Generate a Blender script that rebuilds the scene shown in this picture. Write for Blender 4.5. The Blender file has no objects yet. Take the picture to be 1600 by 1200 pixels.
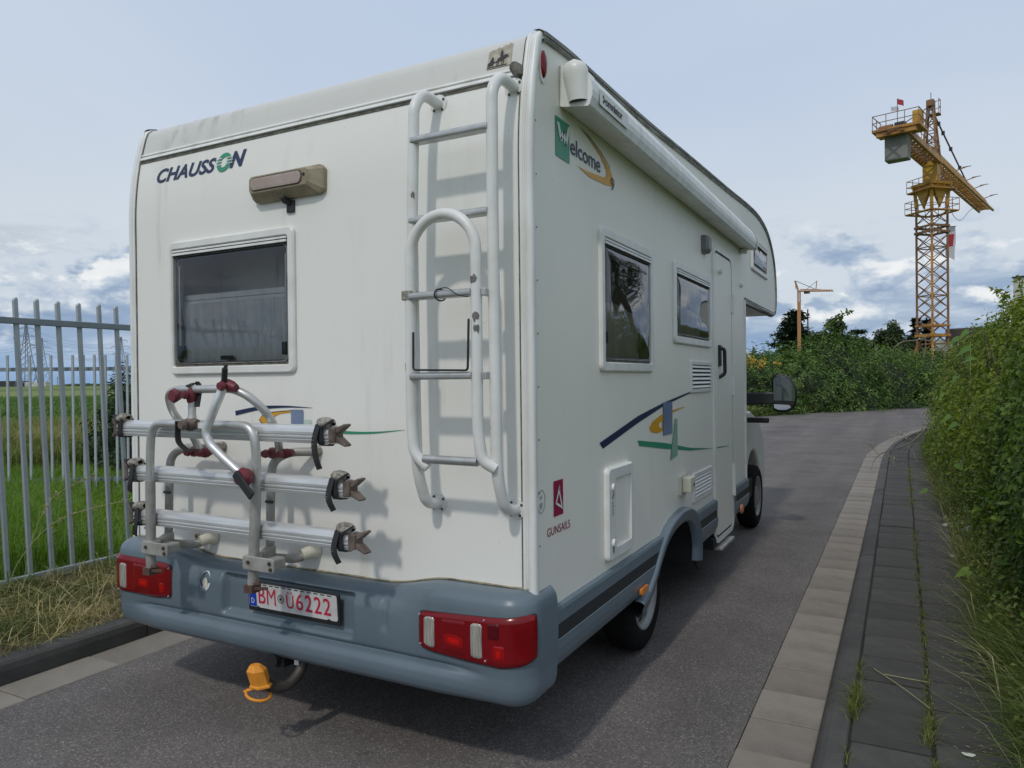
import bpy, bmesh, math, random
import numpy as np
from mathutils import Vector, Matrix

SC = bpy.context.scene
COL = SC.collection
RNG = np.random.default_rng(7)
random.seed(7)

# ------------------------------------------------------------------ camera
CAM_POS = Vector((2.4318, -2.5143, 1.5743))
YAW, PITCH, ROLL, FPX = -0.4870, -0.0061, -0.0106, 1148.5
cam_data = bpy.data.cameras.new("camera")
cam = bpy.data.objects.new("camera", cam_data)
COL.objects.link(cam)
cam_data.sensor_width = 36.0
cam_data.lens = FPX / 1600.0 * 36.0
cam_data.clip_start = 0.05
cam_data.clip_end = 6000.0
_c, _s = math.cos(YAW), math.sin(YAW)
_r = Vector((_c, -_s, 0)); _f = Vector((_s, _c, 0)); _u = Vector((0, 0, 1))
_fw = _f * math.cos(PITCH) + _u * math.sin(PITCH)
_u0 = -_f * math.sin(PITCH) + _u * math.cos(PITCH)
_r2 = _r * math.cos(ROLL) + _u0 * math.sin(ROLL)
_u2 = -_r * math.sin(ROLL) + _u0 * math.cos(ROLL)
_m = Matrix((_r2, _u2, -_fw)).transposed().to_4x4()
_m.translation = CAM_POS
cam.matrix_world = _m
SC.camera = cam

# ------------------------------------------------------------------ sky and sun
SUN_DIR = Vector((-0.05, 1.0, -1.18)).normalized()          # the way the light travels
SUN_EL = math.asin(-SUN_DIR.z)
world = bpy.data.worlds.new("World")
SC.world = world
world.use_nodes = True
WN, WL = world.node_tree.nodes, world.node_tree.links
WN.clear()


def wnode(t, **kw):
    n = WN.new(t)
    for k, v in kw.items():
        setattr(n, k, v)
    return n


def wmath(op, a, b=None, clamp=False):
    n = WN.new('ShaderNodeMath'); n.operation = op; n.use_clamp = clamp
    for i, v in enumerate((a, b)):
        if v is None:
            continue
        if isinstance(v, (int, float)):
            n.inputs[i].default_value = v
        else:
            WL.new(v, n.inputs[i])
    return n.outputs[0]


def wramp(fac, stops, interp='LINEAR'):
    n = WN.new('ShaderNodeValToRGB'); n.color_ramp.interpolation = interp
    cr = n.color_ramp
    while len(cr.elements) < len(stops):
        cr.elements.new(0.5)
    for e, (p, c) in zip(cr.elements, stops):
        e.position = p
        e.color = (*c, 1) if len(c) == 3 else c
    WL.new(fac, n.inputs[0])
    return n.outputs[0]


def wmix(fac, a, b):
    n = WN.new('ShaderNodeMix'); n.data_type = 'RGBA'
    if isinstance(fac, (int, float)):
        n.inputs['Factor'].default_value = fac
    else:
        WL.new(fac, n.inputs['Factor'])
    WL.new(a, n.inputs[6]); WL.new(b, n.inputs[7])
    return n.outputs[2]


def build_sky():
    tc = wnode('ShaderNodeTexCoord')
    sep = wnode('ShaderNodeSeparateXYZ')
    WL.new(tc.outputs['Generated'], sep.inputs[0])
    z = sep.outputs[2]
    sky = wnode('ShaderNodeTexSky', sky_type='NISHITA')
    sky.sun_disc = False
    sky.sun_elevation = SUN_EL
    sky.sun_rotation = math.radians(180)
    sky.air_density = 1.0; sky.dust_density = 2.0
    # thin high overcast, brighter low down, blue-grey overhead (colours are tenfold: background strength is 0.1)
    zc = wmath('MAXIMUM', z, 0.0)
    k = 10.0
    high = wramp(zc, [(0.0, (.50, .58, .69)), (.07, (.60, .66, .73)), (.20, (.62, .68, .75)), (.34, (.54, .63, .765)),
                      (.55, (.52, .62, .78)), (1.0, (.58, .66, .78))])
    hs = wnode('ShaderNodeMix'); hs.data_type = 'RGBA'; hs.blend_type = 'MULTIPLY'
    hs.inputs['Factor'].default_value = 1.0
    WL.new(high, hs.inputs[6]); hs.inputs[7].default_value = (k, k, k, 1)
    base = wmix(0.84, sky.outputs[0], hs.outputs[2])

    def noise(vec, scale, detail=6, rough=.55, dist=0.0):
        n = wnode('ShaderNodeTexNoise')
        n.inputs['Scale'].default_value = scale; n.inputs['Detail'].default_value = detail
        n.inputs['Roughness'].default_value = rough; n.inputs['Distortion'].default_value = dist
        WL.new(vec, n.inputs['Vector'])
        return n.outputs[0]

    def rgb(c):
        n = wnode('ShaderNodeRGB'); n.outputs[0].default_value = (c[0] * k, c[1] * k, c[2] * k, 1)
        return n.outputs[0]

    def mapped(scale, loc=(0, 0, 0)):
        n = wnode('ShaderNodeMapping'); n.inputs['Scale'].default_value = scale; n.inputs['Location'].default_value = loc
        WL.new(tc.outputs['Generated'], n.inputs['Vector'])
        return n.outputs[0]
    # soft pale sheets, seen on a flat layer overhead
    den = wmath('ADD', zc, 0.12)
    cx = wmath('DIVIDE', sep.outputs[0], den); cy = wmath('DIVIDE', sep.outputs[1], den)
    comb = wnode('ShaderNodeCombineXYZ')
    WL.new(cx, comb.inputs[0]); WL.new(cy, comb.inputs[1])
    soft = wramp(noise(comb.outputs[0], 0.5, 4, .5, .4), [(.40, (0, 0, 0)), (.74, (1, 1, 1))], 'EASE')
    base = wmix(wmath('MULTIPLY', soft, 0.34), base, rgb((.68, .73, .79)))
    # grey streaks between 5 and 15 degrees up
    streak = wramp(noise(mapped((3.0, 3.0, 15.0)), 1.25, 7, .62, .25), [(.53, (0, 0, 0)), (.68, (1, 1, 1))], 'EASE')
    band = wramp(zc, [(.07, (0, 0, 0)), (.12, (1, 1, 1)), (.19, (.75, .75, .75)), (.26, (0, 0, 0))])
    base = wmix(wmath('MULTIPLY', wmath('MULTIPLY', streak, band), .70), base, rgb((.41, .47, .55)))
    # far layer of the cumulus bank: a blue-grey sheet with a billowed upper edge
    nb = noise(mapped((3.2, 3.2, 5.0)), 2.2, 7, .55, .1)
    top = wmath('SUBTRACT', wmath('ADD', .128, wmath('MULTIPLY', wmath('SUBTRACT', nb, .5), .34)), zc)
    bank = wramp(wmath('MULTIPLY', top, 10.0), [(.0, (0, 0, 0)), (.22, (1, 1, 1))], 'EASE')
    lay = wramp(noise(mapped((2.6, 2.6, 15.0)), 2.4, 7, .6, .2), [(.30, (.20, .30, .47)), (.46, (.285, .385, .53)), (.58, (.40, .49, .61)), (.74, (.62, .68, .74))])
    lk = wnode('ShaderNodeMix'); lk.data_type = 'RGBA'; lk.blend_type = 'MULTIPLY'; lk.inputs['Factor'].default_value = 1.0
    WL.new(lay, lk.inputs[6]); lk.inputs[7].default_value = (k, k, k, 1)
    base = wmix(wmath('MULTIPLY', bank, .92), base, lk.outputs[2])
    # sunlit heads: billows lit on top, shaded below
    n3 = noise(mapped((3.4, 3.4, 6.4)), 3.3, 8, .56, .12)
    n3b = noise(mapped((3.4, 3.4, 6.4), (-.01, -.02, .11)), 3.3, 8, .56, .12)
    rng_ = wramp(zc, [(.0, (.0, .0, .0)), (.03, (.5, .5, .5)), (.07, (1, 1, 1)), (.14, (.95, .95, .95)), (.20, (0, 0, 0))])
    head = wramp(n3, [(.475, (0, 0, 0)), (.56, (1, 1, 1))], 'EASE')
    lit = wmath('ADD', wmath('MULTIPLY', wmath('SUBTRACT', n3, n3b), 3.2), .42)
    cum = wramp(lit, [(.10, (.27, .36, .51)), (.36, (.38, .47, .60)), (.58, (.56, .62, .70)), (.80, (.78, .81, .83)), (1.0, (.86, .87, .87))])
    cs = wnode('ShaderNodeMix'); cs.data_type = 'RGBA'; cs.blend_type = 'MULTIPLY'
    cs.inputs['Factor'].default_value = 1.0
    WL.new(cum, cs.inputs[6]); cs.inputs[7].default_value = (k, k, k, 1)
    base = wmix(wmath('MULTIPLY', wmath('MULTIPLY', head, rng_), .93), base, cs.outputs[2])
    # rain-blue air in the lowest degrees
    low = wramp(zc, [(0.0, (1, 1, 1)), (.03, (.8, .8, .8)), (.065, (0, 0, 0))])
    base = wmix(wmath('MULTIPLY', low, .68), base, rgb((.22, .37, .61)))
    bg = wnode('ShaderNodeBackground'); bg.inputs['Strength'].default_value = 0.107
    out = wnode('ShaderNodeOutputWorld')
    WL.new(base, bg.inputs[0]); WL.new(bg.outputs[0], out.inputs[0])


build_sky()
sun_data = bpy.data.lights.new("sun", 'SUN')
sun_data.energy = 1.25
sun_data.angle = math.radians(3.0)
sun_data.color = (1.0, .96, .89)
sun = bpy.data.objects.new("sun", sun_data)
COL.objects.link(sun)
sun.rotation_mode = 'QUATERNION'
sun.rotation_quaternion = SUN_DIR.to_track_quat('-Z', 'Y')
sun.location = (0, -20, 30)

SC.view_settings.view_transform = 'Standard'
SC.view_settings.look = 'None'
SC.view_settings.exposure = 0.0
SC.view_settings.gamma = 1.0
SC.view_settings.use_curve_mapping = False
SC.cycles.max_bounces = 8
SC.cycles.transparent_max_bounces = 24


# ------------------------------------------------------------------ materials
def new_mat(name):
    m = bpy.data.materials.new(name)
    m.use_nodes = True
    nt = m.node_tree
    b = nt.nodes.get('Principled BSDF')
    return m, nt, b


def mat(name, col, rough=.5, metal=0.0, col2=None, scale=8.0, amt=(.35, .65), bump=0.0, bscale=60.0, spec=.5, coat=0.0,
        stretch=(1, 1, 1), detail=5, col3=None, scale3=2.0, amt3=(.55, .75), bdist=.01, rand=0.0):
    m, nt, b = new_mat(name)
    N, L = nt.nodes, nt.links
    b.inputs['Roughness'].default_value = rough
    b.inputs['Metallic'].default_value = metal
    b.inputs['Specular IOR Level'].default_value = spec
    b.inputs['Coat Weight'].default_value = coat
    b.inputs['Base Color'].default_value = (*col, 1)
    tc = N.new('ShaderNodeTexCoord')

    def noise(sc, det=detail, st=stretch):
        mp = N.new('ShaderNodeMapping'); mp.inputs['Scale'].default_value = st
        L.new(tc.outputs['Object'], mp.inputs['Vector'])
        n = N.new('ShaderNodeTexNoise'); n.inputs['Scale'].default_value = sc; n.inputs['Detail'].default_value = det
        n.inputs['Roughness'].default_value = .6
        L.new(mp.outputs[0], n.inputs['Vector'])
        return n.outputs[0]

    def ramp(fac, a, lo, hi):
        r = N.new('ShaderNodeValToRGB')
        r.color_ramp.elements[0].position = a[0]; r.color_ramp.elements[1].position = a[1]
        r.color_ramp.elements[0].color = (*lo, 1); r.color_ramp.elements[1].color = (*hi, 1)
        L.new(fac, r.inputs[0])
        return r.outputs[0]
    if col2 is not None:
        c = ramp(noise(scale), amt, col, col2)
        if col3 is not None:
            f = ramp(noise(scale3, 6, (1, 1, 1)), amt3, (0, 0, 0), (1, 1, 1))
            mx = N.new('ShaderNodeMix'); mx.data_type = 'RGBA'
            L.new(f, mx.inputs['Factor']); L.new(c, mx.inputs[6]); mx.inputs[7].default_value = (*col3, 1)
            c = mx.outputs[2]
        if rand > 0:
            oi = N.new('ShaderNodeObjectInfo'); mr = N.new('ShaderNodeMapRange')
            mr.inputs[3].default_value = 1 - rand; mr.inputs[4].default_value = 1 + rand
            L.new(oi.outputs['Random'], mr.inputs[0])
            hv = N.new('ShaderNodeHueSaturation'); L.new(mr.outputs[0], hv.inputs['Value']); L.new(c, hv.inputs['Color']); c = hv.outputs[0]
        L.new(c, b.inputs['Base Color'])
    if bump > 0:
        bp = N.new('ShaderNodeBump'); bp.inputs['Strength'].default_value = bump; bp.inputs['Distance'].default_value = bdist
        L.new(noise(bscale, 4, (1, 1, 1)), bp.inputs['Height'])
        L.new(bp.outputs[0], b.inputs['Normal'])
    return m


def mat_leaf(name, c1, c2, c3, rough=.5, trans=.25, spec=.35):
    """leaf surface; the mesh attribute 'tint' picks the leaf's own colour"""
    m, nt, b = new_mat(name)
    N, L = nt.nodes, nt.links
    at = N.new('ShaderNodeAttribute'); at.attribute_name = 'tint'
    r = N.new('ShaderNodeValToRGB')
    r.color_ramp.elements[0].color = (*c1, 1); r.color_ramp.elements[1].color = (*c3, 1)
    e = r.color_ramp.elements.new(.5); e.color = (*c2, 1)
    L.new(at.outputs['Fac'], r.inputs[0])
    L.new(r.outputs[0], b.inputs['Base Color'])
    b.inputs['Roughness'].default_value = rough
    b.inputs['Specular IOR Level'].default_value = spec
    tr = N.new('ShaderNodeBsdfTranslucent')
    hs = N.new('ShaderNodeHueSaturation'); hs.inputs['Saturation'].default_value = 1.15; hs.inputs['Value'].default_value = 1.5
    L.new(r.outputs[0], hs.inputs['Color']); L.new(hs.outputs[0], tr.inputs['Color'])
    mx = N.new('ShaderNodeMixShader'); mx.inputs[0].default_value = trans
    out = N.get('Material Output')
    L.new(b.outputs[0], mx.inputs[1]); L.new(tr.outputs[0], mx.inputs[2]); L.new(mx.outputs[0], out.inputs[0])
    return m


def mat_panel(name, base, stain, streak=.5):
    """painted sandwich panel: vertical dirt streaks, faint patches, tiny specks"""
    m, nt, b = new_mat(name)
    N, L = nt.nodes, nt.links
    b.inputs['Roughness'].default_value = .42
    b.inputs['Specular IOR Level'].default_value = .35
    tc = N.new('ShaderNodeTexCoord')

    def noise(sc, st, det=5, rough=.6):
        mp = N.new('ShaderNodeMapping'); mp.inputs['Scale'].default_value = st
        L.new(tc.outputs['Object'], mp.inputs['Vector'])
        n = N.new('ShaderNodeTexNoise'); n.inputs['Scale'].default_value = sc; n.inputs['Detail'].default_value = det
        n.inputs['Roughness'].default_value = rough
        L.new(mp.outputs[0], n.inputs['Vector'])
        return n.outputs[0]

    def rmp(f, a, b_):
        r = N.new('ShaderNodeMapRange'); r.inputs[1].default_value = a; r.inputs[2].default_value = b_; r.interpolation_type = 'SMOOTHSTEP'
        L.new(f, r.inputs[0]); return r.outputs[0]

    def mul(f, k):
        x = N.new('ShaderNodeMath'); x.operation = 'MULTIPLY'; L.new(f, x.inputs[0])
        if isinstance(k, (int, float)):
            x.inputs[1].default_value = k
        else:
            L.new(k, x.inputs[1])
        return x.outputs[0]

    def mix(f, a, c):
        x = N.new('ShaderNodeMix'); x.data_type = 'RGBA'; L.new(f, x.inputs['Factor'])
        if isinstance(a, tuple):
            x.inputs[6].default_value = (*a, 1)
        else:
            L.new(a, x.inputs[6])
        x.inputs[7].default_value = (*c, 1)
        return x.outputs[2]
    st = rmp(noise(9, (1, 1, .09), 6, .65), .50, .78)
    pt = rmp(noise(1.6, (1, 1, 1)), .42, .70)
    c = mix(mul(mul(st, pt), streak), base, stain)
    c = mix(mul(rmp(noise(3.0, (1, 1, .5), 7, .7), .5, .8), .16), c, tuple(v * .80 for v in base))
    sp = rmp(noise(70, (1, 1, .8), 2, .5), .74, .77)
    c = mix(mul(sp, .38), c, (.16, .14, .10))
    L.new(c, b.inputs['Base Color'])
    bp = N.new('ShaderNodeBump'); bp.inputs['Strength'].default_value = .05; bp.inputs['Distance'].default_value = .02
    L.new(noise(2.2, (1, 1, 1), 2), bp.inputs['Height']); L.new(bp.outputs[0], b.inputs['Normal'])
    return m


def mat_glass(name, tint, fac=.25):
    m, nt, b = new_mat(name)
    N, L = nt.nodes, nt.links
    N.remove(b)
    tr = N.new('ShaderNodeBsdfTransparent'); tr.inputs[0].default_value = (*tint, 1)
    gl = N.new('ShaderNodeBsdfGlossy'); gl.inputs['Roughness'].default_value = .025; gl.inputs['Color'].default_value = (.9, .9, .92, 1)
    lw = N.new('ShaderNodeFresnel'); lw.inputs['IOR'].default_value = 1.5
    ad = N.new('ShaderNodeMath'); ad.operation = 'ADD'; ad.inputs[1].default_value = fac; ad.use_clamp = True
    L.new(lw.outputs[0], ad.inputs[0])
    mx = N.new('ShaderNodeMixShader')
    L.new(ad.outputs[0], mx.inputs[0]); L.new(tr.outputs[0], mx.inputs[1]); L.new(gl.outputs[0], mx.inputs[2])
    tc = N.new('ShaderNodeTexCoord'); ns = N.new('ShaderNodeTexNoise'); ns.inputs['Scale'].default_value = 2.6; ns.inputs['Detail'].default_value = 1
    L.new(tc.outputs['Object'], ns.inputs['Vector'])
    bp = N.new('ShaderNodeBump'); bp.inputs['Strength'].default_value = .35; bp.inputs['Distance'].default_value = .02
    L.new(ns.outputs[0], bp.inputs['Height']); L.new(bp.outputs[0], gl.inputs['Normal'])
    L.new(mx.outputs[0], N['Material Output'].inputs[0])
    return m


def mat_asphalt():
    m, nt, b = new_mat('asphalt')
    N, L = nt.nodes, nt.links
    tc = N.new('ShaderNodeTexCoord')

    def noise(sc, det=3, rough=.6):
        n = N.new('ShaderNodeTexNoise'); n.inputs['Scale'].default_value = sc; n.inputs['Detail'].default_value = det
        n.inputs['Roughness'].default_value = rough
        L.new(tc.outputs['Object'], n.inputs['Vector']); return n.outputs[0]
    v = N.new('ShaderNodeTexVoronoi'); v.inputs['Scale'].default_value = 165
    L.new(tc.outputs['Object'], v.inputs['Vector'])
    sepc = N.new('ShaderNodeSeparateColor'); L.new(v.outputs['Color'], sepc.inputs[0])
    r = N.new('ShaderNodeValToRGB')
    cr = r.color_ramp
    cr.elements[0].color = (.108, .096, .089, 1); cr.elements[1].position = .97; cr.elements[1].color = (.31, .28, .26, 1)
    for p, c in ((.45, (.136, .122, .114)), (.78, (.177, .160, .149)), (.92, (.22, .198, .184))):
        e = cr.elements.new(p); e.color = (*c, 1)
    L.new(sepc.outputs[0], r.inputs[0])
    big = N.new('ShaderNodeMapRange'); big.inputs[1].default_value = .3; big.inputs[2].default_value = .7
    big.inputs[3].default_value = .72; big.inputs[4].default_value = 1.22
    L.new(noise(.9, 6, .65), big.inputs[0])
    mx = N.new('ShaderNodeMix'); mx.data_type = 'RGBA'; mx.blend_type = 'MULTIPLY'; mx.inputs['Factor'].default_value = 1
    L.new(r.outputs[0], mx.inputs[6])
    cc = N.new('ShaderNodeCombineColor')
    for i in range(3):
        L.new(big.outputs[0], cc.inputs[i])
    L.new(cc.outputs[0], mx.inputs[7])
    # faint wheel-polished lanes running with the road
    mpl = N.new('ShaderNodeMapping'); mpl.inputs['Scale'].default_value = (1.0, .05, 1.0); L.new(tc.outputs['Object'], mpl.inputs['Vector'])
    nl_ = N.new('ShaderNodeTexNoise'); nl_.inputs['Scale'].default_value = 1.5; nl_.inputs['Detail'].default_value = 3; L.new(mpl.outputs[0], nl_.inputs['Vector'])
    ml_ = N.new('ShaderNodeMapRange'); ml_.inputs[1].default_value = .35; ml_.inputs[2].default_value = .65; ml_.inputs[3].default_value = .86; ml_.inputs[4].default_value = 1.10; L.new(nl_.outputs[0], ml_.inputs[0])
    # a few oil drips and dark stains
    os_ = N.new('ShaderNodeMapRange'); os_.inputs[1].default_value = .70; os_.inputs[2].default_value = .76; os_.inputs[3].default_value = 1.0; os_.inputs[4].default_value = .62; L.new(noise(3.4, 3, .5), os_.inputs[0])
    mm_ = N.new('ShaderNodeMath'); mm_.operation = 'MULTIPLY'; L.new(ml_.outputs[0], mm_.inputs[0]); L.new(os_.outputs[0], mm_.inputs[1])
    hv_ = N.new('ShaderNodeHueSaturation'); L.new(mm_.outputs[0], hv_.inputs['Value']); L.new(mx.outputs[2], hv_.inputs['Color'])
    # dusty reddish tinge in patches
    rd = N.new('ShaderNodeMapRange'); rd.inputs[1].default_value = .5; rd.inputs[2].default_value = .72; rd.inputs[4].default_value = .35
    L.new(noise(2.3, 4), rd.inputs[0])
    m2 = N.new('ShaderNodeMix'); m2.data_type = 'RGBA'; L.new(rd.outputs[0], m2.inputs['Factor'])
    L.new(hv_.outputs[0], m2.inputs[6]); m2.inputs[7].default_value = (.184, .154, .142, 1)
    L.new(m2.outputs[2], b.inputs['Base Color'])
    b.inputs['Roughness'].default_value = .82
    b.inputs['Specular IOR Level'].default_value = .3
    bp = N.new('ShaderNodeBump'); bp.inputs['Strength'].default_value = .8; bp.inputs['Distance'].default_value = .004
    L.new(sepc.outputs[1], bp.inputs['Height']); L.new(bp.outputs[0], b.inputs['Normal'])
    return m


def mat_field():
    m, nt, b = new_mat('field')
    N, L = nt.nodes, nt.links
    tc = N.new('ShaderNodeTexCoord')

    def noise(sc, st=(1, 1, 1), det=5):
        mp = N.new('ShaderNodeMapping'); mp.inputs['Scale'].default_value = st
        L.new(tc.outputs['Object'], mp.inputs['Vector'])
        n = N.new('ShaderNodeTexNoise'); n.inputs['Scale'].default_value = sc; n.inputs['Detail'].default_value = det
        L.new(mp.outputs[0], n.inputs['Vector']); return n.outputs[0]
    r = N.new('ShaderNodeValToRGB'); cr = r.color_ramp
    cr.elements[0].position = .36; cr.elements[0].color = (.065, .12, .022, 1)
    cr.elements[1].position = .66; cr.elements[1].color = (.11, .18, .042, 1)
    L.new(noise(1.4, det=7), r.inputs[0])
    # broad strips of other crops farther out
    r2 = N.new('ShaderNodeValToRGB'); r2.color_ramp.interpolation = 'CONSTANT'; c2 = r2.color_ramp
    c2.elements[0].color = (0, 0, 0, 1); c2.elements[1].position = .5; c2.elements[1].color = (1, 1, 1, 1)
    sp = N.new('ShaderNodeSeparateXYZ'); L.new(tc.outputs['Object'], sp.inputs[0])
    dn = N.new('ShaderNodeVectorMath'); dn.operation = 'DOT_PRODUCT'; dn.inputs[1].default_value = (-.86, .51, 0)
    L.new(tc.outputs['Object'], dn.inputs[0])
    mr = N.new('ShaderNodeMapRange'); mr.inputs[1].default_value = 0; mr.inputs[2].default_value = 400
    L.new(dn.outputs['Value'], mr.inputs[0])
    c3 = N.new('ShaderNodeValToRGB'); c3.color_ramp.interpolation = 'CONSTANT'
    e = c3.color_ramp
    e.elements[0].color = (0, 0, 0, 1); e.elements[1].position = .155; e.elements[1].color = (1, 1, 1, 1)
    for p, v in ((.19, .25), (.30, .8), (.52, .15), (.75, .6)):
        q = e.elements.new(p); q.color = (v, v, v, 1)
    L.new(mr.outputs[0], c3.inputs[0])
    mx = N.new('ShaderNodeMix'); mx.data_type = 'RGBA'
    L.new(c3.outputs[0], mx.inputs['Factor']); L.new(r.outputs[0], mx.inputs[6]); mx.inputs[7].default_value = (.20, .225, .085, 1)
    L.new(mx.outputs[2], b.inputs['Base Color'])
    b.inputs['Roughness'].default_value = .9
    b.inputs['Specular IOR Level'].default_value = .1
    return m


def mat_rear():
    return mat_panel('rear_paint', (.80, .788, .735), (.45, .40, .30), .6)


M = {}
M['rear'] = mat_rear()
M['side'] = mat_panel('side_paint', (.82, .79, .70), (.50, .48, .42), .30)
M['cap'] = mat_panel('cap_paint', (.61, .60, .56), (.20, .185, .145), 1.0)
M['trim'] = mat('white_trim', (.78, .78, .75), .38, col2=(.62, .61, .56), scale=14, amt=(.45, .75), stretch=(1, 1, .2))
M['white'] = mat('white_plastic', (.76, .76, .73), .35, col2=(.68, .67, .62), scale=9)
M['cream'] = mat('cream_plastic', (.66, .63, .52), .45, col2=(.60, .57, .46), scale=12)
M['tan'] = mat('aged_plastic', (.34, .285, .19), .55, col2=(.22, .18, .115), scale=18, bump=.15, bscale=90)
M['seal'] = mat('black_seal', (.02, .02, .02), .6)
M['grime'] = mat('grimy_sealant', (.06, .055, .045), .8, col2=(.16, .15, .12), scale=30)
M['bumper'] = mat('bluegrey_plastic', (.110, .148, .176), .36, col2=(.132, .172, .200), scale=3.0, spec=.5, col3=(.105, .140, .160), scale3=7, amt3=(.6, .8))
M['band'] = mat('dark_rub_strip', (.020, .024, .027), .5)
M['black'] = mat('black_plastic', (.016, .016, .017), .45)
M['under'] = mat('underbody', (.012, .012, .012), .9)
M['rubber'] = mat('tyre_rubber', (.010, .010, .010), .95, col2=(.016, .015, .0145), scale=20, spec=.15)
M['rim'] = mat('wheel_silver', (.36, .36, .355), .45, .3, col2=(.27, .265, .25), scale=12)
M['alu'] = mat('anodised_aluminium', (.74, .745, .74), .34, .55, col2=(.62, .62, .61), scale=25, stretch=(.15, 1, 1))
M['alutube'] = mat('worn_aluminium_tube', (.58, .58, .57), .40, .6, col2=(.46, .455, .43), scale=16)
M['greytube'] = mat('grey_painted_tube', (.40, .39, .365), .48, .2, col2=(.29, .28, .25), scale=14)
M['ladder'] = mat('white_coated_tube', (.74, .74, .715), .4, col2=(.66, .65, .61), scale=9, col3=(.33, .31, .27), scale3=9, amt3=(.68, .74))
M['rung'] = mat('rung_aluminium', (.52, .53, .52), .42, .7, col2=(.42, .42, .41), scale=20)
M['burgundy'] = mat('burgundy_plastic', (.175, .022, .034), .45, col2=(.12, .018, .026), scale=16)
M['brown'] = mat('weathered_brown_plastic', (.085, .062, .052), .65, col2=(.17, .13, .105), scale=22)
M['strap'] = mat('black_strap', (.02, .02, .021), .6)
M['buckle'] = mat('weathered_grey_buckle', (.36, .335, .29), .7, col2=(.13, .115, .095), scale=60, amt=(.4, .6))
M['red'] = mat('red_lens', (.155, .002, .005), .2, coat=.06, col2=(.19, .003, .006), scale=8, spec=.35)
M['redlit'] = mat('bright_red_glow', (.72, .008, .006), .25, coat=.1, spec=.3)
M['reddark'] = mat('deep_red_lens', (.085, .002, .006), .16, coat=.1, spec=.3)
M['clear'] = mat('clear_lens', (.50, .48, .42), .18, .25, col2=(.24, .225, .195), scale=30, stretch=(6, 1, .35), coat=.5)
M['amber'] = mat('amber_lens', (.62, .19, .015), .2, coat=.5)
M['orange'] = mat('orange_rubber', (.78, .30, .025), .5, col2=(.68, .25, .02), scale=20)
M['rust'] = mat('greasy_steel', (.085, .070, .058), .55, .3, col2=(.05, .042, .036), scale=25)
M['navy'] = mat('navy_print', (.012, .024, .075), .4)
M['steelblue'] = mat('steel_blue_print', (.12, .17, .29), .4, col2=(.21, .27, .39), scale=2.6)
M['green'] = mat('green_print', (.035, .27, .155), .4)
M['greenfade'] = mat('pale_green_print', (.10, .33, .22), .4, col2=(.34, .47, .40), scale=3)
M['mint'] = mat('mint_print', (.50, .61, .54), .4)
M['yellow'] = mat('yellow_print', (.66, .33, .015), .4)
M['crimson'] = mat('crimson_print', (.30, .010, .055), .4)
M['paper'] = mat('white_sticker', (.72, .72, .70), .45)
M['stickertan'] = mat('weathered_sticker', (.33, .29, .215), .6, col2=(.46, .42, .34), scale=30, amt=(.42, .58))
M['ink'] = mat('black_ink', (.012, .012, .012), .5)
M['greyink'] = mat('grey_ink', (.36, .37, .37), .5)
M['blueink'] = mat('blue_ink', (.05, .05, .32), .5)
M['plate'] = mat('plate_white', (.62, .62, .61), .35, col2=(.52, .51, .49), scale=25)
M['plateblue'] = mat('plate_blue', (.010, .050, .38), .35)
M['platered'] = mat('plate_red', (.50, .02, .06), .4)
M['glass'] = mat_glass('acrylic_pane', (.86, .87, .88), .01)
M['sideglass'] = mat_glass('smoked_acrylic_pane', (.74, .73, .70), .03)
M['cabglass'] = mat_glass('cab_glass', (.12, .13, .13), .12)
M['mirror'] = mat('mirror_glass', (.27, .285, .30), .04, 1.0)
M['interior'] = mat('interior_lining', (.46, .45, .43), .8)
M['blind'] = mat('folded_blind', (.66, .66, .65), .8, col2=(.54, .54, .53), scale=5, stretch=(4, 1, .6))
M['asphalt'] = mat_asphalt()
M['gutter'] = mat('gutter_concrete', (.215, .186, .154), .85, col2=(.262, .229, .192), scale=5, bump=.5, bscale=130, bdist=.004, col3=(.13, .112, .092), scale3=2.2, amt3=(.5, .75), rand=.13)
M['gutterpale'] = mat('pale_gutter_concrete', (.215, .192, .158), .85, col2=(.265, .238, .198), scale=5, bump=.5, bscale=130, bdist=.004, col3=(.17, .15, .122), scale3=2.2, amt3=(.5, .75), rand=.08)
M['kerb'] = mat('kerb_concrete', (.056, .053, .049), .85, col2=(.082, .078, .072), scale=6, bump=.5, bscale=140, bdist=.004, col3=(.05, .048, .043), scale3=1.6, amt3=(.5, .7), rand=.13)
M['slab'] = mat('paving_concrete', (.049, .0465, .042), .88, col2=(.073, .069, .062), scale=8, bump=.6, bscale=150, bdist=.004, col3=(.050, .046, .040), scale3=1.7, amt3=(.5, .7), rand=.13)
M['joint'] = mat('joint_dirt', (.022, .020, .015), .95, col2=(.035, .032, .020), scale=20)
M['soil'] = mat('soil', (.075, .058, .036), .95, col2=(.12, .095, .055), scale=9, bump=.8, bscale=35, bdist=.02, col3=(.05, .06, .02), scale3=2.5)
M['turf'] = mat('turf', (.045, .075, .018), .95, col2=(.07, .10, .03), scale=5)
M['path'] = mat('gravel_path', (.20, .185, .155), .9, col2=(.26, .24, .205), scale=6)
M['field'] = mat_field()
M['galv'] = mat('galvanised_steel', (.35, .39, .41), .5, .15, col2=(.43, .465, .48), scale=7, col3=(.44, .455, .455), scale3=24, amt3=(.6, .8))
M['galvrail'] = mat('galvanised_rail', (.20, .23, .25), .5, .2, col2=(.25, .28, .30), scale=7)
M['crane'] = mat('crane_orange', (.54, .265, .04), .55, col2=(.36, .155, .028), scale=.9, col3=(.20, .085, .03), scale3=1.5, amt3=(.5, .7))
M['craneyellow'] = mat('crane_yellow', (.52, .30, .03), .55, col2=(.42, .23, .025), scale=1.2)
M['cranedark'] = mat('crane_rusty_steel', (.25, .125, .045), .65, col2=(.18, .095, .042), scale=1.5)
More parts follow.
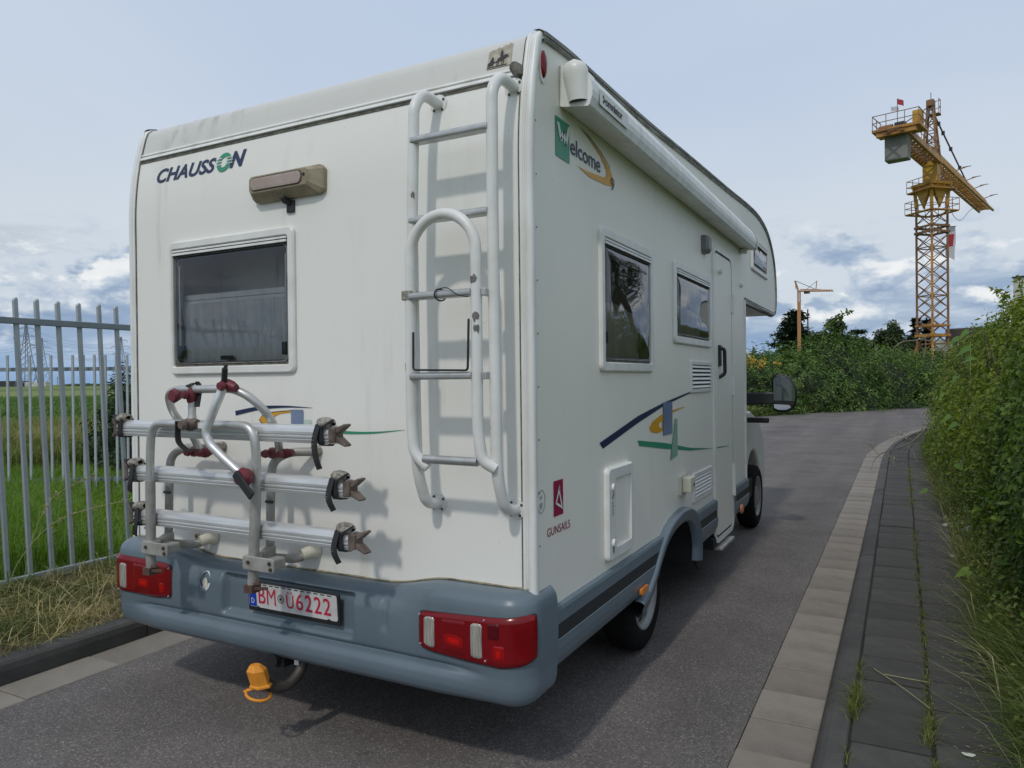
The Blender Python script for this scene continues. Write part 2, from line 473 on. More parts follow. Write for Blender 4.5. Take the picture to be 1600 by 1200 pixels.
M['ballast'] = mat('concrete_ballast', (.24, .235, .215), .9, col2=(.19, .185, .17), scale=1.2)
M['steel'] = mat('dark_steel', (.05, .05, .055), .6, .3)
M['salmon'] = mat('small_crane_orange', (.44, .22, .10), .6)
M['pylon'] = mat('pylon_steel', (.17, .20, .235), .6, .2)
M['wire'] = mat('aluminium_wire', (.30, .33, .36), .5)
M['flagred'] = mat('flag_red', (.42, .03, .05), .7)
M['cloth'] = mat('banner_white', (.55, .55, .58), .7)
M['wallpale'] = mat('pale_render', (.55, .53, .49), .85)
M['roofdark'] = mat('dark_roof', (.065, .050, .045), .8)
M['bark'] = mat('bark', (.085, .065, .045), .9, col2=(.05, .04, .03), scale=12, bump=.6, bscale=30)
M['drytwig'] = mat('dry_twig', (.22, .19, .135), .85, col2=(.14, .12, .08), scale=12)
M['stem'] = mat('green_stem', (.15, .19, .055), .7, col2=(.20, .20, .09), scale=9)
M['strawstem'] = mat('straw_stem', (.34, .33, .17), .7)
M['stone'] = mat('pale_stone', (.42, .40, .35), .9, col2=(.52, .50, .45), scale=14, bump=.5, bscale=60)
M['poppy'] = mat('poppy_red', (.62, .025, .012), .6)
M['petal'] = mat('white_petal', (.68, .69, .60), .7)
M['grass2'] = mat_leaf('grass_verge', (.05, .085, .014), (.095, .135, .024), (.22, .22, .075), .6, .3)
M['hedge_dark'] = mat_leaf('leaf_dark_glossy', (.044, .088, .015), (.090, .150, .024), (.185, .245, .042), .52, .26, .22)
M['hedge_mid'] = mat_leaf('leaf_mid_green', (.066, .110, .016), (.150, .205, .026), (.27, .30, .05), .58, .28, .2)
M['hedge_far'] = mat_leaf('leaf_olive', (.062, .104, .020), (.125, .172, .030), (.225, .26, .055), .6, .25, .2)
M['bindweed'] = mat_leaf('leaf_bright', (.095, .19, .022), (.125, .23, .028), (.17, .27, .04), .45, .35)
M['bramble'] = mat_leaf('leaf_bramble', (.032, .075, .016), (.078, .142, .026), (.165, .24, .05), .55, .22)
M['bramble2'] = mat_leaf('leaf_bramble_pale', (.07, .11, .024), (.125, .175, .042), (.215, .25, .085), .55, .22)
M['conifer'] = mat_leaf('needles_dark', (.008, .020, .010), (.014, .032, .015), (.024, .046, .02), .6, .1)
M['treeleaf'] = mat_leaf('tree_leaf', (0.0345, 0.0575, 0.023), (0.0598, 0.092, 0.0345), (0.0978, 0.1323, 0.0483), .55, .2)
M['shrubleaf'] = mat_leaf('shrub_leaf', (.014, .030, .011), (.028, .054, .017), (.058, .10, .03), .55, .15)
M['flower'] = mat_leaf('yellow_blossom', (.40, .26, .04), (.50, .33, .06), (.58, .42, .10), .7, .2)
M['grass'] = mat_leaf('grass_lush', (.085, .165, .014), (.14, .245, .024), (.21, .32, .045), .55, .35)
M['drygrass'] = mat_leaf('grass_dry', (.085, .115, .022), (.215, .20, .060), (.50, .41, .21), .75, .15)
M['weed'] = mat_leaf('grass_weedy', (.075, .115, .018), (.13, .17, .030), (.25, .23, .085), .6, .3)
M['seed'] = mat_leaf('grass_seedhead', (.27, .255, .12), (.36, .33, .18), (.46, .42, .25), .75, .2)
M['tallgrass'] = mat_leaf('grass_tall_dry', (.12, .165, .034), (.235, .245, .075), (.37, .32, .15), .75, .25)
M['crop'] = mat_leaf('crop_leaf', (.055, .12, .018), (.090, .17, .028), (.14, .22, .05), .55, .3)


# ------------------------------------------------------------------ mesh helpers
class MB:
    """collects verts and faces of ONE mesh"""

    def __init__(self):
        self.v, self.f, self.sm = [], [], []

    def add(self, vs, fs, smooth=False):
        o = len(self.v)
        self.v += [tuple(p) for p in vs]
        self.f += [tuple(i + o for i in f) for f in fs]
        self.sm += [smooth] * len(fs)
        return self

    def box(self, x0, x1, y0, y1, z0, z1):
        vs = [(x, y, z) for x in (x0, x1) for y in (y0, y1) for z in (z0, z1)]
        return self.add(vs, [(0, 1, 3, 2), (4, 6, 7, 5), (0, 4, 5, 1), (2, 3, 7, 6), (0, 2, 6, 4), (1, 5, 7, 3)])

    def obox(self, c, size, rot):
        """box turned by a rotation matrix"""
        hx, hy, hz = size[0] / 2, size[1] / 2, size[2] / 2
        vs = [Vector(c) + rot @ Vector((x, y, z)) for x in (-hx, hx) for y in (-hy, hy) for z in (-hz, hz)]
        return self.add(vs, [(0, 1, 3, 2), (4, 6, 7, 5), (0, 4, 5, 1), (2, 3, 7, 6), (0, 2, 6, 4), (1, 5, 7, 3)])

    def bar(self, p0, p1, w, h=None, up=(0, 0, 1)):
        h = h or w
        p0, p1 = Vector(p0), Vector(p1)
        d = (p1 - p0)
        L = d.length
        if L < 1e-6:
            return self
        d /= L
        u = Vector(up)
        if abs(d.dot(u)) > .98:
            u = Vector((1, 0, 0)) if abs(d.x) < .9 else Vector((0, 1, 0))
        s = d.cross(u).normalized(); t = s.cross(d).normalized()
        vs = []
        for p in (p0, p1):
            for a, b in ((-1, -1), (1, -1), (1, 1), (-1, 1)):
                vs.append(p + s * (a * w / 2) + t * (b * h / 2))
        return self.add(vs, [(0, 1, 2, 3), (7, 6, 5, 4), (0, 4, 5, 1), (1, 5, 6, 2), (2, 6, 7, 3), (3, 7, 4, 0)])

    def tube(self, pts, r, seg=12, caps=True, closed=False):
        pts = [Vector(p) for p in pts]
        n = len(pts)
        rr = r if hasattr(r, '__len__') else [r] * n
        t0 = (pts[1] - pts[0]).normalized()
        ref = Vector((0, 0, 1)) if abs(t0.z) < .9 else Vector((1, 0, 0))
        s = t0.cross(ref).normalized()
        vs = []
        for i in range(n):
            a = pts[(i - 1) % n] if (closed or i > 0) else pts[0]
            b = pts[(i + 1) % n] if (closed or i < n - 1) else pts[-1]
            t = (b - a).normalized()
            s = (s - t * s.dot(t))
            if s.length < 1e-6:
                s = t.orthogonal()
            s.normalize()
            q = t.cross(s)
            for k in range(seg):
                an = 2 * math.pi * k / seg
                vs.append(pts[i] + (s * math.cos(an) + q * math.sin(an)) * rr[i])
        fs = []
        m = n if closed else n - 1
        for i in range(m):
            j = (i + 1) % n
            for k in range(seg):
                k2 = (k + 1) % seg
                fs.append((i * seg + k, j * seg + k, j * seg + k2, i * seg + k2))
        self.add(vs, fs, True)
        if caps and not closed:
            self.add(vs[:seg], [tuple(range(seg))]); self.add(vs[-seg:], [tuple(reversed(range(seg)))])
        return self

    def cyl(self, p0, p1, r, seg=16, r1=None):
        return self.tube([p0, p1], [r, r if r1 is None else r1], seg)

    def prism(self, poly, axis, a, b):
        """poly: 2D outline; axis 'x': (y,z), 'y': (x,z), 'z': (x,y); extruded from a to b"""
        def p3(p, w):
            return {'x': (w, p[0], p[1]), 'y': (p[0], w, p[1]), 'z': (p[0], p[1], w)}[axis]
        n = len(poly)
        vs = [p3(p, a) for p in poly] + [p3(p, b) for p in poly]
        fs = [tuple(range(n)), tuple(reversed(range(n, 2 * n)))]
        for i in range(n):
            j = (i + 1) % n
            fs.append((i, i + n, j + n, j))
        return self.add(vs, fs)

    def grid(self, P, smooth=True, closed_u=False):
        """P[i][j] points"""
        nu, nv = len(P), len(P[0])
        vs = [p for row in P for p in row]
        fs = []
        for i in range(nu if closed_u else nu - 1):
            i2 = (i + 1) % nu
            for j in range(nv - 1):
                fs.append((i * nv + j, i2 * nv + j, i2 * nv + j + 1, i * nv + j + 1))
        return self.add(vs, fs, smooth)

    def lathe(self, prof, c, axis='x', seg=32):
        """prof: (along axis, radius)"""
        P = []
        for k in range(seg):
            a = 2 * math.pi * k / seg
            row = []
            for (w, r) in prof:
                if axis == 'x':
                    row.append((c[0] + w, c[1] + r * math.cos(a), c[2] + r * math.sin(a)))
                elif axis == 'y':
                    row.append((c[0] + r * math.cos(a), c[1] + w, c[2] + r * math.sin(a)))
                else:
                    row.append((c[0] + r * math.cos(a), c[1] + r * math.sin(a), c[2] + w))
            P.append(row)
        return self.grid(P, True, True)

    def mesh(self, name):
        me = bpy.data.meshes.new(name)
        me.from_pydata(self.v, [], self.f)
        me.polygons.foreach_set('use_smooth', self.sm)
        bm = bmesh.new(); bm.from_mesh(me)
        bmesh.ops.recalc_face_normals(bm, faces=bm.faces)
        bm.to_mesh(me); bm.free()
        me.update()
        return me

    def obj(self, name, m, parent=None, bevel=0.0, seg=2, loc=None):
        return link(name, self.mesh(name), m, parent, bevel, seg, loc)


def link(name, me, m, parent=None, bevel=0.0, seg=2, loc=None):
    o = bpy.data.objects.new(name, me)
    COL.objects.link(o)
    if m is not None:
        me.materials.append(m)
    if parent is not None:
        o.parent = parent
        o.matrix_parent_inverse = WM(parent).inverted()
    if loc is not None:
        o.location = loc
    if bevel > 0:
        b = o.modifiers.new('bevel', 'BEVEL'); b.width = bevel; b.segments = seg; b.limit_method = 'ANGLE'
        b.angle_limit = math.radians(40)
        b.harden_normals = False
    return o


def WM(o):
    m = o.matrix_basis.copy()
    if o.parent is not None:
        m = WM(o.parent) @ o.matrix_parent_inverse @ m
    return m


def tag(o, label=None, cat=None, group=None, kind=None):
    if label: o['label'] = label
    if cat: o['category'] = cat
    if group: o['group'] = group
    if kind: o['kind'] = kind
    return o


def thing(name, label, cat, loc=(0, 0, 0), group=None):
    o = bpy.data.objects.new(name, None)
    COL.objects.link(o)
    o.location = loc
    o.empty_display_size = .2
    return tag(o, label, cat, group)


def structure(o):
    o['kind'] = 'structure'
    return o


def fillet(pts, r, n=6):
    """polyline with rounded corners"""
    pts = [Vector(p) for p in pts]
    out = [pts[0]]
    for i in range(1, len(pts) - 1):
        a, b, c = pts[i - 1], pts[i], pts[i + 1]
        d1, d2 = (a - b), (c - b)
        k = min(r, d1.length * .49, d2.length * .49)
        p, q = b + d1.normalized() * k, b + d2.normalized() * k
        for j in range(n + 1):
            t = j / n
            out.append(p * (1 - t) ** 2 + b * 2 * t * (1 - t) + q * t * t)
    out.append(pts[-1])
    return out


def smooth_path(pts, n=8):
    """Catmull-Rom through the points"""
    P = [Vector(p) for p in pts]
    P = [P[0] * 2 - P[1]] + P + [P[-1] * 2 - P[-2]]
    out = []
    for i in range(1, len(P) - 2):
        a, b, c, d = P[i - 1], P[i], P[i + 1], P[i + 2]
        for j in range(n):
            t = j / n
            out.append(.5 * ((2 * b) + (c - a) * t + (2 * a - 5 * b + 4 * c - d) * t * t + (3 * b - a - 3 * c + d) * t ** 3))
    out.append(P[-2])
    return out


def rrect(x0, x1, z0, z1, r, n=5):
    """rounded rectangle outline"""
    out = []
    for cx, cz, a0 in ((x1 - r, z1 - r, 0), (x0 + r, z1 - r, 90), (x0 + r, z0 + r, 180), (x1 - r, z0 + r, 270)):
        for i in range(n + 1):
            a = math.radians(a0 + 90 * i / n)
            out.append((cx + r * math.cos(a), cz + r * math.sin(a)))
    return out


def flat_with_holes(outer, holes, to3):
    """planar face with holes, triangulated"""
    bm = bmesh.new()
    edges = []
    for loop in [outer] + holes:
        vs = [bm.verts.new(to3(p)) for p in loop]
        for i in range(len(vs)):
            edges.append(bm.edges.new((vs[i], vs[(i + 1) % len(vs)])))
    bmesh.ops.triangle_fill(bm, use_beauty=True, use_dissolve=False, edges=edges)
    v = [tuple(x.co) for x in bm.verts]
    bm.verts.index_update()
    f = [tuple(x.index for x in fc.verts) for fc in bm.faces]
    bm.free()
    return v, f


def text_outline(body, shear=0.0, bold=0.0, spacing=1.0):
    cu = bpy.data.curves.new('lettering', 'FONT')
    cu.body = body; cu.shear = shear; cu.offset = bold; cu.space_character = spacing; cu.resolution_u = 4
    o = bpy.data.objects.new('lettering', cu)
    COL.objects.link(o)
    bpy.context.view_layer.update()
    dg = bpy.context.evaluated_depsgraph_get()
    me = bpy.data.meshes.new_from_object(o.evaluated_get(dg))
    v = np.array([p.co[:] for p in me.vertices]); f = [tuple(p.vertices) for p in me.polygons]
    bpy.data.objects.remove(o); bpy.data.curves.remove(cu); bpy.data.meshes.remove(me)
    return v[:, :2], f


def lettering(body, m, parent, to3, x0, x1, z0, z1, shear=0.0, bold=0.0, spacing=1.0, name='lettering', zfull=None):
    """flat text fitted into the box and mapped on a surface by to3((x, z))"""
    v, f = text_outline(body, shear, bold, spacing)
    lo, hi = v.min(0), v.max(0)
    w = (v - lo) / (hi - lo)
    mb = MB()
    mb.add([to3((x0 + a * (x1 - x0), z0 + b * (z1 - z0))) for a, b in w], f)
    return mb.obj(name, m, parent)


def decal(poly, m, parent, to3, name='print'):
    mb = MB()
    v, f = flat_with_holes(poly, [], to3)
    mb.add(v, f)
    return mb.obj(name, m, parent)


# vectorised foliage -------------------------------------------------------
def np_mesh(name, V, quads=None, tris=None, tint=None, smooth=False):
    me = bpy.data.meshes.new(name)
    nq = 0 if quads is None else len(quads); nt = 0 if tris is None else len(tris)
    me.vertices.add(len(V)); me.vertices.foreach_set('co', np.asarray(V, np.float32).ravel())
    me.loops.add(nq * 4 + nt * 3)
    idx = []
    if nq: idx.append(np.asarray(quads).ravel())
    if nt: idx.append(np.asarray(tris).ravel())
    me.loops.foreach_set('vertex_index', np.concatenate(idx).astype(np.int32))
    me.polygons.add(nq + nt)
    st = np.concatenate([np.arange(nq) * 4, nq * 4 + np.arange(nt) * 3]).astype(np.int32)
    me.polygons.foreach_set('loop_start', st)
    if smooth:
        me.polygons.foreach_set('use_smooth', np.ones(nq + nt, bool))
    if tint is not None:
        a = me.attributes.new('tint', 'FLOAT', 'POINT'); a.data.foreach_set('value', np.asarray(tint, np.float32))
    me.update(calc_edges=True)
    me.validate()
    return me


def unit(a):
    return a / np.maximum(np.linalg.norm(a, axis=-1, keepdims=True), 1e-9)


def leaf_arrays(P, N, size, aspect=.5, rng=RNG, droop=.3, fold=.25, tint=None, spread=1.0, detailed=False):
    """leaves at P, facing roughly along N; returns V, quads, tris, tint"""
    n = len(P)
    nn = unit(N + rng.normal(0, .55 * spread, (n, 3)) + np.array([0, 0, .25]))
    d = rng.normal(0, 1, (n, 3)) + N * .5 + np.array([0, 0, -droop])
    d = unit(d - nn * (d * nn).sum(1, keepdims=True))
    s = np.cross(nn, d)
    L = np.broadcast_to(size, (n,)) * rng.uniform(.45, 1.45, n)
    L = L[:, None]
    W = L * aspect * .5
    if tint is None:
        tint = rng.uniform(0, 1, n)
    b = P
    if not detailed:
        l = P + d * L * .45 + s * W + nn * L * fold * .35
        r = P + d * L * .45 - s * W + nn * L * fold * .35
        t = P + d * L - nn * L * .12
        V = np.stack([b, l, t, r], 1).reshape(-1, 3)
        k = np.arange(n)[:, None] * 4
        tris = np.concatenate([k + [0, 3, 2], k + [0, 2, 1]], 0)
        return V, None, tris, np.repeat(tint, 4)
    l1 = P + d * L * .28 + s * W * .85 + nn * L * fold * .3
    l2 = P + d * L * .62 + s * W * .80 + nn * L * fold * .22
    r1 = P + d * L * .28 - s * W * .85 + nn * L * fold * .3
    r2 = P + d * L * .62 - s * W * .80 + nn * L * fold * .22
    m1 = P + d * L * .30; m2 = P + d * L * .64 - nn * L * .03
    t = P + d * L - nn * L * .16
    V = np.stack([b, l1, l2, t, r2, r1, m1, m2], 1).reshape(-1, 3)
    k = np.arange(n)[:, None] * 8
    tris = np.concatenate([k + [0, 6, 1], k + [0, 5, 6], k + [7, 3, 2], k + [7, 4, 3]], 0)
    quads = np.concatenate([k + [1, 6, 7, 2], k + [6, 5, 4, 7]], 0)
    return V, quads, tris, np.repeat(tint, 8)


def foliage(name, m, parent, parts):
    """joins several (V, quads, tris, tint) into one object"""
    Vs, Q, T, C, o = [], [], [], [], 0
    for V, q, t, c in parts:
        Vs.append(V); C.append(c)
        if q is not None: Q.append(q + o)
        if t is not None: T.append(t + o)
        o += len(V)
    me = np_mesh(name, np.concatenate(Vs), np.concatenate(Q) if Q else None, np.concatenate(T) if T else None, np.concatenate(C))
    return link(name, me, m, parent)


def blade_arrays(P, h, w, rng=RNG, lean=.35, bend=.5, tint=None, dirs=None):
    """grass blades: a quad and a tip triangle each"""
    n = len(P)
    h = np.broadcast_to(h, (n,)) * rng.uniform(.55, 1.2, n)
    w = np.broadcast_to(w, (n,)) * rng.uniform(.7, 1.3, n)
    a = rng.uniform(0, 2 * np.pi, n)
    if dirs is None:
        ld = np.stack([np.cos(a), np.sin(a), np.zeros(n)], 1)
    else:
        ld = unit(dirs + .6 * np.stack([np.cos(a), np.sin(a), np.zeros(n)], 1))
    a2 = a + rng.uniform(.6, 2.4, n)
    s = np.stack([np.cos(a2), np.sin(a2), np.zeros(n)], 1) * w[:, None] / 2
    le = np.abs(rng.normal(0, lean, n))[:, None]; be = np.abs(rng.normal(bend, bend * .5, n))[:, None]
    hh = h[:, None]
    up = np.array([0, 0, 1.0])
    mid = P + (up * .58 + ld * le * .45) * hh
    tip = P + (up * (1 - .35 * np.minimum(be, 1.6)) + ld * (le + be * .6)) * hh
    V = np.stack([P - s, P + s, mid + s * .75, mid - s * .75, tip], 1).reshape(-1, 3)
    k = np.arange(n)[:, None] * 5
    if tint is None:
        tint = rng.uniform(0, 1, n)
    return V, k + [0, 1, 2, 3], k + [3, 2, 4], np.repeat(tint, 5)


def bumps(a, b, seed=0, f=1.0):
    """cheap smooth noise in about -1..1"""
    r = np.random.default_rng(seed)
    t = 0
    for i in range(5):
        fa, fb, ph = r.normal(0, 1.6 * f * 1.55 ** i), r.normal(0, 1.6 * f * 1.55 ** i), r.uniform(0, 6.28)
        t = t + np.sin(a * fa + b * fb + ph) * .62 ** i
    return t / 2.0



# ================================================================== ground, road, kerbs
def arc_profile(y):
    """how far the right-hand road edge has swung to the right at y"""
    return 0.0 if y < 12.5 else .0125 * (y - 12.5) ** 2


def edge_pt(x, y, z=0.0):
    """point on the right-hand kerb line family: x is the offset on the straight, the bend starts at y = 12.5"""
    if y <= 12.5:
        return Vector((x, y, z))
    d = y - 12.5
    t = math.atan(.025 * d)
    base = Vector((2.10 + .0125 * d * d, y, 0))
    nrm = Vector((math.cos(t), -math.sin(t), 0))
    p = base + nrm * (x - 2.10)
    p.z = z
    return p


mb = MB()
mb.add([(-2500, -2500, -.03), (2500, -2500, -.03), (2500, 2500, -.03), (-2500, 2500, -.03)], [(0, 1, 2, 3)])
ground = structure(mb.obj('ground', M['field']))

# asphalt: straight lane, widening into the bend
mb = MB()
right = [edge_pt(1.80, y) for y in np.concatenate([np.arange(-14, 12.6, 2.0), np.arange(12.5, 42, 1.0)])]
far = [(34, 66, 0), (20, 55, 0), (10, 48.5, 0), (4.2, 41.8, 0), (1.5, 36.2, 0), (-1.0, 31.2, 0), (-2.6, 27.6, 0), (-6, 24, 0), (-10, 22, 0), (-10, 14.5, 0), (-4.5, 12.5, 0), (-2.2, 10.2, 0), (-1.44, 8.0, 0), (-1.44, -14, 0)]
poly = [tuple(p) for p in right] + [(34, 44, 0)] + far
v, f = flat_with_holes([(p[0], p[1]) for p in poly], [], lambda p: (p[0], p[1], 0.0))
mb.add(v, f)
road = structure(mb.obj('road', M['asphalt']))


def slab_mesh(w, l, h, name):
    mb = MB(); mb.box(-w / 2, w / 2, -l / 2, l / 2, -h, 0)
    me = mb.mesh(name)
    return me


# right gutter: a row of tan concrete slabs
mb = MB()
ys = list(np.arange(-4, 12.6, 1.5)) + list(np.arange(12.5, 40, 1.0))
P = [[edge_pt(1.80, y, -.010), edge_pt(2.105, y, -.010)] for y in ys]
mb.grid(P, False)
gutter = structure(mb.obj('gutter', M['joint']))
rg = random.Random(3)
gm = None
y = -1.0
while y < 24:
    L = .333 if y < 13 else .50
    a, b = edge_pt(1.952, y + L / 2), edge_pt(1.952, y + L / 2 + .05)
    if gm is None or (y >= 13 and gm_l != L):
        gm = slab_mesh(.297, L - .009, .05, 'gutter_slab'); gm.materials.append(M['gutter']); gm_l = L
    o = link('gutter_slab', gm, None, gutter, .004, 1)
    t = math.atan2(-(b - a).x, (b - a).y)
    o.location = (a.x, a.y, .004 + rg.uniform(-.003, .003))
    o.rotation_euler = (rg.uniform(-.006, .006), rg.uniform(-.006, .006), t)
    y += L

# right kerb: rounded dark stones, one metre long
kerb_prof = [(2.108, -.03), (2.108, .028), (2.116, .050), (2.132, .068), (2.155, .079), (2.20, .084), (2.222, .082), (2.228, .074), (2.228, -.03)]
mb = MB()
mb.grid([[edge_pt(2.11, y, -.02), edge_pt(2.225, y, -.02)] for y in ys], False)
kerb = structure(mb.obj('kerb', M['joint']))
y = -.72
while y < 24:
    sub = [y + .004 + .992 * k / 4 for k in range(5)]
    mb = MB()
    dz = rg.uniform(-.003, .003)
    P = [[edge_pt(px, yy, pz + dz) for px, pz in kerb_prof] for yy in sub]
    mb.grid(P, False)
    mb.add(P[0], [tuple(range(len(kerb_prof)))]); mb.add(P[-1], [tuple(reversed(range(len(kerb_prof))))])
    mb.obj('kerb_stone', M['kerb'], kerb)
    y += 1.0

# pavement: two columns of dark concrete slabs over a bed
mb = MB()
mb.grid([[edge_pt(2.225, y, .062), edge_pt(2.90, y, .062)] for y in ys], False)
pavement = structure(mb.obj('pavement', M['joint']))
sm = slab_mesh(.293, .337, .05, 'paving_slab'); sm.materials.append(M['slab'])
for col, x0 in enumerate((2.384, 2.690)):
    y = -.6 + (.0 if col == 0 else .11)
    while y < 16:
        a, b = edge_pt(x0, y + .174), edge_pt(x0, y + .22)
        o = link('paving_slab', sm, None, pavement, .004, 1)
        o.location = (a.x + rg.uniform(-.003, .003), a.y, .081 + rg.uniform(-.004, .004))
        o.rotation_euler = (rg.uniform(-.009, .009), rg.uniform(-.009, .009), math.atan2(-(b - a).x, (b - a).y) + rg.uniform(-.006, .006))
        y += .348

# soil behind the pavement
mb = MB()
nx, ny = 12, 60
P = []
for i in range(nx + 1):
    row = []
    for j in range(ny + 1):
        x = 2.845 + 3.2 * (i / nx) ** 1.3; y = -2 + 26 * j / ny
        p = edge_pt(x, y)
        row.append((p.x, p.y, .066 + min(1, i / 3) * (.045 + .03 * float(bumps(x * 2, y * 2, 4)))))
    P.append(row)
mb.grid(P)
bank = structure(mb.obj('hedge_bank', M['soil']))

# left side: gutter slabs, dark kerb, verge
mb = MB(); mb.grid([[(-1.725, y, -.010), (-1.43, y, -.010)] for y in np.arange(-13, 8.1, 1)], False)
gutter_l = structure(mb.obj('gutter', M['joint']))
y = -2.92
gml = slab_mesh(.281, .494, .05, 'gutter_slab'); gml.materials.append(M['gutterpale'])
while y < 7.5:
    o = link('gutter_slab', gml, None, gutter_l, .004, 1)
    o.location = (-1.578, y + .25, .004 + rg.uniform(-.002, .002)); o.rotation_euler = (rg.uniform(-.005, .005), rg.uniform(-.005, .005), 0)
    y += .50
kl = [(-1.722, -.03), (-1.726, .075), (-1.735, .105), (-1.752, .118), (-1.86, .120), (-1.87, .112), (-1.87, -.03)]
mb = MB(); mb.grid([[(-1.87, y, -.02), (-1.725, y, -.02)] for y in np.arange(-13, 8.1, 1)], False)
kerb_l = structure(mb.obj('kerb', M['joint']))
for k in range(12):
    y = -3.55 + k
    mb = MB()
    P = [[(px, yy, pz) for px, pz in kl] for yy in (y + .004, y + .996)]
    mb.grid(P, False)
    mb.add(P[0], [tuple(range(len(kl)))]); mb.add(P[-1], [tuple(reversed(range(len(kl))))])
    mb.obj('kerb_stone', M['kerb'], kerb_l)


def verge_z(x, y):
    k = np.clip((-1.86 - x) / .25, 0, 1)
    return .098 + .012 * k + .022 * bumps(x * 2.2, y * 2.2, 11) * k


mb = MB()
P = []
for i in range(25):
    x = -1.865 - 1.42 * i / 24
    P.append([(x, y, float(verge_z(np.float64(x), np.float64(y)))) for y in np.linspace(-13, 9, 150)])
mb.grid(P)
verge = structure(mb.obj('verge', M['soil']))

# meadow behind the fence, a gravel path across it
mb = MB()
mb.add([(-3.28, -8, .13), (-3.28, 14, .13), (-60, 60, .10), (-60, -30, .10)], [(0, 1, 2, 3)])
meadow = structure(mb.obj('meadow', M['turf']))
FW = Vector((-.82, .57, 0)); FS = Vector((.57, .82, 0))      # away from the fence corner, and across it


def far_pt(d, s, z=0.0):
    """d metres away from the camera along the view over the fields, s across"""
    p = Vector((2.43, -2.51, 0)) + FW * d + FS * s
    return Vector((p.x, p.y, z))


def dep_pt(u, d, z=0.0):
    """ground point on the azimuth of photo column u at depth d (used once to set out the fields)"""
    p = _fw + _r2 * ((u - 800) / FPX)
    k = d
    q = CAM_POS + p * k
    return Vector((q.x, q.y, z))


mb = MB()
a0, a1 = dep_pt(-260, 11.25, .137), dep_pt(330, 12.2, .137)
b0, b1 = dep_pt(-260, 12.1, .137), dep_pt(330, 13.2, .137)
mb.add([a0, a1, b1, b0], [(0, 1, 2, 3)])
path = structure(mb.obj('path', M['path']))


def wedge(n, d0, d1, u0, u1, z=0.0, power=1.0):
    """random ground points between two depths and two photo columns"""
    d = d0 + (d1 - d0) * RNG.uniform(0, 1, n) ** power
    u = RNG.uniform(u0, u1, n)
    k = (u - 800) / FPX
    X = np.outer(d, np.array(_fw)) + np.outer(d * k, np.array(_r2)) + np.array(CAM_POS)
    X[:, 2] = z
    return X


# lush grass between the fence and the path
n = 120000
x = RNG.uniform(-11.5, -3.27, n); y = RNG.uniform(-2.0, 9.0, n)
yl = .30 + (-x - 3.2) * .50; yh = 1.45 + (-x - 3.2) * .76
k = (y > yl - 1.3) & (y < yh + 1.3)
x, y = x[k], y[k]
P = np.stack([x, y, np.full(len(x), .12)], 1)
dd = (P - np.array(CAM_POS)) @ np.array(_fw)
k = dd < 11.3
P = P[k]
hh = .30 + .16 * bumps(P[:, 0] * 1.4, P[:, 1] * 1.4, 5)
tint = np.clip(RNG.normal(.5, .22, len(P)) + .25 * bumps(P[:, 0] * .8, P[:, 1] * .8, 6), 0, 1)
grass = tag(foliage('meadow_grass', M['grass'], None, [blade_arrays(P, hh, .008, lean=.35, bend=.7, tint=tint)]),
            'lush green grass growing behind the steel fence', 'grass', kind='stuff')
# tall dry grass beyond the path
P = wedge(26000, 12.6, 19.5, -120, 300, .10)
tint = np.clip(RNG.normal(.42, .25, len(P)) + .3 * bumps(P[:, 0] * .6, P[:, 1] * .6, 8), 0, 1)
P2 = wedge(7000, 11.6, 12.8, -120, 300, .10)
hh = np.concatenate([np.full(len(P), .70) + .12 * bumps(P[:, 0], P[:, 1], 9), np.full(len(P2), .55)])
tag(foliage('tall_grass', M['tallgrass'], None, [blade_arrays(np.concatenate([P, P2]), hh, .022, lean=.22, bend=.5,
    tint=np.concatenate([tint, RNG.uniform(0, .35, len(P2))]))]), 'tall yellowing grass along the far side of the path', 'grass', kind='stuff')
# crop rows in the field
P = wedge(30000, 19.5, 75, -120, 300, -.02, 1.6)
tag(foliage('field_crop', M['crop'], None, [blade_arrays(P, .62, .075, lean=.45, bend=.9)]),
    'green crop standing in the open field', 'crop', kind='stuff')

# dry grass, moss and straw on the verge in front of the fence
n = 36000
x = RNG.uniform(-3.26, -1.80, n); y = RNG.uniform(-1.5, 3.4, n)
keep = RNG.uniform(0, 1, n) < np.clip(.55 + .5 * bumps(x * 2.6, y * 2.6, 21), .12, 1) * np.where(x > -1.98, .35, 1)
x, y = x[keep], y[keep]
P = np.stack([x, y, verge_z(x, y) - .005], 1)
tint = np.clip(.28 + .52 * bumps(x * 1.9, y * 1.9, 22) + .2 * bumps(x * 6, y * 6, 27) + RNG.normal(0, .22, len(x)), 0, 1)
hh = .072 + .045 * np.clip(bumps(x * 2.2, y * 2.2, 23), -1, 1)
parts = [blade_arrays(P, hh, .006, lean=.9, bend=1.1, tint=tint)]
n = 1500
x = RNG.uniform(-3.1, -1.84, n); y = RNG.uniform(-1.5, 3.0, n)
P = np.stack([x, y, verge_z(x, y) + .02], 1)
parts.append(blade_arrays(P, .17, .004, lean=1.5, bend=.9, tint=RNG.uniform(.6, 1, n)))
n = 26000
x = RNG.uniform(-3.22, -1.95, n); y = RNG.uniform(-1.5, 3.4, n)
keep = bumps(x * 2.4, y * 2.4, 25) > -.15
x, y = x[keep], y[keep]
P = np.stack([x, y, verge_z(x, y) + RNG.uniform(0, .055, len(x))], 1)
parts.append(leaf_arrays(P, np.tile([0, 0, 1.0], (len(P), 1)), .026, .5, tint=np.clip(RNG.normal(.14, .14, len(P)), 0, 1)))
tag(foliage('verge_grass', M['drygrass'], None, parts), 'short dry straw and moss on the verge by the fence', 'dry grass', kind='stuff')
n = 260
y = RNG.uniform(-1.5, 3.0, n)
P = np.stack([np.full(n, -1.88) + RNG.normal(0, .02, n), y, np.full(n, .112)], 1)
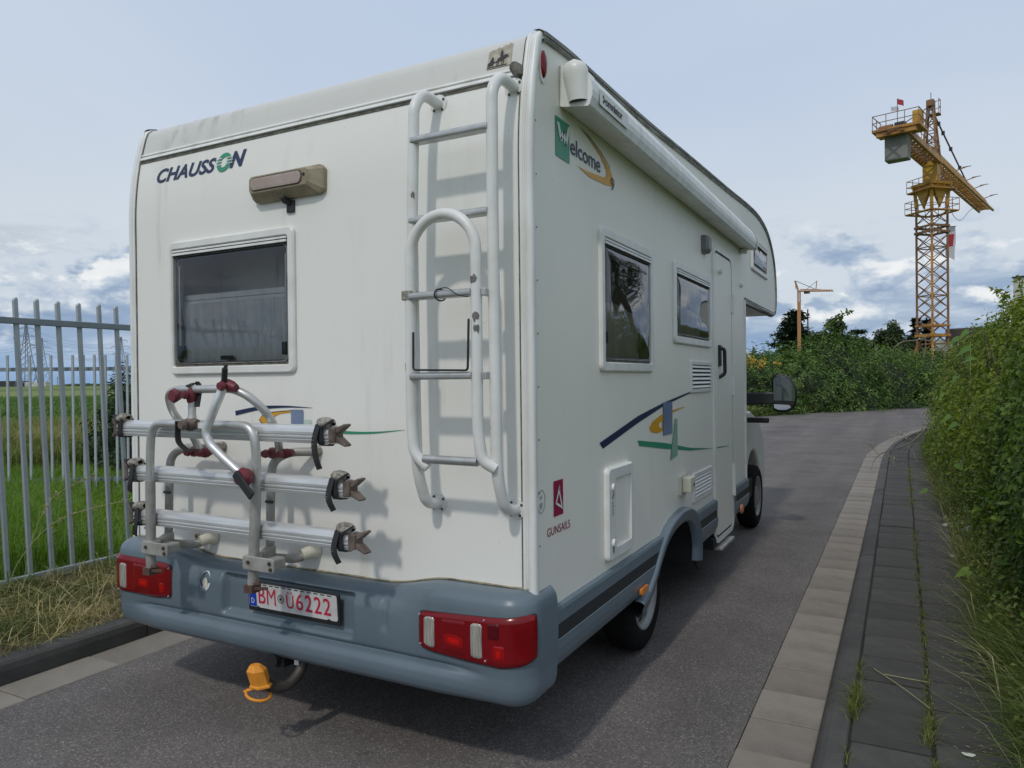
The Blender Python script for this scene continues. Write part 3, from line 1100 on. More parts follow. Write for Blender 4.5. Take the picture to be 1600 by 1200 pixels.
tag(foliage('kerb_straw', M['drygrass'], None, [blade_arrays(P, .13, .005, lean=1.2, bend=1.3, tint=RNG.uniform(.3, 1, n), dirs=np.tile([.9, 0, 0], (n, 1)))]),
    'dry straw hanging over the edge of the dark left kerb', 'straw', kind='stuff')
n = 700
x = RNG.uniform(-3.4, -3.10, n); y = RNG.uniform(-1.5, 3.4, n)
tag(foliage('fence_line_grass', M['grass'], None, [blade_arrays(np.stack([x, y, np.full(n, .14)], 1), .17, .006, lean=.8, bend=.8)]),
    'green tufts growing through the foot of the fence', 'grass', kind='stuff')
# tall flowering stalks leaning in front of the fence
for (px, py, dx, dy, h, lab) in ((-3.02, .42, .34, .30, .78, 'tall pale grass stalk leaning across the fence, taller of two'),
                                 (-3.0, .30, .60, .55, .62, 'pale grass stalk bent low across the fence, shorter of two')):
    t = thing('grass_stalk', lab, 'grass stalk', (px, py, .14))
    pts = smooth_path([(px, py, .14), (px + dx * .12, py + dy * .12, .14 + h * .4), (px + dx * .42, py + dy * .42, .14 + h * .8), (px + dx, py + dy, .14 + h)], 6)
    MB().tube(pts, [.0022] * (len(pts) - 1) + [.0012], 5).obj('stem', M['strawstem'], t)
    Q = np.array([pts[int(i)][:] for i in RNG.uniform(len(pts) * .55, len(pts) - .01, 130)])
    foliage('seed_head', M['seed'], t, [leaf_arrays(Q + RNG.normal(0, .006, Q.shape), np.tile([.2, .2, .9], (len(Q), 1)), .022, .3)])


# ------------------------------------------------------------------ fences
LEAN = -.082


def picket_mesh(h, w=.037, d=.022):
    mb = MB()
    zt = h
    vs = [(-d / 2, -w / 2, 0), (d / 2, -w / 2, 0), (d / 2, w / 2, 0), (-d / 2, w / 2, 0)]
    top = [(-w / 2, zt - .05), (w * .05, zt), (w / 2, zt - .022)]
    k = LEAN / 2.04
    sh = lambda y, z: y + k * z
    prof = [(-w / 2, 0), (w / 2, 0), (w / 2, zt - .016), (w * .22, zt), (-w / 2, zt - .024)]
    mb.prism([(sh(a, b), b) for a, b in prof], 'x', -d / 2, d / 2)
    return mb.mesh('picket')


fence = thing('steel_fence', 'grey galvanised steel picket fence along the grass verge at the left', 'fence', (-3.2, 2.5, .15))
pm = picket_mesh(2.045); pm.materials.append(M['galv'])
y = .573 - .155 * 75
while y < 10.5:
    o = link('picket', pm, None, fence, .006, 1)
    o.location = (-3.2 - .002, y, .165 + rg.uniform(-.004, .004)); o.rotation_euler = (rg.uniform(-.004, .004), rg.uniform(-.006, .006), rg.uniform(-.05, .05))
    y += .155
MB().box(-3.222, -3.180, -11.2, 10.5, 2.012, 2.058).obj('top_rail', M['galvrail'], fence, .004)
MB().box(-3.220, -3.180, -11.2, 10.5, .150, .190).obj('bottom_rail', M['galv'], fence, .004)
MB().box(-3.24, -3.165, -11.2, 10.5, .02, .1495).obj('footing', M['gutter'], fence, .008)

fence2 = thing('steel_fence', 'farther grey steel fence with thin pickets crossing the meadow before the path', 'fence', dep_pt(60, 9.6, .1))
pm2 = MB().box(-.0135, .0135, -.011, .011, 0, 1.86).mesh('picket'); pm2.materials.append(M['galv'])
ang = math.atan2(_r2.y, _r2.x)
us = [-95, -60, -24, 12, 47, 80, 97, 114, 131, 148, 165, 182, 199, 216, 233, 250, 267]
for u in us:
    o = link('picket', pm2, None, fence2)
    p = dep_pt(u, 9.6 + .2 * (u / 200), .10)
    o.location = p; o.rotation_euler = (0, 0, ang)
a, b = dep_pt(-110, 9.56, 1.775), dep_pt(280, 9.96, 1.775)
MB().bar(a, b, .03, .05).obj('top_rail', M['galvrail'], fence2)
a.z = b.z = .30
MB().bar(a, b, .03, .05).obj('bottom_rail', M['galvrail'], fence2)

# ------------------------------------------------------------------ weeds on the right pavement
def strip_tufts(name, label, spots, m, h, w, per=60, rad=.03):
    Q = []
    hs = []
    for (x, y, k) in spots:
        n = int(per * k)
        Q.append(np.stack([x + RNG.normal(0, rad * .45, n), y + RNG.normal(0, rad * 1.5, n), np.full(n, .072)], 1))
        hs.append(np.full(n, h * min(1.3, .5 + k * .5)))
    return tag(foliage(name, m, None, [blade_arrays(np.concatenate(Q), np.concatenate(hs), w, lean=.7, bend=.8)]), label, 'weeds', kind='stuff')


spots = [(2.533 + .01 * math.sin(k), .55 + .085 * k + .03 * math.sin(k * 2.1), max(.10, .55 * math.sin(k * .9) ** 2 + (.75 if k in (4, 5, 6, 7) else 0))) for k in range(60)]
spots += [(2.535, 7 + .22 * k, .55 + .4 * math.sin(k * 1.3)) for k in range(20)]
strip_tufts('joint_weeds', 'thin grass growing in the joint between the paving slabs', spots, M['weed'], .055, .0035, 55, .026)
spots = [(2.236, 1.02 + .05 * k, .9 - .1 * abs(k - 3)) for k in range(7)] + [(2.236, 1.5, .4), (2.236, 1.66, .35), (2.238, .62, .3)]
strip_tufts('kerb_weeds', 'small tuft of grass between the kerb and the first paving slab', spots, M['weed'], .085, .0035, 50, .022)

# ================================================================== the motorhome
rv = thing('motorhome', 'white alcove motorhome seen from behind, with roof ladder and folded bike rack', 'motorhome', (0, 3.0, 0))
W2 = 1.19
REAR = [(0, .60), (0, 2.42), (.0012, 2.48), (.0045, 2.54), (.010, 2.60), (.019, 2.67), (.032, 2.745)]
CAPP = [(.032, 2.745), (.051, 2.82), (.068, 2.885), (.080, 2.915), (.100, 2.934), (.14, 2.945), (.30, 2.958)]
ROOF = [(.30, 2.958), (.46, 2.966), (1.35, 2.995), (2.5, 3.055), (3.7, 3.115), (4.3, 3.150), (4.85, 3.170), (5.25, 3.155), (5.6, 3.10),
        (5.88, 2.99), (6.06, 2.85), (6.16, 2.68), (6.19, 2.52), (6.17, 2.38), (6.10, 2.28), (5.95, 2.245), (4.31, 2.255)]
FRONT = [(4.31, 2.255), (4.31, .62)]
ARCH = [(1.62, .60), (1.74, .66), (1.90, .695), (2.15, .708), (2.33, .665), (2.42, .60)]


def yr(z):
    zs = [.3] + [p[1] for p in REAR] + [p[1] for p in CAPP[1:]]
    ysv = [0] + [p[0] for p in REAR] + [p[0] for p in CAPP[1:]]
    return float(np.interp(z, zs, ysv))


def rear3(a, b, c=0.0):
    return (a, yr(b) - c, b)


def side3(a, b, c=0.0):
    return (W2 + c, a, b)


RDEC = lambda p: (p[0], yr(p[1]) - .0025, p[1])
SDEC = lambda p: (W2 + .0025, p[0], p[1])

roof_s = [tuple(p) for p in ([(q.x, q.y) for q in smooth_path([(a, b, 0) for a, b in ROOF[:-1]], 5)] + [ROOF[-1]])]
outline = REAR + CAPP[1:] + roof_s[1:] + [(4.31, .60)]
WIN1 = (.697, 1.515, 1.607, 2.287)
WIN2 = (1.950, 2.945, 1.790, 2.302)
WIN3 = (4.66, 5.56, 2.585, 2.925)
RWIN = (-.862, -.010, 1.616, 2.288)


def inner(w, f=.048):
    return rrect(w[0] + f, w[1] - f, w[2] + f, w[3] - f, .02)


M['grimetrim'] = mat('dirty_roof_trim', (.30, .295, .265), .7, col2=(.11, .105, .09), scale=26, amt=(.35, .62), stretch=(1, .25, 1))
# walls
for sx, nm in ((1, 'right'), (-1, 'left')):
    mb = MB()
    bottom = list(reversed(ARCH))
    loop = outline + bottom
    holes = [inner(WIN1), inner(WIN2), inner(WIN3)] if sx > 0 else []
    v, f = flat_with_holes(loop, holes, lambda p: (sx * W2, p[0], p[1]))
    mb.add(v, f)
    mb.obj('side_wall', M['side'], rv)
mb = MB()
v, f = flat_with_holes([(-W2, .60), (W2, .60), (W2, 2.42), (-W2, 2.42)], [inner(RWIN, .040)], lambda p: (p[0], 0, p[1]))
mb.add(v, f)
mb.grid([[(x, y, z) for (y, z) in REAR[1:]] for x in np.linspace(-W2, W2, 9)])
mb.obj('rear_wall', M['rear'], rv)
mb = MB(); mb.grid([[(x, y, z) for (y, z) in CAPP] for x in np.linspace(-W2, W2, 9)])
mb.obj('rear_cap', M['cap'], rv)
mb = MB(); mb.grid([[(x, y, z) for (y, z) in roof_s] for x in np.linspace(-W2, W2, 5)])
mb.obj('roof', M['cap'], rv)
mb = MB(); mb.add([(-W2, 4.31, .6), (W2, 4.31, .6), (W2, 4.31, 2.255), (-W2, 4.31, 2.255)], [(0, 1, 2, 3)])
mb.add([(-W2, 0.01, .6), (W2, 0.01, .6), (W2, 1.6, .6), (-W2, 1.6, .6)], [(0, 1, 2, 3)])
mb.add([(-W2, 2.45, .6), (W2, 2.45, .6), (W2, 4.31, .6), (-W2, 4.31, .6)], [(0, 1, 2, 3)])
mb.add([(-W2, 1.6, .74), (W2, 1.6, .74), (W2, 2.45, .74), (-W2, 2.45, .74)], [(0, 1, 2, 3)])
mb.obj('bulkhead', M['under'], rv)


def sweep_edge(path, prof, sx):
    """profile (n inward, x out) swept along the silhouette"""
    n = len(path); P = []
    for i in range(n):
        a = Vector((*path[max(i - 1, 0)], 0)); b = Vector((*path[min(i + 1, n - 1)], 0))
        t = (b - a).normalized()
        nrm = Vector((t.y, -t.x, 0))           # inward for a path running up the back and forward over the roof
        P.append([(sx * (W2 + px), path[i][0] + nrm.x * pn, path[i][1] + nrm.y * pn) for pn, px in prof])
    return P


edge_path = [(0, .70), (0, 1.2), (0, 1.8)] + outline[1:-1] + [(4.31, 1.6), (4.31, .64)]
trim_prof = [(.024, -.001), (.0235, .0060), (.020, .0072), (.007, .0072), (.000, .0055), (-.0055, .0010), (-.0075, -.004), (-.0078, -.0235), (-.0055, -.0245), (-.0032, -.0255), (-.0032, -.0300), (-.0055, -.0310), (-.0078, -.0320), (-.0078, -.0440), (-.006, -.0455), (.001, -.0465)]
cut = 3 + len(REAR) - 1 + len(CAPP) - 1 + len(roof_s) - 1 - 1
for sx in (1, -1):
    mb = MB()
    mb.grid(sweep_edge(edge_path[:cut + 1], trim_prof, sx))
    o = mb.obj('edge_trim', M['trim'], rv)
    k0 = 3 + len(REAR) - 1 + len(CAPP) - 4
    mb = MB()
    mb.grid(sweep_edge(edge_path[k0:cut + 1], [(.012, .0135), (-.004, .0135), (-.009, .008), (-.0155, -.004), (-.0165, -.030)], sx), False)
    mb.grid(sweep_edge(edge_path[k0:cut + 1], [(.034, -.001), (.034, .0095), (.020, .0125)], sx), False)
    mb.obj('roof_edge_strip', M['grimetrim'], rv)
    mb = MB()
    mb.grid(sweep_edge(edge_path[:cut + 1], [(.0275, -.001), (.0278, .003), (.0238, .003)], sx), False)
    mb.grid(sweep_edge(edge_path[:cut + 1], [(-.001, -.054), (-.003, -.053), (-.003, -.0462)], sx), False)
    mb.obj('edge_sealant', M['grime'], rv)
    # strip under the alcove and down the front corner of the living box
    mb = MB()
    mb.box(sx * W2 - .03, sx * W2 + .012, 4.285, 4.322, .66, 2.25)
    mb.box(sx * W2 - .03, sx * W2 + .012, 4.285, 5.98, 2.240, 2.268)
    mb.obj('corner_trim', M['trim'], rv, .006)

# double bead across the back below the roof cap, with its dark line
mb = MB()
for z0, h, d in ((2.752, .022, .012), (2.776, .016, .009)):
    y0, y1 = yr(z0), yr(z0 + h)
    mb.add([(x, y, z) for x in (-1.135, 1.135) for (y, z) in ((y0 + .01, z0), (y0 - d, z0 + .003), (y1 - d, z0 + h - .003), (y1 + .01, z0 + h))],
           [(0, 1, 5, 4), (1, 2, 6, 5), (2, 3, 7, 6), (0, 3, 2, 1), (4, 5, 6, 7)])
mb.obj('rain_bead', M['trim'], rv, .003)
mb = MB()
mb.add([(x, yr(z) - .003, z) for x in (-1.14, 1.14) for z in (2.738, 2.7515)], [(0, 1, 3, 2)])
mb.obj('seam', M['grime'], rv)
mb = MB()
mb.tube([(1.10, yr(2.80) - .004, 2.80), (1.125, yr(2.78) - .010, 2.775), (1.135, yr(2.75) - .012, 2.745)], [.02, .026, .016], 8)
mb.obj('sealant_blob', M['grime'], rv)


# ---- windows
M['milkblind'] = mat('grey_window_blind', (.50, .485, .455), .8, col2=(.38, .365, .34), scale=4, stretch=(1, 3, .6))
M['panehighlight'] = mat('pane_edge_highlight', (.30, .30, .29), .3, col2=(.12, .12, .115), scale=14)
def make_window(name, w, to3, m_glass, frame_w=.045, left_w=None, rail=True, pane_out=.014, dark=False):
    lw = left_w or frame_w
    mb = MB()
    o1 = rrect(w[0], w[1], w[2], w[3], .034, 6)
    o2 = rrect(w[0] + .007, w[1] - .007, w[2] + .007, w[3] - .007, .030, 6)
    i1 = rrect(w[0] + lw - .005, w[1] - frame_w + .005, w[2] + frame_w - .005, w[3] - frame_w + .005, .014, 6)
    i2 = rrect(w[0] + lw, w[1] - frame_w, w[2] + frame_w, w[3] - frame_w, .010, 6)
    loops = [[to3(a, b, .0005) for a, b in o1], [to3(a, b, .012) for a, b in o1], [to3(a, b, .019) for a, b in o2], [to3(a, b, .019) for a, b in i1],
             [to3(a, b, .012) for a, b in i2], [to3(a, b, -.05) for a, b in i2]]
    n = len(o1)
    vs = [p for lp in loops for p in lp]
    fs = []
    for k in range(len(loops) - 1):
        for i in range(n):
            j = (i + 1) % n
            fs.append((k * n + i, k * n + j, (k + 1) * n + j, (k + 1) * n + i))
    mb.add(vs, fs)
    win = mb.obj(name, M['white'], rv)
    a0, a1, b0, b1 = w[0] + lw, w[1] - frame_w, w[2] + frame_w, w[3] - frame_w
    # dark channel round the pane
    mb = MB()
    c1 = rrect(a0 + .0005, a1 - .0005, b0 + .0005, b1 - .0005, .01, 6); c2 = rrect(a0 + .022, a1 - .022, b0 + .022, b1 - .022, .02, 6)
    vs = [to3(a, b, .003) for a, b in c1] + [to3(a, b, -.001) for a, b in c2]
    mb.add(vs, [(i, (i + 1) % n, n + (i + 1) % n, n + i) for i in range(n)])
    mb.obj('pane_gasket', M['grime'], win)
    # hinge rail along the top
    if rail:
        mb = MB()
        for k, (h0, h1, c) in enumerate(((.004, .013, .018), (.019, .030, .021))):
            p = [to3(a, b1 - h, cc) for a in (a0 + .003, a1 - .003) for h, cc in ((h0, .004), (h0, c), (h1, c), (h1, .004))]
            mb.add(p, [(0, 1, 5, 4), (1, 2, 6, 5), (2, 3, 7, 6), (0, 3, 2, 1), (4, 5, 6, 7)])
        mb.obj('hinge_rail', M['trim'] if not dark else M['black'], win)
        mb = MB()
        p = [to3(a, b1 - h, cc) for a in (a0 + .001, a1 - .001) for h, cc in ((.0005, .002), (.0005, .0135), (.034, .0135), (.034, .002))]
        mb.add(p, [(0, 1, 5, 4), (1, 2, 6, 5), (2, 3, 7, 6), (0, 3, 2, 1), (4, 5, 6, 7)])
        mb.obj('rail_seal', M['seal'], win)
    # bulged acrylic pane
    pa0, pa1, pb0, pb1 = a0 + .010, a1 - .010, b0 + .014, b1 - .034
    mb = MB()
    for k in range(6):
        pass
    ins = [(0.0, .000), (.006, pane_out * .7), (.022, pane_out), (.07, pane_out + .004)]
    lps = []
    for d, c in ins:
        lps.append([to3(a, b, c) for a, b in rrect(pa0 + d, pa1 - d, pb0 + d, pb1 - d, max(.03 - d * .3, .012), 6)])
    vs = [p for lp in lps for p in lp]; fs = []
    for k in range(len(lps) - 1):
        for i in range(n):
            j = (i + 1) % n
            fs.append((k * n + i, k * n + j, (k + 1) * n + j, (k + 1) * n + i))
    fs.append(tuple(range(3 * n, 4 * n)))
    mb.add(vs, fs, True)
    mb.obj('pane', m_glass, win)
    MB().tube([to3(a, b, .004) for a, b in rrect(pa0 + .001, pa1 - .001, pb0 + .001, pb1 - .001, .03, 6)], .0032, 6, closed=True).obj('pane_highlight', M['panehighlight'], win)  # thin grey tube painting the bright edge highlight of the pane
    # shallow room behind the pane
    mb = MB()
    q = lambda a, b, c: to3(a, b, c)
    D = -.30
    vs = [q(a, b, c) for c in (-.012, D) for a, b in ((w[0] + .02, w[2] + .02), (w[1] - .02, w[2] + .02), (w[1] - .02, w[3] - .02), (w[0] + .02, w[3] - .02))]
    mb.add(vs, [(4, 5, 6, 7), (0, 1, 5, 4), (1, 2, 6, 5), (2, 3, 7, 6), (3, 0, 4, 7)])
    mb.obj('window_reveal', M['interior'], win)
    return win, (a0, a1, b0, b1)


def abox(mb, to3, a0, a1, b0, b1, c0, c1):
    vs = [to3(a, b, c) for a in (a0, a1) for b in (b0, b1) for c in (c0, c1)]
    return mb.add(vs, [(0, 1, 3, 2), (4, 6, 7, 5), (0, 4, 5, 1), (2, 3, 7, 6), (0, 2, 6, 4), (1, 5, 7, 3)])


rwin, (a0, a1, b0, b1) = make_window('rear_window', RWIN, rear3, M['glass'], .040, .024)
rwin['label'] = 'rear window with a half-lowered blind'
mb = MB()
zt = b0 + (b1 - b0) * .54
P = []
for i in range(121):
    a = a0 + .012 + (a1 - a0 - .024) * i / 120
    d = .006 * math.sin(i * .62) + .004 * math.sin(i * 1.31 + 1)
    P.append([rear3(a, b0 + .01, -.034 + d), rear3(a, zt, -.036 + d * .3)])
mb.grid(P)
mb.obj('blind', M['blind'], rwin)
mb = MB()
abox(mb, rear3, a0 + .01, a1 - .01, zt, zt + .016, -.055, -.040); abox(mb, rear3, a0 + .01, a1 - .01, zt + .020, zt + .046, -.058, -.042)
mb.obj('blind_rail', M['trim'], rwin)
for a in (a0 + .030, a1 - .030):
    mb = MB(); mb.tube([rear3(a, b0 + .10, -.006), rear3(a, b1 - .08, -.006)], .006, 8)
    mb.obj('stay_arm', M['alutube'], rwin)
for a, b, w_, h_ in ((a0 + .034, b0 + .075, .030, .060), (a1 - .034, b0 + .075, .030, .060), ((a0 + a1) / 2 - .03, b0 + .040, .062, .020)):
    mb = MB(); abox(mb, rear3, a - w_ / 2, a + w_ / 2, b - h_ / 2, b + h_ / 2, -.022, .0095)
    mb.obj('latch', M['black'], rwin, .004)
for nm, w_ in (('side_window', WIN1), ('side_window', WIN2), ('alcove_window', WIN3)):
    win, (a0, a1, b0, b1) = make_window(nm, w_, side3, M['sideglass'], .046, dark=False)
    if nm == 'side_window':
        mb = MB(); P = []
        for i in range(61):
            f = i / 60
            a = a0 + .005 + (a1 - a0 - .01) * f
            top_z = b0 + (b1 - b0) * (.47 + .05 * math.sin(math.pi * min(1, f * 1.25)))
            d = .004 * math.sin(i * .8) + .003 * math.sin(i * 1.9)
            P.append([side3(a, b0 + .005, -.055 + d), side3(a, top_z, -.058 + d)])
        mb.grid(P); mb.obj('blind', M['milkblind'], win)
    for a, h_ in ((a0 + .040, .055), (a1 - .040, .055)):
        mb = MB(); abox(mb, side3, a - .016, a + .016, b0 + .09, b0 + .09 + h_, -.022, .008)
        mb.obj('latch', M['black'], win, .004)

# ---- high brake light and the small camera bracket below it
zb_, zt_ = 2.408, 2.528
hl = MB()
fr = [(-.225, 2.448), (.108, 2.448), (.120, 2.462), (.120, 2.512), (.108, 2.524), (-.225, 2.524), (-.238, 2.512), (-.238, 2.462)]
bk = [(-.235, 2.412), (.160, 2.412), (.180, 2.430), (.180, 2.520), (.160, 2.540), (-.235, 2.540), (-.256, 2.520), (-.256, 2.430)]
vs = [(a, -.001, b) for a, b in bk] + [(a, -.022, b) for a, b in bk] + [(a, -.062, b) for a, b in fr]
n = 8
fs = [(i, (i + 1) % n, n + (i + 1) % n, n + i) for i in range(n)] + [(n + i, n + (i + 1) % n, 2 * n + (i + 1) % n, 2 * n + i) for i in range(n)] + [tuple(range(2 * n, 3 * n))]
hl.add(vs, fs)
hb = hl.obj('high_brake_light', M['tan'], rv, .004)
mb = MB()
P = []
for i in range(113):
    x = -.222 + .307 * i / 112
    d_ = min(x + .222, .085 - x); hh_ = .028 * (1 if d_ > .022 else math.sqrt(max(0, 1 - (1 - d_ / .022) ** 2)))
    rb = .0016 * (i % 4 in (1, 2))
    P.append([(x, -.0615 - (0.0 if j in (0, 6) else .0065 + rb * (j in (2, 3, 4))), 2.486 + hh_ * w) for j, w in enumerate((-1, -.94, -.6, 0, .6, .94, 1))])
mb.grid(P, False)
mb.obj('lens', mat('dirty_ribbed_lens', (.36, .27, .225), .22, col2=(.44, .36, .31), scale=9, coat=.3), hb)
mb = MB(); mb.prism(rrect(-.226, .089, 2.454, 2.518, .024, 5), 'y', -.0628, -.0600); mb.obj('lens_gasket', M['rust'], hb)
mb = MB(); mb.cyl((.100, -.060, 2.494), (.100, -.0655, 2.494), .007, 10); mb.obj('screw', M['seal'], hb)
mb = MB()
mb.box(-.055, -.010, -.012, -.0005, 2.350, 2.405)
mb.tube([(-.035, -.008, 2.39), (-.042, -.035, 2.398), (-.050, -.040, 2.415)], [.013, .014, .012], 8)
mb.box(-.064, -.028, -.052, -.018, 2.404, 2.4115)
mb.obj('camera_bracket', M['black'], rv, .003)

# ---- prints on the back
lettering('CHAUSS', M['navy'], rv, RDEC, -.985, -.543, 2.612, 2.686, .30, .030, 1.03)
o = lettering('O', M['green'], rv, lambda p: (p[0], yr(p[1]) - .003, p[1]), -.536, -.440, 2.604, 2.700, .18, .05)
mb = MB()
for z in (2.640, 2.655, 2.670):
    for x0, x1 in ((-.545, -.500), (-.478, -.425)):
        mb.add([(x0, yr(z) - .0042, z), (x1, yr(z) - .0042, z + .001), (x1, yr(z) - .0042, z + .005), (x0, yr(z) - .0042, z + .004)], [(0, 1, 2, 3)])
mb.obj('emblem_stripes', M['paper'], rv)
lettering('N', M['navy'], rv, RDEC, -.448, -.338, 2.615, 2.697, .30, .05)


def swoosh(pts, ws, n=10):
    """tapered stripe outline in 2D"""
    p = smooth_path([(a, b, 0) for a, b in pts], n)
    w = np.interp(np.linspace(0, len(pts) - 1, len(p)), range(len(pts)), ws)
    up, dn = [], []
    for i in range(len(p)):
        t = (p[min(i + 1, len(p) - 1)] - p[max(i - 1, 0)]).normalized()
        nrm = Vector((-t.y, t.x, 0))
        q = p[i] + nrm * w[i] / 2; up.append((q.x, q.y))
        q = p[i] - nrm * w[i] / 2; dn.append((q.x, q.y))
    return up + list(reversed(dn))


decal(swoosh([(-.412, 1.426), (-.25, 1.452), (-.09, 1.460), (.082, 1.456)], [.022, .017, .009, .001]), M['navy'], rv, RDEC, 'stripe')
ring = [(-.250 + .085 * (1 - math.cos(t)) * 1.0, 1.380 + .030 * math.sin(t) + .012 * (1 - math.cos(t))) for t in np.linspace(math.pi * .42, math.pi * 1.6, 20)]
yo_ = [(-.150, 1.372), (-.205, 1.374), (-.240, 1.386), (-.252, 1.402), (-.228, 1.418), (-.165, 1.432), (-.051, 1.440), (-.051, 1.434), (-.125, 1.426), (-.155, 1.414), (-.162, 1.398), (-.152, 1.384)]
decal([(a_ * 1.0 + (-.004 if a_ < -.2 else 0), b_ + (.004 if b_ > 1.405 else -.004)) for a_, b_ in yo_], M['ink'], rv, lambda p: (p[0], -.0018, p[1]), 'ring_outline')
decal(yo_, M['yellow'], rv, RDEC, 'ring_print')
decal([(-.050, 1.330), (.025, 1.330), (.025, 1.447), (-.050, 1.447)], M['steelblue'], rv, lambda p: (p[0], -.0035, p[1]), 'square_print')
decal([(.026, 1.330), (.072, 1.330), (.072, 1.402), (.026, 1.402)], M['mint'], rv, lambda p: (p[0], -.0030, p[1]), 'square_print')
decal(swoosh([(.14, 1.362), (.26, 1.350), (.42, 1.352), (.592, 1.368)], [.016, .013, .008, .001]), M['green'], rv, RDEC, 'stripe')
# worn sticker of a rider and cart on the cap
mb = MB()
def cz(p, c=.003):
    x, z = .975 + (p[0] - 1.0) * .93, 2.812 + (p[1] - 2.796) * 1.28
    return (x, yr(z) - c, z)

jag = [(1.000, 2.770 + .026), (1.118, 2.796), (1.118, 2.868), (1.106, 2.874), (1.092, 2.868), (1.080, 2.871), (1.066, 2.862), (1.052, 2.866), (1.036, 2.860), (1.020, 2.862), (1.004, 2.856)]
st_ = decal(jag, M['stickertan'], rv, cz, 'sticker')
st_['label'] = 'peeling square sticker with a black rider and cart'
mb = MB()
blk = lambda pts: mb.add(*flat_with_holes(pts, [], lambda p: cz(p, .0045)))
blk([(1.002, 2.799), (1.098, 2.799), (1.098, 2.802), (1.002, 2.802)])
blk([(1.004, 2.806), (1.030, 2.806), (1.036, 2.816), (1.030, 2.834), (1.024, 2.834), (1.012, 2.818), (1.005, 2.815)])
for x in (1.006, 1.014, 1.028):
    blk([(x, 2.801), (x + .0025, 2.801), (x + .0025, 2.808), (x, 2.808)])
blk([(1.034, 2.812), (1.048, 2.815), (1.050, 2.819), (1.034, 2.816)])
blk([(1.046, 2.813), (1.066, 2.816), (1.080, 2.818), (1.098, 2.826), (1.102, 2.822), (1.104, 2.829), (1.096, 2.836), (1.082, 2.834), (1.068, 2.831), (1.052, 2.826)])
for x in (1.048, 1.055, 1.072, 1.080):
    blk([(x, 2.801), (x + .003, 2.801), (x + .004, 2.818), (x, 2.818)])
blk([(1.064, 2.828), (1.076, 2.832), (1.076, 2.845), (1.073, 2.850), (1.070, 2.856), (1.066, 2.850), (1.062, 2.842)])
mb.obj('silhouette_print', M['ink'], st_)
# blue inspection sticker and small yellow sticker low down
decal([(-1.135, .775), (-1.045, .775), (-1.045, .865), (-1.135, .865)], M['paper'], rv, RDEC, 'sticker')
mb = MB()
for k in range(7):
    a = math.pi * (.1 + .8 * k / 6)
    c_, s_ = math.cos(a), math.sin(a)
    mb.add([(-1.075 + c_ * r - s_ * w, -.0040, .822 + s_ * r + c_ * w) for r, w in ((.006, -.003), (.036, -.004), (.036, .004), (.006, .003))], [(0, 1, 2, 3)])
    mb.add([(-1.075 + c_ * r - s_ * w, -.0040, .818 - s_ * r * .6 + c_ * w) for r, w in ((.006, -.003), (.030, -.004), (.030, .004), (.006, .003))], [(0, 1, 2, 3)])
mb.obj('sunburst_print', M['blueink'], rv)
st_ = decal(rrect(-.715, -.675, .770, .818, .006, 3), M['yellow'], rv, RDEC, 'sticker')
mb = MB(); mb.add([(a, -.0036, b) for a, b in ((-.711, .774), (-.679, .774), (-.679, .814), (-.711, .814))], [(0, 1, 2, 3)]); mb.obj('sticker_face', M['cream'], st_)
mb = MB()
for z in (.780, .787): mb.add([(a, -.0042, b) for a, b in ((-.708, z), (-.682, z), (-.682, z + .004), (-.708, z + .004))], [(0, 1, 2, 3)])
mb.add([(a, -.0042, b) for a, b in ((-.706, .796), (-.690, .796), (-.690, .811), (-.706, .811))], [(0, 1, 2, 3)])
mb.obj('sticker_print', M['rust'], st_)

# ---- prints on the right side
decal([(.688, 1.275), (.735, 1.245), (1.25, 1.335), (1.75, 1.410), (2.35, 1.470), (3.02, 1.492), (2.35, 1.481), (1.75, 1.430), (1.25, 1.372)], M['navy'], rv, SDEC, 'stripe')
decal([(1.72, 1.235), (1.915, 1.235), (1.915, 1.430), (1.72, 1.430)], M['steelblue'], rv, lambda p: (W2 + .0045, p[0], p[1]), 'square_print')
yo = [(1.715, 1.262), (1.60, 1.258), (1.49, 1.272), (1.455, 1.298), (1.52, 1.330), (1.66, 1.356), (1.78, 1.370), (2.10, 1.384), (2.25, 1.386), (2.10, 1.376), (1.80, 1.352), (1.715, 1.330)]
yi = [(1.700, 1.278), (1.640, 1.290), (1.640, 1.312), (1.700, 1.324)]
mb = MB(); v, f = flat_with_holes(yo, [yi], SDEC); mb.add(v, f); mb.obj('ring_print', M['yellow'], rv)
decal([(1.25, 1.243), (1.275, 1.212), (1.75, 1.155), (2.35, 1.090), (3.03, 1.046), (2.35, 1.108), (1.75, 1.190)], M['green'], rv, SDEC, 'stripe')
decal([(1.86, 1.075), (2.03, 1.090), (2.03, 1.315), (1.98, 1.325), (1.93, 1.22)], M['greenfade'], rv, lambda p: (W2 + .0036, p[0], p[1]), 'fade_print')
g1 = decal([(.228, 2.488), (.372, 2.488), (.372, 2.652), (.228, 2.652)], M['green'], rv, SDEC, 'square_print')
SD2 = lambda p: (W2 + .0048, p[0], p[1])
mb = MB()
for p in ([(.245, 2.630), (.256, 2.630), (.285, 2.570), (.276, 2.560)], [(.276, 2.560), (.286, 2.560), (.312, 2.606), (.303, 2.610)],
          [(.303, 2.610), (.312, 2.606), (.332, 2.556), (.322, 2.548)], [(.322, 2.548), (.334, 2.556), (.366, 2.638), (.356, 2.640)]):
    v = [(a - .001 * s, b) for a, b in p for s in (0,)]
    mb.add([SD2(q) for q in ((p[0][0] - .006, p[0][1]), (p[1][0] + .006, p[1][1]), (p[2][0] + .006, p[2][1]), (p[3][0] - .006, p[3][1]))], [(0, 1, 2, 3)])
mb.obj('lettering', M['paper'], rv)
lettering('elcome', M['navy'], rv, SDEC, .382, .735, 2.536, 2.608, 0, .012, .98)
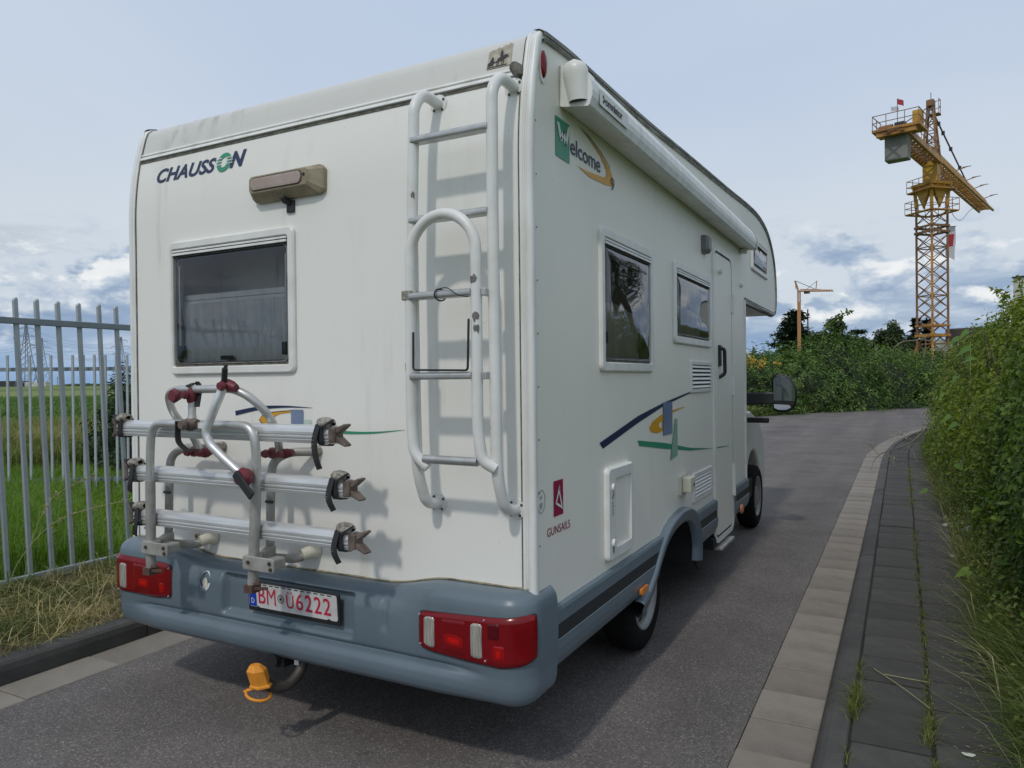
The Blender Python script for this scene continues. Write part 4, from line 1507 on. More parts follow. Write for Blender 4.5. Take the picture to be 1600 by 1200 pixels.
decal([(.46, 2.502), (.60, 2.486), (.80, 2.498), (.905, 2.512), (.91, 2.545), (.86, 2.592), (.74, 2.632), (.575, 2.668), (.50, 2.676), (.58, 2.662), (.74, 2.616), (.815, 2.572), (.815, 2.543), (.77, 2.526), (.68, 2.518), (.57, 2.506)],
      M['yellow'], rv, SDEC, 'swoosh_print')
decal(swoosh([(.50, 2.678), (.60, 2.664), (.74, 2.634), (.86, 2.594)], [.002, .006, .006, .004]), M['ink'], rv, SD2, 'swoosh_outline')
lettering('9', M['navy'], rv, SD2, .870, .918, 2.490, 2.552, 0, .0)
decal([(.176, 1.018), (.268, 1.018), (.268, 1.162), (.176, 1.162)], M['crimson'], rv, SDEC, 'emblem')
mb = MB()
for p in ([(.186, 1.070), (.196, 1.068), (.234, 1.128), (.230, 1.146)], [(.186, 1.070), (.262, 1.036), (.258, 1.050), (.200, 1.074)], [(.230, 1.146), (.222, 1.112), (.240, 1.064), (.262, 1.036), (.250, 1.068), (.234, 1.106)]):
    v, f = flat_with_holes(p, [], SD2); mb.add(v, f)
mb.obj('sail_print', M['paper'], rv)
lettering('GUNSAILS', M['crimson'], rv, SDEC, .112, .338, .948, .982, 0, 0, 1.05)
circ = [(.060 + .036 * math.cos(t), 1.098 + .046 * math.sin(t)) for t in np.linspace(0, 2 * math.pi, 28)[:-1]]
ci = [(.060 + .032 * math.cos(t), 1.098 + .042 * math.sin(t)) for t in np.linspace(0, 2 * math.pi, 28)[:-1]]
mb = MB(); v, f = flat_with_holes(circ, [ci], SDEC); mb.add(v, f)
for p in ([(.048, 1.112), (.060, 1.124), (.068, 1.112), (.058, 1.106)], [(.046, 1.092), (.072, 1.094), (.068, 1.072), (.054, 1.068)]):
    v, f = flat_with_holes(p, [], SDEC); mb.add(v, f)
mb.obj('round_sticker', M['greyink'], rv)

# ---- side fittings: position lamp, awning, vents, hatch, socket, lamp
mb = MB()
mb.prism([(.108 + .030 * math.cos(t), 2.806 + .068 * math.sin(t)) for t in np.linspace(0, 2 * math.pi, 20)[:-1]], 'x', W2 + .0005, W2 + .007)
pl = mb.obj('position_lamp', M['trim'], rv)
mb = MB()
P = []
for k, (s, c) in enumerate(((1.0, .006), (.92, .012), (.6, .018), (.0, .020))):
    P.append([(W2 + c, .108 + .024 * s * math.cos(t), 2.812 + .056 * s * math.sin(t)) for t in np.linspace(0, 2 * math.pi, 21)])
mb.grid(P); mb.obj('lens', M['red'], pl)

AW = [(1.1915, 2.706), (1.200, 2.700), (1.312, 2.684), (1.320, 2.690), (1.331, 2.722), (1.333, 2.748), (1.328, 2.785), (1.312, 2.820), (1.285, 2.846), (1.245, 2.862), (1.1915, 2.866)]
mb = MB()
P = [[(x, y, z) for x, z in AW] for y in (.30, 4.16)]
mb.grid(P, False); mb.add(P[1], [tuple(range(len(AW)))])
awn = mb.obj('awning', M['trim'], rv)
mb = MB()
for y in (.302, .320):
    pass
big = [((x - 1.1915) * 1.03 + 1.1915, (z - 2.775) * 1.03 + 2.775) for x, z in AW]
mb.grid([[(x, y, z) for x, z in big] for y in (.275, .345)], False); mb.add([(x, .275, z) for x, z in big], [tuple(range(len(big)))]); mb.add([(x, .345, z) for x, z in big], [tuple(range(len(big)))])
mb.obj('end_cap', M['white'], awn)
mb = MB()
mb.grid([[(x, y, z) for x, z in big] for y in (4.13, 4.185)], False); mb.add([(x, 4.185, z) for x, z in big], [tuple(range(len(big)))])
mb.obj('end_cap', M['white'], awn)
# the scooped crank housing at the rear end
mb = MB()
rows = []
for k in range(9):
    t = k / 8
    z = 2.882 - .175 * t
    r = .064 * (1 - .30 * t) * (math.sqrt(max(0.0, 1 - (1 - t * 2.6) ** 2)) if t < 1 / 2.6 else 1)
    cxx = 1.258 + .016 * t
    rows.append([(cxx + r * .95 * math.cos(a), .272 + .012 * t + r * .80 * math.sin(a), z) for a in np.linspace(0, 2 * math.pi, 21)])
mb.grid(rows)
mb.obj('crank_housing', M['white'], awn)
mb = MB(); mb.cyl((1.274, .284, 2.712), (1.274, .284, 2.7055), .034, 16); mb.obj('crank_socket', M['black'], awn)
mb = MB(); mb.add([(1.3195 + .012 * 0, y, z) for y, z in ()] or [(1.3355, .36, 2.712), (1.3355, .72, 2.712), (1.3355, .72, 2.778), (1.3355, .36, 2.778)], [(0, 1, 2, 3)])
tp = mb.obj('type_plate', M['white'], awn)
lettering('omnistor', M['ink'], tp, lambda p: (1.3368, p[0], p[1]), .425, .640, 2.728, 2.762, 0, .03, .9)
mb = MB()
for a in (0, 2.1, 4.2):
    mb.add([(1.3368, .408 + .010 * math.cos(a) + .008 * math.cos(b), 2.745 + .012 * math.sin(a) + .008 * math.sin(b)) for b in np.linspace(0, 6.28, 9)[:-1]], [tuple(range(8))])
mb.obj('emblem', M['ink'], tp)
mb = MB(); mb.box(1.1915, 1.25, 4.10, 4.16, 2.655, 2.694); mb.obj('bracket', M['trim'], awn, .006)


def vent(a0, a1, b0, b1, n):
    mb = MB()
    f = .028
    o1, o2 = rrect(a0, a1, b0, b1, .012, 3), rrect(a0 + .005, a1 - .005, b0 + .005, b1 - .005, .010, 3)
    i1, i2 = rrect(a0 + f, a1 - f, b0 + f, b1 - f, .004, 3), rrect(a0 + f, a1 - f, b0 + f, b1 - f, .004, 3)
    lps = [[side3(a, b, .0005) for a, b in o1], [side3(a, b, .014) for a, b in o2], [side3(a, b, .014) for a, b in i1], [side3(a, b, .001) for a, b in i2]]
    m_ = len(o1); vs = [p for l in lps for p in l]; fs = []
    for k in range(3):
        for i in range(m_):
            j = (i + 1) % m_
            fs.append((k * m_ + i, k * m_ + j, (k + 1) * m_ + j, (k + 1) * m_ + i))
    mb.add(vs, fs)
    vo = mb.obj('vent', M['white'], rv)
    mb = MB(); mb.add([side3(a, b, .0022) for a, b in i1], [tuple(range(m_))]); mb.obj('vent_screen', M['seal'], vo)
    st = (b1 - b0 - 2 * f) / n
    for k in range(n):
        z = b0 + f + st * (k + .30)
        mb = MB()
        mb.add([(W2 + c, a, b) for a in (a0 + f, a1 - f) for c, b in ((.004, z + st * .52), (.013, z), (.011, z - .003), (.003, z + st * .40))], [(0, 1, 5, 4), (1, 2, 6, 5), (2, 3, 7, 6), (3, 0, 4, 7), (0, 3, 2, 1), (4, 5, 6, 7)])
        mb.obj('slat', M['white'], vo)


vent(2.350, 2.955, 1.470, 1.690, 6)
vent(2.395, 2.950, .730, .930, 6)
# power inlet
mb = MB(); mb.prism(rrect(2.05, 2.22, .832, .958, .01, 3), 'x', W2 + .0005, W2 + .016)
so = mb.obj('power_inlet', M['cream'], rv)
mb = MB(); mb.box(W2 + .017, W2 + .072, 2.075, 2.205, .850, .946); mb.obj('lid', M['cream'], so, .008)
mb = MB(); mb.box(W2 + .0715, W2 + .075, 2.145, 2.160, .885, .905); mb.obj('catch', M['black'], so)
# service hatch
ha, hb_, hc, hd = .742, 1.112, .705, 1.150
mb = MB()
o1, o2 = rrect(ha, hb_, hc, hd, .03, 5), rrect(ha + .008, hb_ - .008, hc + .008, hd - .008, .026, 5)
i1 = rrect(ha + .095, hb_ - .045, hc + .055, hd - .055, .012, 5)
lps = [[side3(a, b, .0005) for a, b in o1], [side3(a, b, .018) for a, b in o1], [side3(a, b, .026) for a, b in o2], [side3(a, b, .026) for a, b in i1], [side3(a, b, .010) for a, b in i1]]
m_ = len(o1); vs = [p for l in lps for p in l]; fs = []
for k in range(4):
    for i in range(m_):
        j = (i + 1) % m_
        fs.append((k * m_ + i, k * m_ + j, (k + 1) * m_ + j, (k + 1) * m_ + i))
mb.add(vs, fs)
hat = mb.obj('service_hatch', M['white'], rv)
mb = MB(); mb.add([side3(a, b, .0105) for a, b in i1], [tuple(range(m_))]); mb.obj('hatch_panel', M['side'], hat)
for z in (1.055, .790):
    mb = MB(); mb.tube([side3(.800, z, .026), side3(.800, z, .036)], [.020, .017], 14); mb.obj('lock', M['white'], hat)
mb = MB(); abox(mb, side3, .794, .806, .742, .772, .026, .0275); mb.obj('keyhole_cover', M['black'], hat)
mb = MB()
mb.add([side3(a, b, .0268) for a, b in ((.785, 1.005), (.808, 1.030), (.812, 1.024), (.792, 1.000))], [(0, 1, 2, 3)])
for k, w in enumerate((.014, .018, .012, .018)):
    z = .985 - .017 * k
    mb.add([side3(a, b, .0268) for a, b in ((.788, z), (.788 + w, z), (.788 + w, z - .004), (.788, z - .004))], [(0, 1, 2, 3)])
    mb.add([side3(a, b, .0268) for a, b in ((.788, z), (.792, z), (.792, z - .013), (.788, z - .013))], [(0, 1, 2, 3)])
mb.obj('instruction_print', M['ink'], hat)
# grey awning lamp, door, hooks
mb = MB()
rows = []
for t, s, c in ((0, .8, .001), (0, .9, .05), (.0, 1, .060)):
    pass
ol = rrect(2.700, 2.835, 2.455, 2.585, .03, 4)
lps = [[side3(a, b, .0005) for a, b in ol], [side3((a - 2.767) * .95 + 2.767, (b - 2.53) * .95 + 2.53, .034) for a, b in ol], [side3((a - 2.767) * .6 + 2.767, (b - 2.53) * .7 + 2.53, .052) for a, b in ol]]
m_ = len(ol); vs = [p for l in lps for p in l]
fs = [(k * m_ + i, k * m_ + (i + 1) % m_, (k + 1) * m_ + (i + 1) % m_, (k + 1) * m_ + i) for k in range(2) for i in range(m_)] + [tuple(range(2 * m_, 3 * m_))]
mb.add(vs, fs); mb.obj('awning_lamp', mat('grey_lamp_shell', (.17, .175, .175), .4), rv)
mb = MB(); mb.prism(rrect(3.060, 3.695, .355, 2.535, .075, 6), 'x', W2 + .0004, W2 + .0035)
mb.obj('door_seal', M['seal'], rv)
mb = MB(); mb.prism(rrect(3.078, 3.676, .375, 2.518, .06, 6), 'x', W2 - .02, W2 + .011)
door = mb.obj('door', M['side'], rv, .004)
mb = MB()
o1, o2 = rrect(3.030, 3.725, .318, 2.565, .10, 6), rrect(3.060, 3.695, .355, 2.535, .075, 6)
m_ = len(o1)
lps = [[side3(a, b, .0003) for a, b in o1], [side3(a, b, .012) for a, b in o1], [side3(a, b, .012) for a, b in o2], [side3(a, b, .0002) for a, b in o2]]
vs = [p for l in lps for p in l]
mb.add(vs, [(k * m_ + i, k * m_ + (i + 1) % m_, (k + 1) * m_ + (i + 1) % m_, (k + 1) * m_ + i) for k in range(3) for i in range(m_)])
mb.obj('door_frame', M['trim'], rv)
mb = MB()
mb.tube(fillet([side3(3.20, 1.80, .012), side3(3.215, 1.79, .050), side3(3.225, 1.60, .050), side3(3.20, 1.575, .012)], .03), .014, 8)
abox(mb, side3, 3.165, 3.225, 1.66, 1.82, .0115, .026)
mb.obj('handle', M['black'], door)
mb = MB(); mb.tube([side3(3.215, 2.385, .011), side3(3.215, 2.385, .04)], [.018, .022], 12); mb.obj('door_knob', M['trim'], door)
for z0, z1 in ((2.10, 2.25), (1.42, 1.66), (.60, .86)):
    mb = MB(); mb.tube([side3(3.690, z0, .018), side3(3.690, z1, .018)], .016, 8); abox(mb, side3, 3.668, 3.715, z0 + .01, z1 - .01, .011, .018)
    mb.obj('hinge', M['white'], door)
mb = MB(); mb.lathe([(0, .026), (.012, .026), (.022, .016), (.023, .0001)], (W2 + .0005, 4.13, 2.385), 'x', 14); mb.obj('fuel_cap', M['trim'], rv)
mb = MB()
decal([(3.10, 1.040), (3.40, 1.026), (3.56, 1.022), (3.40, 1.032), (3.10, 1.050)], M['green'], door, lambda p: (W2 + .0125, p[0], p[1]), 'stripe')
mb = MB()
for y in (4.48, 4.62, 4.76):
    mb.bar((.96, y, 3.16), (.96, y, 3.36), .022)
mb.bar((.96, 4.36, 3.355), (.96, 4.90, 3.355), .02); mb.bar((.96, 4.40, 3.30), (.96, 4.86, 3.30), .016)
mb.box(.90, 1.02, 4.45, 4.79, 3.15, 3.20)
mb.obj('roof_antenna', M['steel'], rv)
mb = MB(); mb.box(-.35, .35, 1.6, 2.3, 2.99, 3.09); mb.obj('roof_vent', M['white'], rv, .03)

# ---- rear bumper as a swept, moulded surface
def bump_path():
    pts = []
    R = .12
    for y in (.14, .10, .05):
        pts.append((-1.22, y, -1, 0))
    for k in range(13):
        a = math.radians(180 + 90 * k / 12)
        pts.append((-1.10 + R * math.cos(a), R * math.sin(a), math.cos(a), math.sin(a)))
    for x in np.linspace(-1.10, 1.10, 221)[1:-1]:
        pts.append((x, -.12, 0, -1))
    for k in range(13):
        a = math.radians(270 + 90 * k / 12)
        pts.append((1.10 + R * math.cos(a), R * math.sin(a), math.cos(a), math.sin(a)))
    for y in (.05, .10, .14):
        pts.append((1.22, y, 1, 0))
    return np.array(pts)


BP = bump_path()
BS = np.concatenate([[0], np.cumsum(np.hypot(np.diff(BP[:, 0]), np.diff(BP[:, 1])))])
BS -= np.interp(0, BP[:, 0], BS) if False else BS[len(BS) // 2]


def sstep(a, b, x):
    t = np.clip((x - a) / (b - a), 0, 1)
    return t * t * (3 - 2 * t)


END_P = [(-.118, .764), (-.085, .768), (-.050, .764), (-.022, .750), (-.006, .728), (0, .700), (.003, .65), (.004, .60), (.003, .55), (.001, .51), (-.002, .478), (-.004, .455), (-.004, .432), (-.005, .405), (-.011, .376), (-.024, .352), (-.050, .334), (-.10, .326), (-.30, .335)]
MID_P = [(-.118, .718), (-.100, .721), (-.078, .720), (-.058, .714), (-.044, .702), (-.034, .688), (-.014, .668), (-.002, .640), (.001, .57), (0, .52), (-.004, .482), (-.020, .466), (.010, .454), (.024, .432), (.027, .402), (.016, .368), (-.016, .342), (-.10, .330), (-.30, .34)]
ZQ = []


def bump_off(s, x):
    e = float(sstep(.50, .82, abs(x)))
    l = float(sstep(.80, 1.08, abs(x)))
    out = []
    for i in range(len(END_P)):
        w = e if i < 11 else l
        o = END_P[i][0] * w + MID_P[i][0] * (1 - w)
        z = END_P[i][1] * w + MID_P[i][1] * (1 - w)
        out.append((o, z))
    return out


def bumper_rows():
    tt = np.linspace(0, len(END_P) - 1, 73)
    rows = []
    for i in range(len(BP)):
        x, y, nx, ny = BP[i]
        pr = bump_off(BS[i], x)
        po = np.interp(tt, range(len(pr)), [p[0] for p in pr]); pz = np.interp(tt, range(len(pr)), [p[1] for p in pr])
        # soften the polyline
        for _ in range(1):
            po[1:-1] = .25 * po[:-2] + .5 * po[1:-1] + .25 * po[2:]; pz[1:-1] = .25 * pz[:-2] + .5 * pz[1:-1] + .25 * pz[2:]
        row = []
        for o, z in zip(po, pz):
            if abs(x) < .5 and o > -.06:
                # number plate recess
                m = sstep(-.398, -.376, x) * (1 - sstep(.376, .398, x)) * sstep(.488, .512, z) * (1 - sstep(.668, .682, z))
                o = o - .046 * m
            if ny < -.9 and o > -.05:
                for gx in (-.560, .560):
                    m = (1 - sstep(.010, .022, abs(x - gx))) * sstep(.545, .575, z) * (1 - sstep(.660, .690, z))
                    o = o - .010 * m
            row.append((x + nx * o, y + ny * o, z))
        rows.append(row)
    return rows


BR = bumper_rows()
mb = MB(); mb.grid(BR)
bumper = mb.obj('rear_bumper', M['bumper'], rv)


def on_bumper(s, z, off=0.0):
    """point on the bumper skin at arc length s and height z (z within the upright face)"""
    i = int(np.clip(np.searchsorted(BS, s) - 1, 0, len(BS) - 2))
    t = (s - BS[i]) / (BS[i + 1] - BS[i])
    x, y, nx, ny = BP[i] * (1 - t) + BP[i + 1] * t
    pr = bump_off(s, x)[3:14]
    zs = [p[1] for p in pr][::-1]; os_ = [p[0] for p in pr][::-1]
    o = float(np.interp(z, zs, os_)) + off
    return (x + nx * o, y + ny * o, z)


def lens_patch(s0, s1, zb, zt, r, off, name, m, parent, nu=36, nv=14, edge=.010):
    """domed lens lying on the bumper; zb, zt: height functions of s; r: corner rounding in s"""
    P = []
    for i in range(nu + 1):
        u = i / nu
        s = s0 + (s1 - s0) * u
        d = min(s - s0, s1 - s)
        k = 1.0 if d >= r else math.sqrt(max(0, 1 - (1 - d / r) ** 2))
        b, t = zb(s), zt(s)
        mid, hh = (b + t) / 2, (t - b) / 2
        hh = hh - (1 - k) * min(r, hh)
        row = []
        for j in range(nv + 1):
            w = -1 + 2 * j / nv
            z = mid + hh * w
            dz = hh * (1 - abs(w))
            fe = min(1, dz / edge, max(d, 0) / edge)
            row.append(on_bumper(s, z, -.004 + (off + .004) * math.sqrt(max(0, 1 - (1 - fe) ** 2))))
        P.append(row)
    mb = MB(); mb.grid(P)
    return mb.obj(name, m, parent)


mb = MB()
pts = []
for x in np.linspace(-1.17, 1.17, 80):
    e_ = float(sstep(.50, .82, abs(x))); pts.append((x, -.004, END_P[0][1] * e_ + MID_P[0][1] * (1 - e_) + .0045))
mb.tube(pts, [.0042 + .0008 * math.sin(i * .9) for i in range(80)], 6)
mb.obj('bumper_sealant', mat('yellowed_sealant', (.36, .32, .22), .8, col2=(.16, .135, .085), scale=9, amt=(.40, .62)), rv)
for k in range(9):
    z = .93 + .205 * k
    MB().cyl((W2 + .006, .036, z), (W2 + .0072, .036, z), .0038, 8).obj('trim_screw', M['seal'], rv)
# tail lamps
sR0, sR1 = .735, 1.10 + .155
zbR = lambda s: float(np.interp(s, [.735, .80, .95, 1.10, 1.19, 1.255], [.522, .507, .495, .490, .502, .524]))
ztR = lambda s: float(np.interp(s, [.735, .90, 1.05, 1.16, 1.255], [.668, .676, .684, .693, .702]))
lens_patch(sR0 - .008, sR1 + .008, lambda s: zbR(s) - .007, lambda s: ztR(s) + .007, .035, .0025, 'lamp_gasket', M['seal'], bumper)
lampR = lens_patch(sR0, sR1, zbR, ztR, .032, .012, 'tail_lamp', M['red'], rv)
lampR['label'] = 'tail lamp under the right corner with two clear windows'
for a, b in ((.764, .822), (.978, 1.036)):
    lens_patch(a, b, lambda s: zbR(s) + (.016 if a < .9 else .020), lambda s: ztR(s) - (.012 if a < .9 else .018), .022, .0145, 'clear_window', M['clear'], lampR, 12, 14, .006)
lens_patch(.842, .966, lambda s: zbR(s) + .012, lambda s: ztR(s) - .010, .008, .0132, 'centre_lens', M['red'], lampR, 10, 10, .004)
M['redmid'] = mat('red_glow', (.30, .004, .005), .2, coat=.06, spec=.3)
M['redhot'] = mat('warm_red_glow', (.50, .006, .005), .2, coat=.06, spec=.3)


def glow_spot(s, z, ws, hz, lamp, zb):
    """stepped reflector of light in the lens, painted as nested brighter reds"""
    for k_, m_ in ((1.0, 'redmid'), (.74, 'redhot'), (.46, 'redlit')):
        lens_patch(s - ws * k_, s + ws * k_, lambda q: zb(q) + z - hz * k_, lambda q: zb(q) + z + hz * k_, ws * k_ * .8, .0138 + (1 - k_) * .0012, 'glow', M[m_], lamp, 14, 8, .02)


glow_spot(.905, .075, .058, .040, lampR, zbR)
lens_patch(1.052, 1.110, lambda s: zbR(s) + .105, lambda s: ztR(s) - .015, .018, .0135, 'upper_lens', M['reddark'], lampR, 10, 8, .006)
glow_spot(1.100, .062, .034, .042, lampR, zbR)
sL0, sL1 = -1.10 - .150, -.728
zbL = lambda s: float(np.interp(s, [-1.25, -1.1, -.85, -.728], [.512, .508, .506, .520]))
ztL = lambda s: float(np.interp(s, [-1.25, -1.1, -.80, -.728], [.700, .698, .692, .684]))
lens_patch(sL0 - .008, sL1 + .008, lambda s: zbL(s) - .007, lambda s: ztL(s) + .007, .035, .0025, 'lamp_gasket', M['seal'], bumper)
lampL = lens_patch(sL0, sL1, zbL, ztL, .034, .012, 'tail_lamp', M['red'], rv)
lampL['label'] = 'tail lamp under the left corner with one clear window'
lens_patch(-1.118, -1.058, lambda s: zbL(s) + .014, lambda s: ztL(s) - .030, .024, .0145, 'clear_window', M['clear'], lampL, 12, 14, .006)
lens_patch(-1.02, -.86, lambda s: zbL(s) + .012, lambda s: ztL(s) - .014, .008, .0132, 'centre_lens', M['red'], lampL, 10, 10, .004)
glow_spot(-.93, .070, .055, .038, lampL, zbL)
glow_spot(-.792, .055, .030, .036, lampL, zbL)
for s, z in ((.748, .655), (.752, .540), (1.042, .672), (1.046, .520), (-.742, .668), (-.742, .532), (-1.14, .680), (-1.13, .520)):
    p = on_bumper(s, z, .011); q = on_bumper(s, z, .0165)
    MB().cyl(p, q, .0035, 8).obj('lens_screw', M['alu'], lampR if s > 0 else lampL)

# number plate
pl_c = (.042, -.096, .606)
rotp = Matrix.Rotation(math.radians(-3), 4, 'X')
def pl3(a, b, c=0.0):
    v = Vector((a, -c, b)); v.rotate(Matrix.Rotation(math.radians(4), 3, 'X'))
    return (pl_c[0] + v.x, pl_c[1] + v.y, pl_c[2] + v.z)


mb = MB(); abox(mb, pl3, -.272, .272, -.078, .062, -.004, .010)
plate = mb.obj('number_plate', M['black'], rv, .006)
plate['label'] = 'number plate with red characters in a black holder'
mb = MB()
pr_ = rrect(-.262, .262, -.056, .056, .010, 4)
mb.add([pl3(a, b, .0105) for a, b in pr_] + [pl3(a, b, .0125) for a, b in pr_], [tuple(range(20, 40))[::1][:20]] if False else [tuple(range(len(pr_), 2 * len(pr_)))] + [(i, (i + 1) % len(pr_), len(pr_) + (i + 1) % len(pr_), len(pr_) + i) for i in range(len(pr_))])
mb.obj('plate_face', M['plate'], plate)
mb = MB(); mb.add([pl3(a, b, .0131) for a, b in ((-.260, -.054), (-.214, -.054), (-.214, .054), (-.260, .054))], [(0, 1, 2, 3)]); mb.obj('country_band', M['plateblue'], plate)
lettering('D', M['paper'], plate, lambda p: pl3(p[0], p[1], .0138), -.246, -.228, -.040, -.016, 0, .0)
mb = MB()
for k in range(12):
    a = 2 * math.pi * k / 12
    mb.add([pl3(-.237 + .014 * math.cos(a) + .002 * math.cos(b), .022 + .014 * math.sin(a) + .002 * math.sin(b), .0138) for b in np.linspace(0, 6.283, 7)[:-1]], [tuple(range(6))])
mb.obj('star_ring', mat('star_yellow', (.55, .42, .03), .5), plate)
PT = lambda p: pl3(p[0], p[1], .0136)
lettering('B', M['platered'], plate, PT, -.200, -.157, -.036, .039, 0, .008)
lettering('M', M['platered'], plate, PT, -.148, -.094, -.036, .039, 0, .0)
lettering('U', M['platered'], plate, PT, -.030, .014, -.036, .026, 0, .008)
mb = MB()
for x in (-.017, .001): mb.add([PT((x - .004, .030)), PT((x + .004, .030)), PT((x + .004, .039)), PT((x - .004, .039))], [(0, 1, 2, 3)])
mb.obj('lettering', M['platered'], plate)
for i, ch in enumerate('6222'):
    x0 = .028 + i * .0525
    lettering(ch, M['platered'], plate, PT, x0, x0 + .042, -.036, .039, 0, .010)
mb = MB()
for r0, r1, c in ((0, .0205, .0137),):
    mb.add([pl3(-.063 + r1 * math.cos(a), .0 + r1 * math.sin(a), c) for a in np.linspace(0, 6.283, 25)[:-1]], [tuple(range(24))])
seal_o = mb.obj('seal_sticker', mat('seal_grey', (.17, .18, .15), .5), plate)
mb = MB(); mb.add([pl3(-.063 + .0145 * math.cos(a), .0145 * math.sin(a), .0142) for a in np.linspace(0, 6.283, 25)[:-1]], [tuple(range(24))]); mb.obj('seal_face', mat('seal_pale', (.36, .37, .33), .5), plate)
mb = MB(); mb.add([pl3(-.063 + .007 * math.cos(a), .008 * math.sin(a), .0146) for a in np.linspace(0, 6.283, 7)[:-1]], [tuple(range(6))]); mb.obj('seal_crest', M['ink'], plate)
mb = MB()
for x in (-.205, .215): mb.add([pl3(x + .010 * math.cos(a), -.056 + .006 * math.sin(a), .0145) for a in np.linspace(0, 6.283, 9)[:-1]], [tuple(range(8))])
for k in range(11):
    x = -.17 + k * .038
    mb.add([pl3(a, b, .0140) for a, b in ((x, .050), (x + .024, .050), (x + .024, .0545), (x, .0545))], [(0, 1, 2, 3)])
mb.obj('holder_clips', M['black'], plate)
# oval sticker on the bumper
sx_ = -.50
def bs3(a, b, c): return on_bumper(sx_ + a, .632 + b, c)
mb = MB(); mb.add([bs3(.036 * math.cos(a), .044 * math.sin(a), .0015) for a in np.linspace(0, 6.283, 25)[:-1]], [tuple(range(24))]); ov = mb.obj('oval_sticker', M['paper'], bumper)
mb = MB(); mb.add([bs3(.033 * math.cos(a), .041 * math.sin(a), .0022) for a in np.linspace(1.4, 4.9, 16)] , [tuple(range(16))]); mb.obj('oval_print', M['navy'], bumper)
mb = MB(); mb.add([bs3(.004 + .018 * math.cos(a), -.008 + .024 * math.sin(a), .0028) for a in np.linspace(0, 6.283, 15)[:-1]], [tuple(range(14))]); mb.obj('oval_print', M['cream'], bumper)

# ---- side skirts, arch flares, step, markers, wheels
SKP = [(1.186, .664), (1.214, .660), (1.220, .648), (1.220, .598), (1.217, .592), (1.217, .540), (1.222, .535), (1.222, .500), (1.216, .462), (1.200, .425), (1.175, .398), (1.13, .388), (1.04, .395)]
def skirt(y0f, y1f, sx):
    mb = MB(); P = []
    n = 14
    for i in range(n + 1):
        P.append([(sx * x, y0f(z) + (y1f(z) - y0f(z)) * i / n, z) for x, z in SKP])
    mb.grid(P, False)
    for row in (P[0], P[-1]):
        mb.add(row, [tuple(range(len(row)))])
    o = mb.obj('side_skirt', M['bumper'], rv)
    mb = MB(); Q = []
    for i in range(n + 1):
        Q.append([(sx * 1.2205, y0f(z) + .02 + (y1f(z) - y0f(z) - .04) * i / n, z) for z in (.594, .590, .542, .538)])
    mb.grid(Q, False); mb.obj('rub_strip', M['band'], o)
    return o


e1 = lambda z: float(np.interp(z, [.38, .40, .44, .50, .56, .60, .66], [1.20, 1.25, 1.36, 1.455, 1.53, 1.58, 1.67]))
e2 = lambda z: float(np.interp(z, [.38, .52, .62, .66], [2.475, 2.46, 2.42, 2.38]))
for sx in (1, -1):
    skirt(lambda z: .13, e1, sx)
    skirt(e2, lambda z: 3.026 if sx > 0 else 3.6, sx)
    skirt(lambda z: 3.73 if sx > 0 else 3.6, lambda z: 4.30, sx)
    ap = smooth_path([(1.19, .388, 0), (1.30, .415, 0), (1.42, .485, 0), (1.54, .580, 0), (1.69, .670, 0), (1.88, .722, 0), (2.12, .735, 0), (2.32, .69, 0), (2.43, .585, 0), (2.475, .46, 0), (2.46, .34, 0)], 6)
    mb = MB(); P = []
    for i in range(len(ap)):
        t = (ap[min(i + 1, len(ap) - 1)] - ap[max(i - 1, 0)]).normalized(); nn_ = Vector((t.y, -t.x, 0))
        P.append([(sx * x, ap[i].x + nn_.x * d, ap[i].y + nn_.y * d) for x, d in ((1.188, -.016), (1.226, -.012), (1.238, 0), (1.238, .008), (1.228, .026), (1.224, .062), (1.215, .075), (1.185, .078))])
    mb.grid(P); mb.obj('wheel_arch', M['bumper'], rv)
    mb = MB(); P = []
    for i in range(len(ap)):
        t = (ap[min(i + 1, len(ap) - 1)] - ap[max(i - 1, 0)]).normalized(); nn_ = Vector((t.y, -t.x, 0))
        P.append([(sx * x, ap[i].x + nn_.x * .070, ap[i].y + nn_.y * .070) for x in (1.20, .72)])
    mb.grid(P); mb.obj('arch_liner', M['under'], rv)
    mb = MB(); mb.box(sx * .70, sx * .72, 1.25, 2.55, .33, .74); mb.box(sx * .72, sx * 1.17, 2.482, 2.50, .36, .60); mb.obj('arch_liner', M['under'], rv)


def wheel(x, y, sx, holes=10):
    c = (x, y, .325)
    s = sx
    mb = MB()
    mb.lathe([(-.19 * s, .20), (-.185 * s, .285), (-.165 * s, .318), (-.13 * s, .325), (-.05 * s, .325), (-.022 * s, .318), (-.004 * s, .290), (.002 * s, .255), (-.002 * s, .222), (-.010 * s, .206)], c, 'x', 40)
    w = mb.obj('wheel', M['rubber'], rv)
    mb = MB()
    mb.lathe([(-.012 * s, .210), (-.004 * s, .206), (-.006 * s, .196), (-.030 * s, .188), (-.040 * s, .170), (-.022 * s, .110), (-.018 * s, .085), (-.010 * s, .070), (-.008 * s, .0001)], c, 'x', 40)
    rim = mb.obj('rim', M['rim'], w)
    for k in range(holes):
        a = 2 * math.pi * k / holes
        cy, cz = y + .142 * math.cos(a), .325 + .142 * math.sin(a)
        mb = MB()
        vs = [(x - .030 * s + .002 * s, cy + .024 * math.cos(b) * math.cos(a) - .018 * math.sin(b) * math.sin(a), cz + .024 * math.cos(b) * math.sin(a) + .018 * math.sin(b) * math.cos(a)) for b in np.linspace(0, 6.283, 13)[:-1]]
        vs = [(p[0] + s * .004 - (math.hypot(p[1] - y, p[2] - .325) - .142) * s * .30, p[1], p[2]) for p in vs]
        mb.add(vs, [tuple(range(12))]); mb.obj('vent_hole', M['seal'], w)
    return w


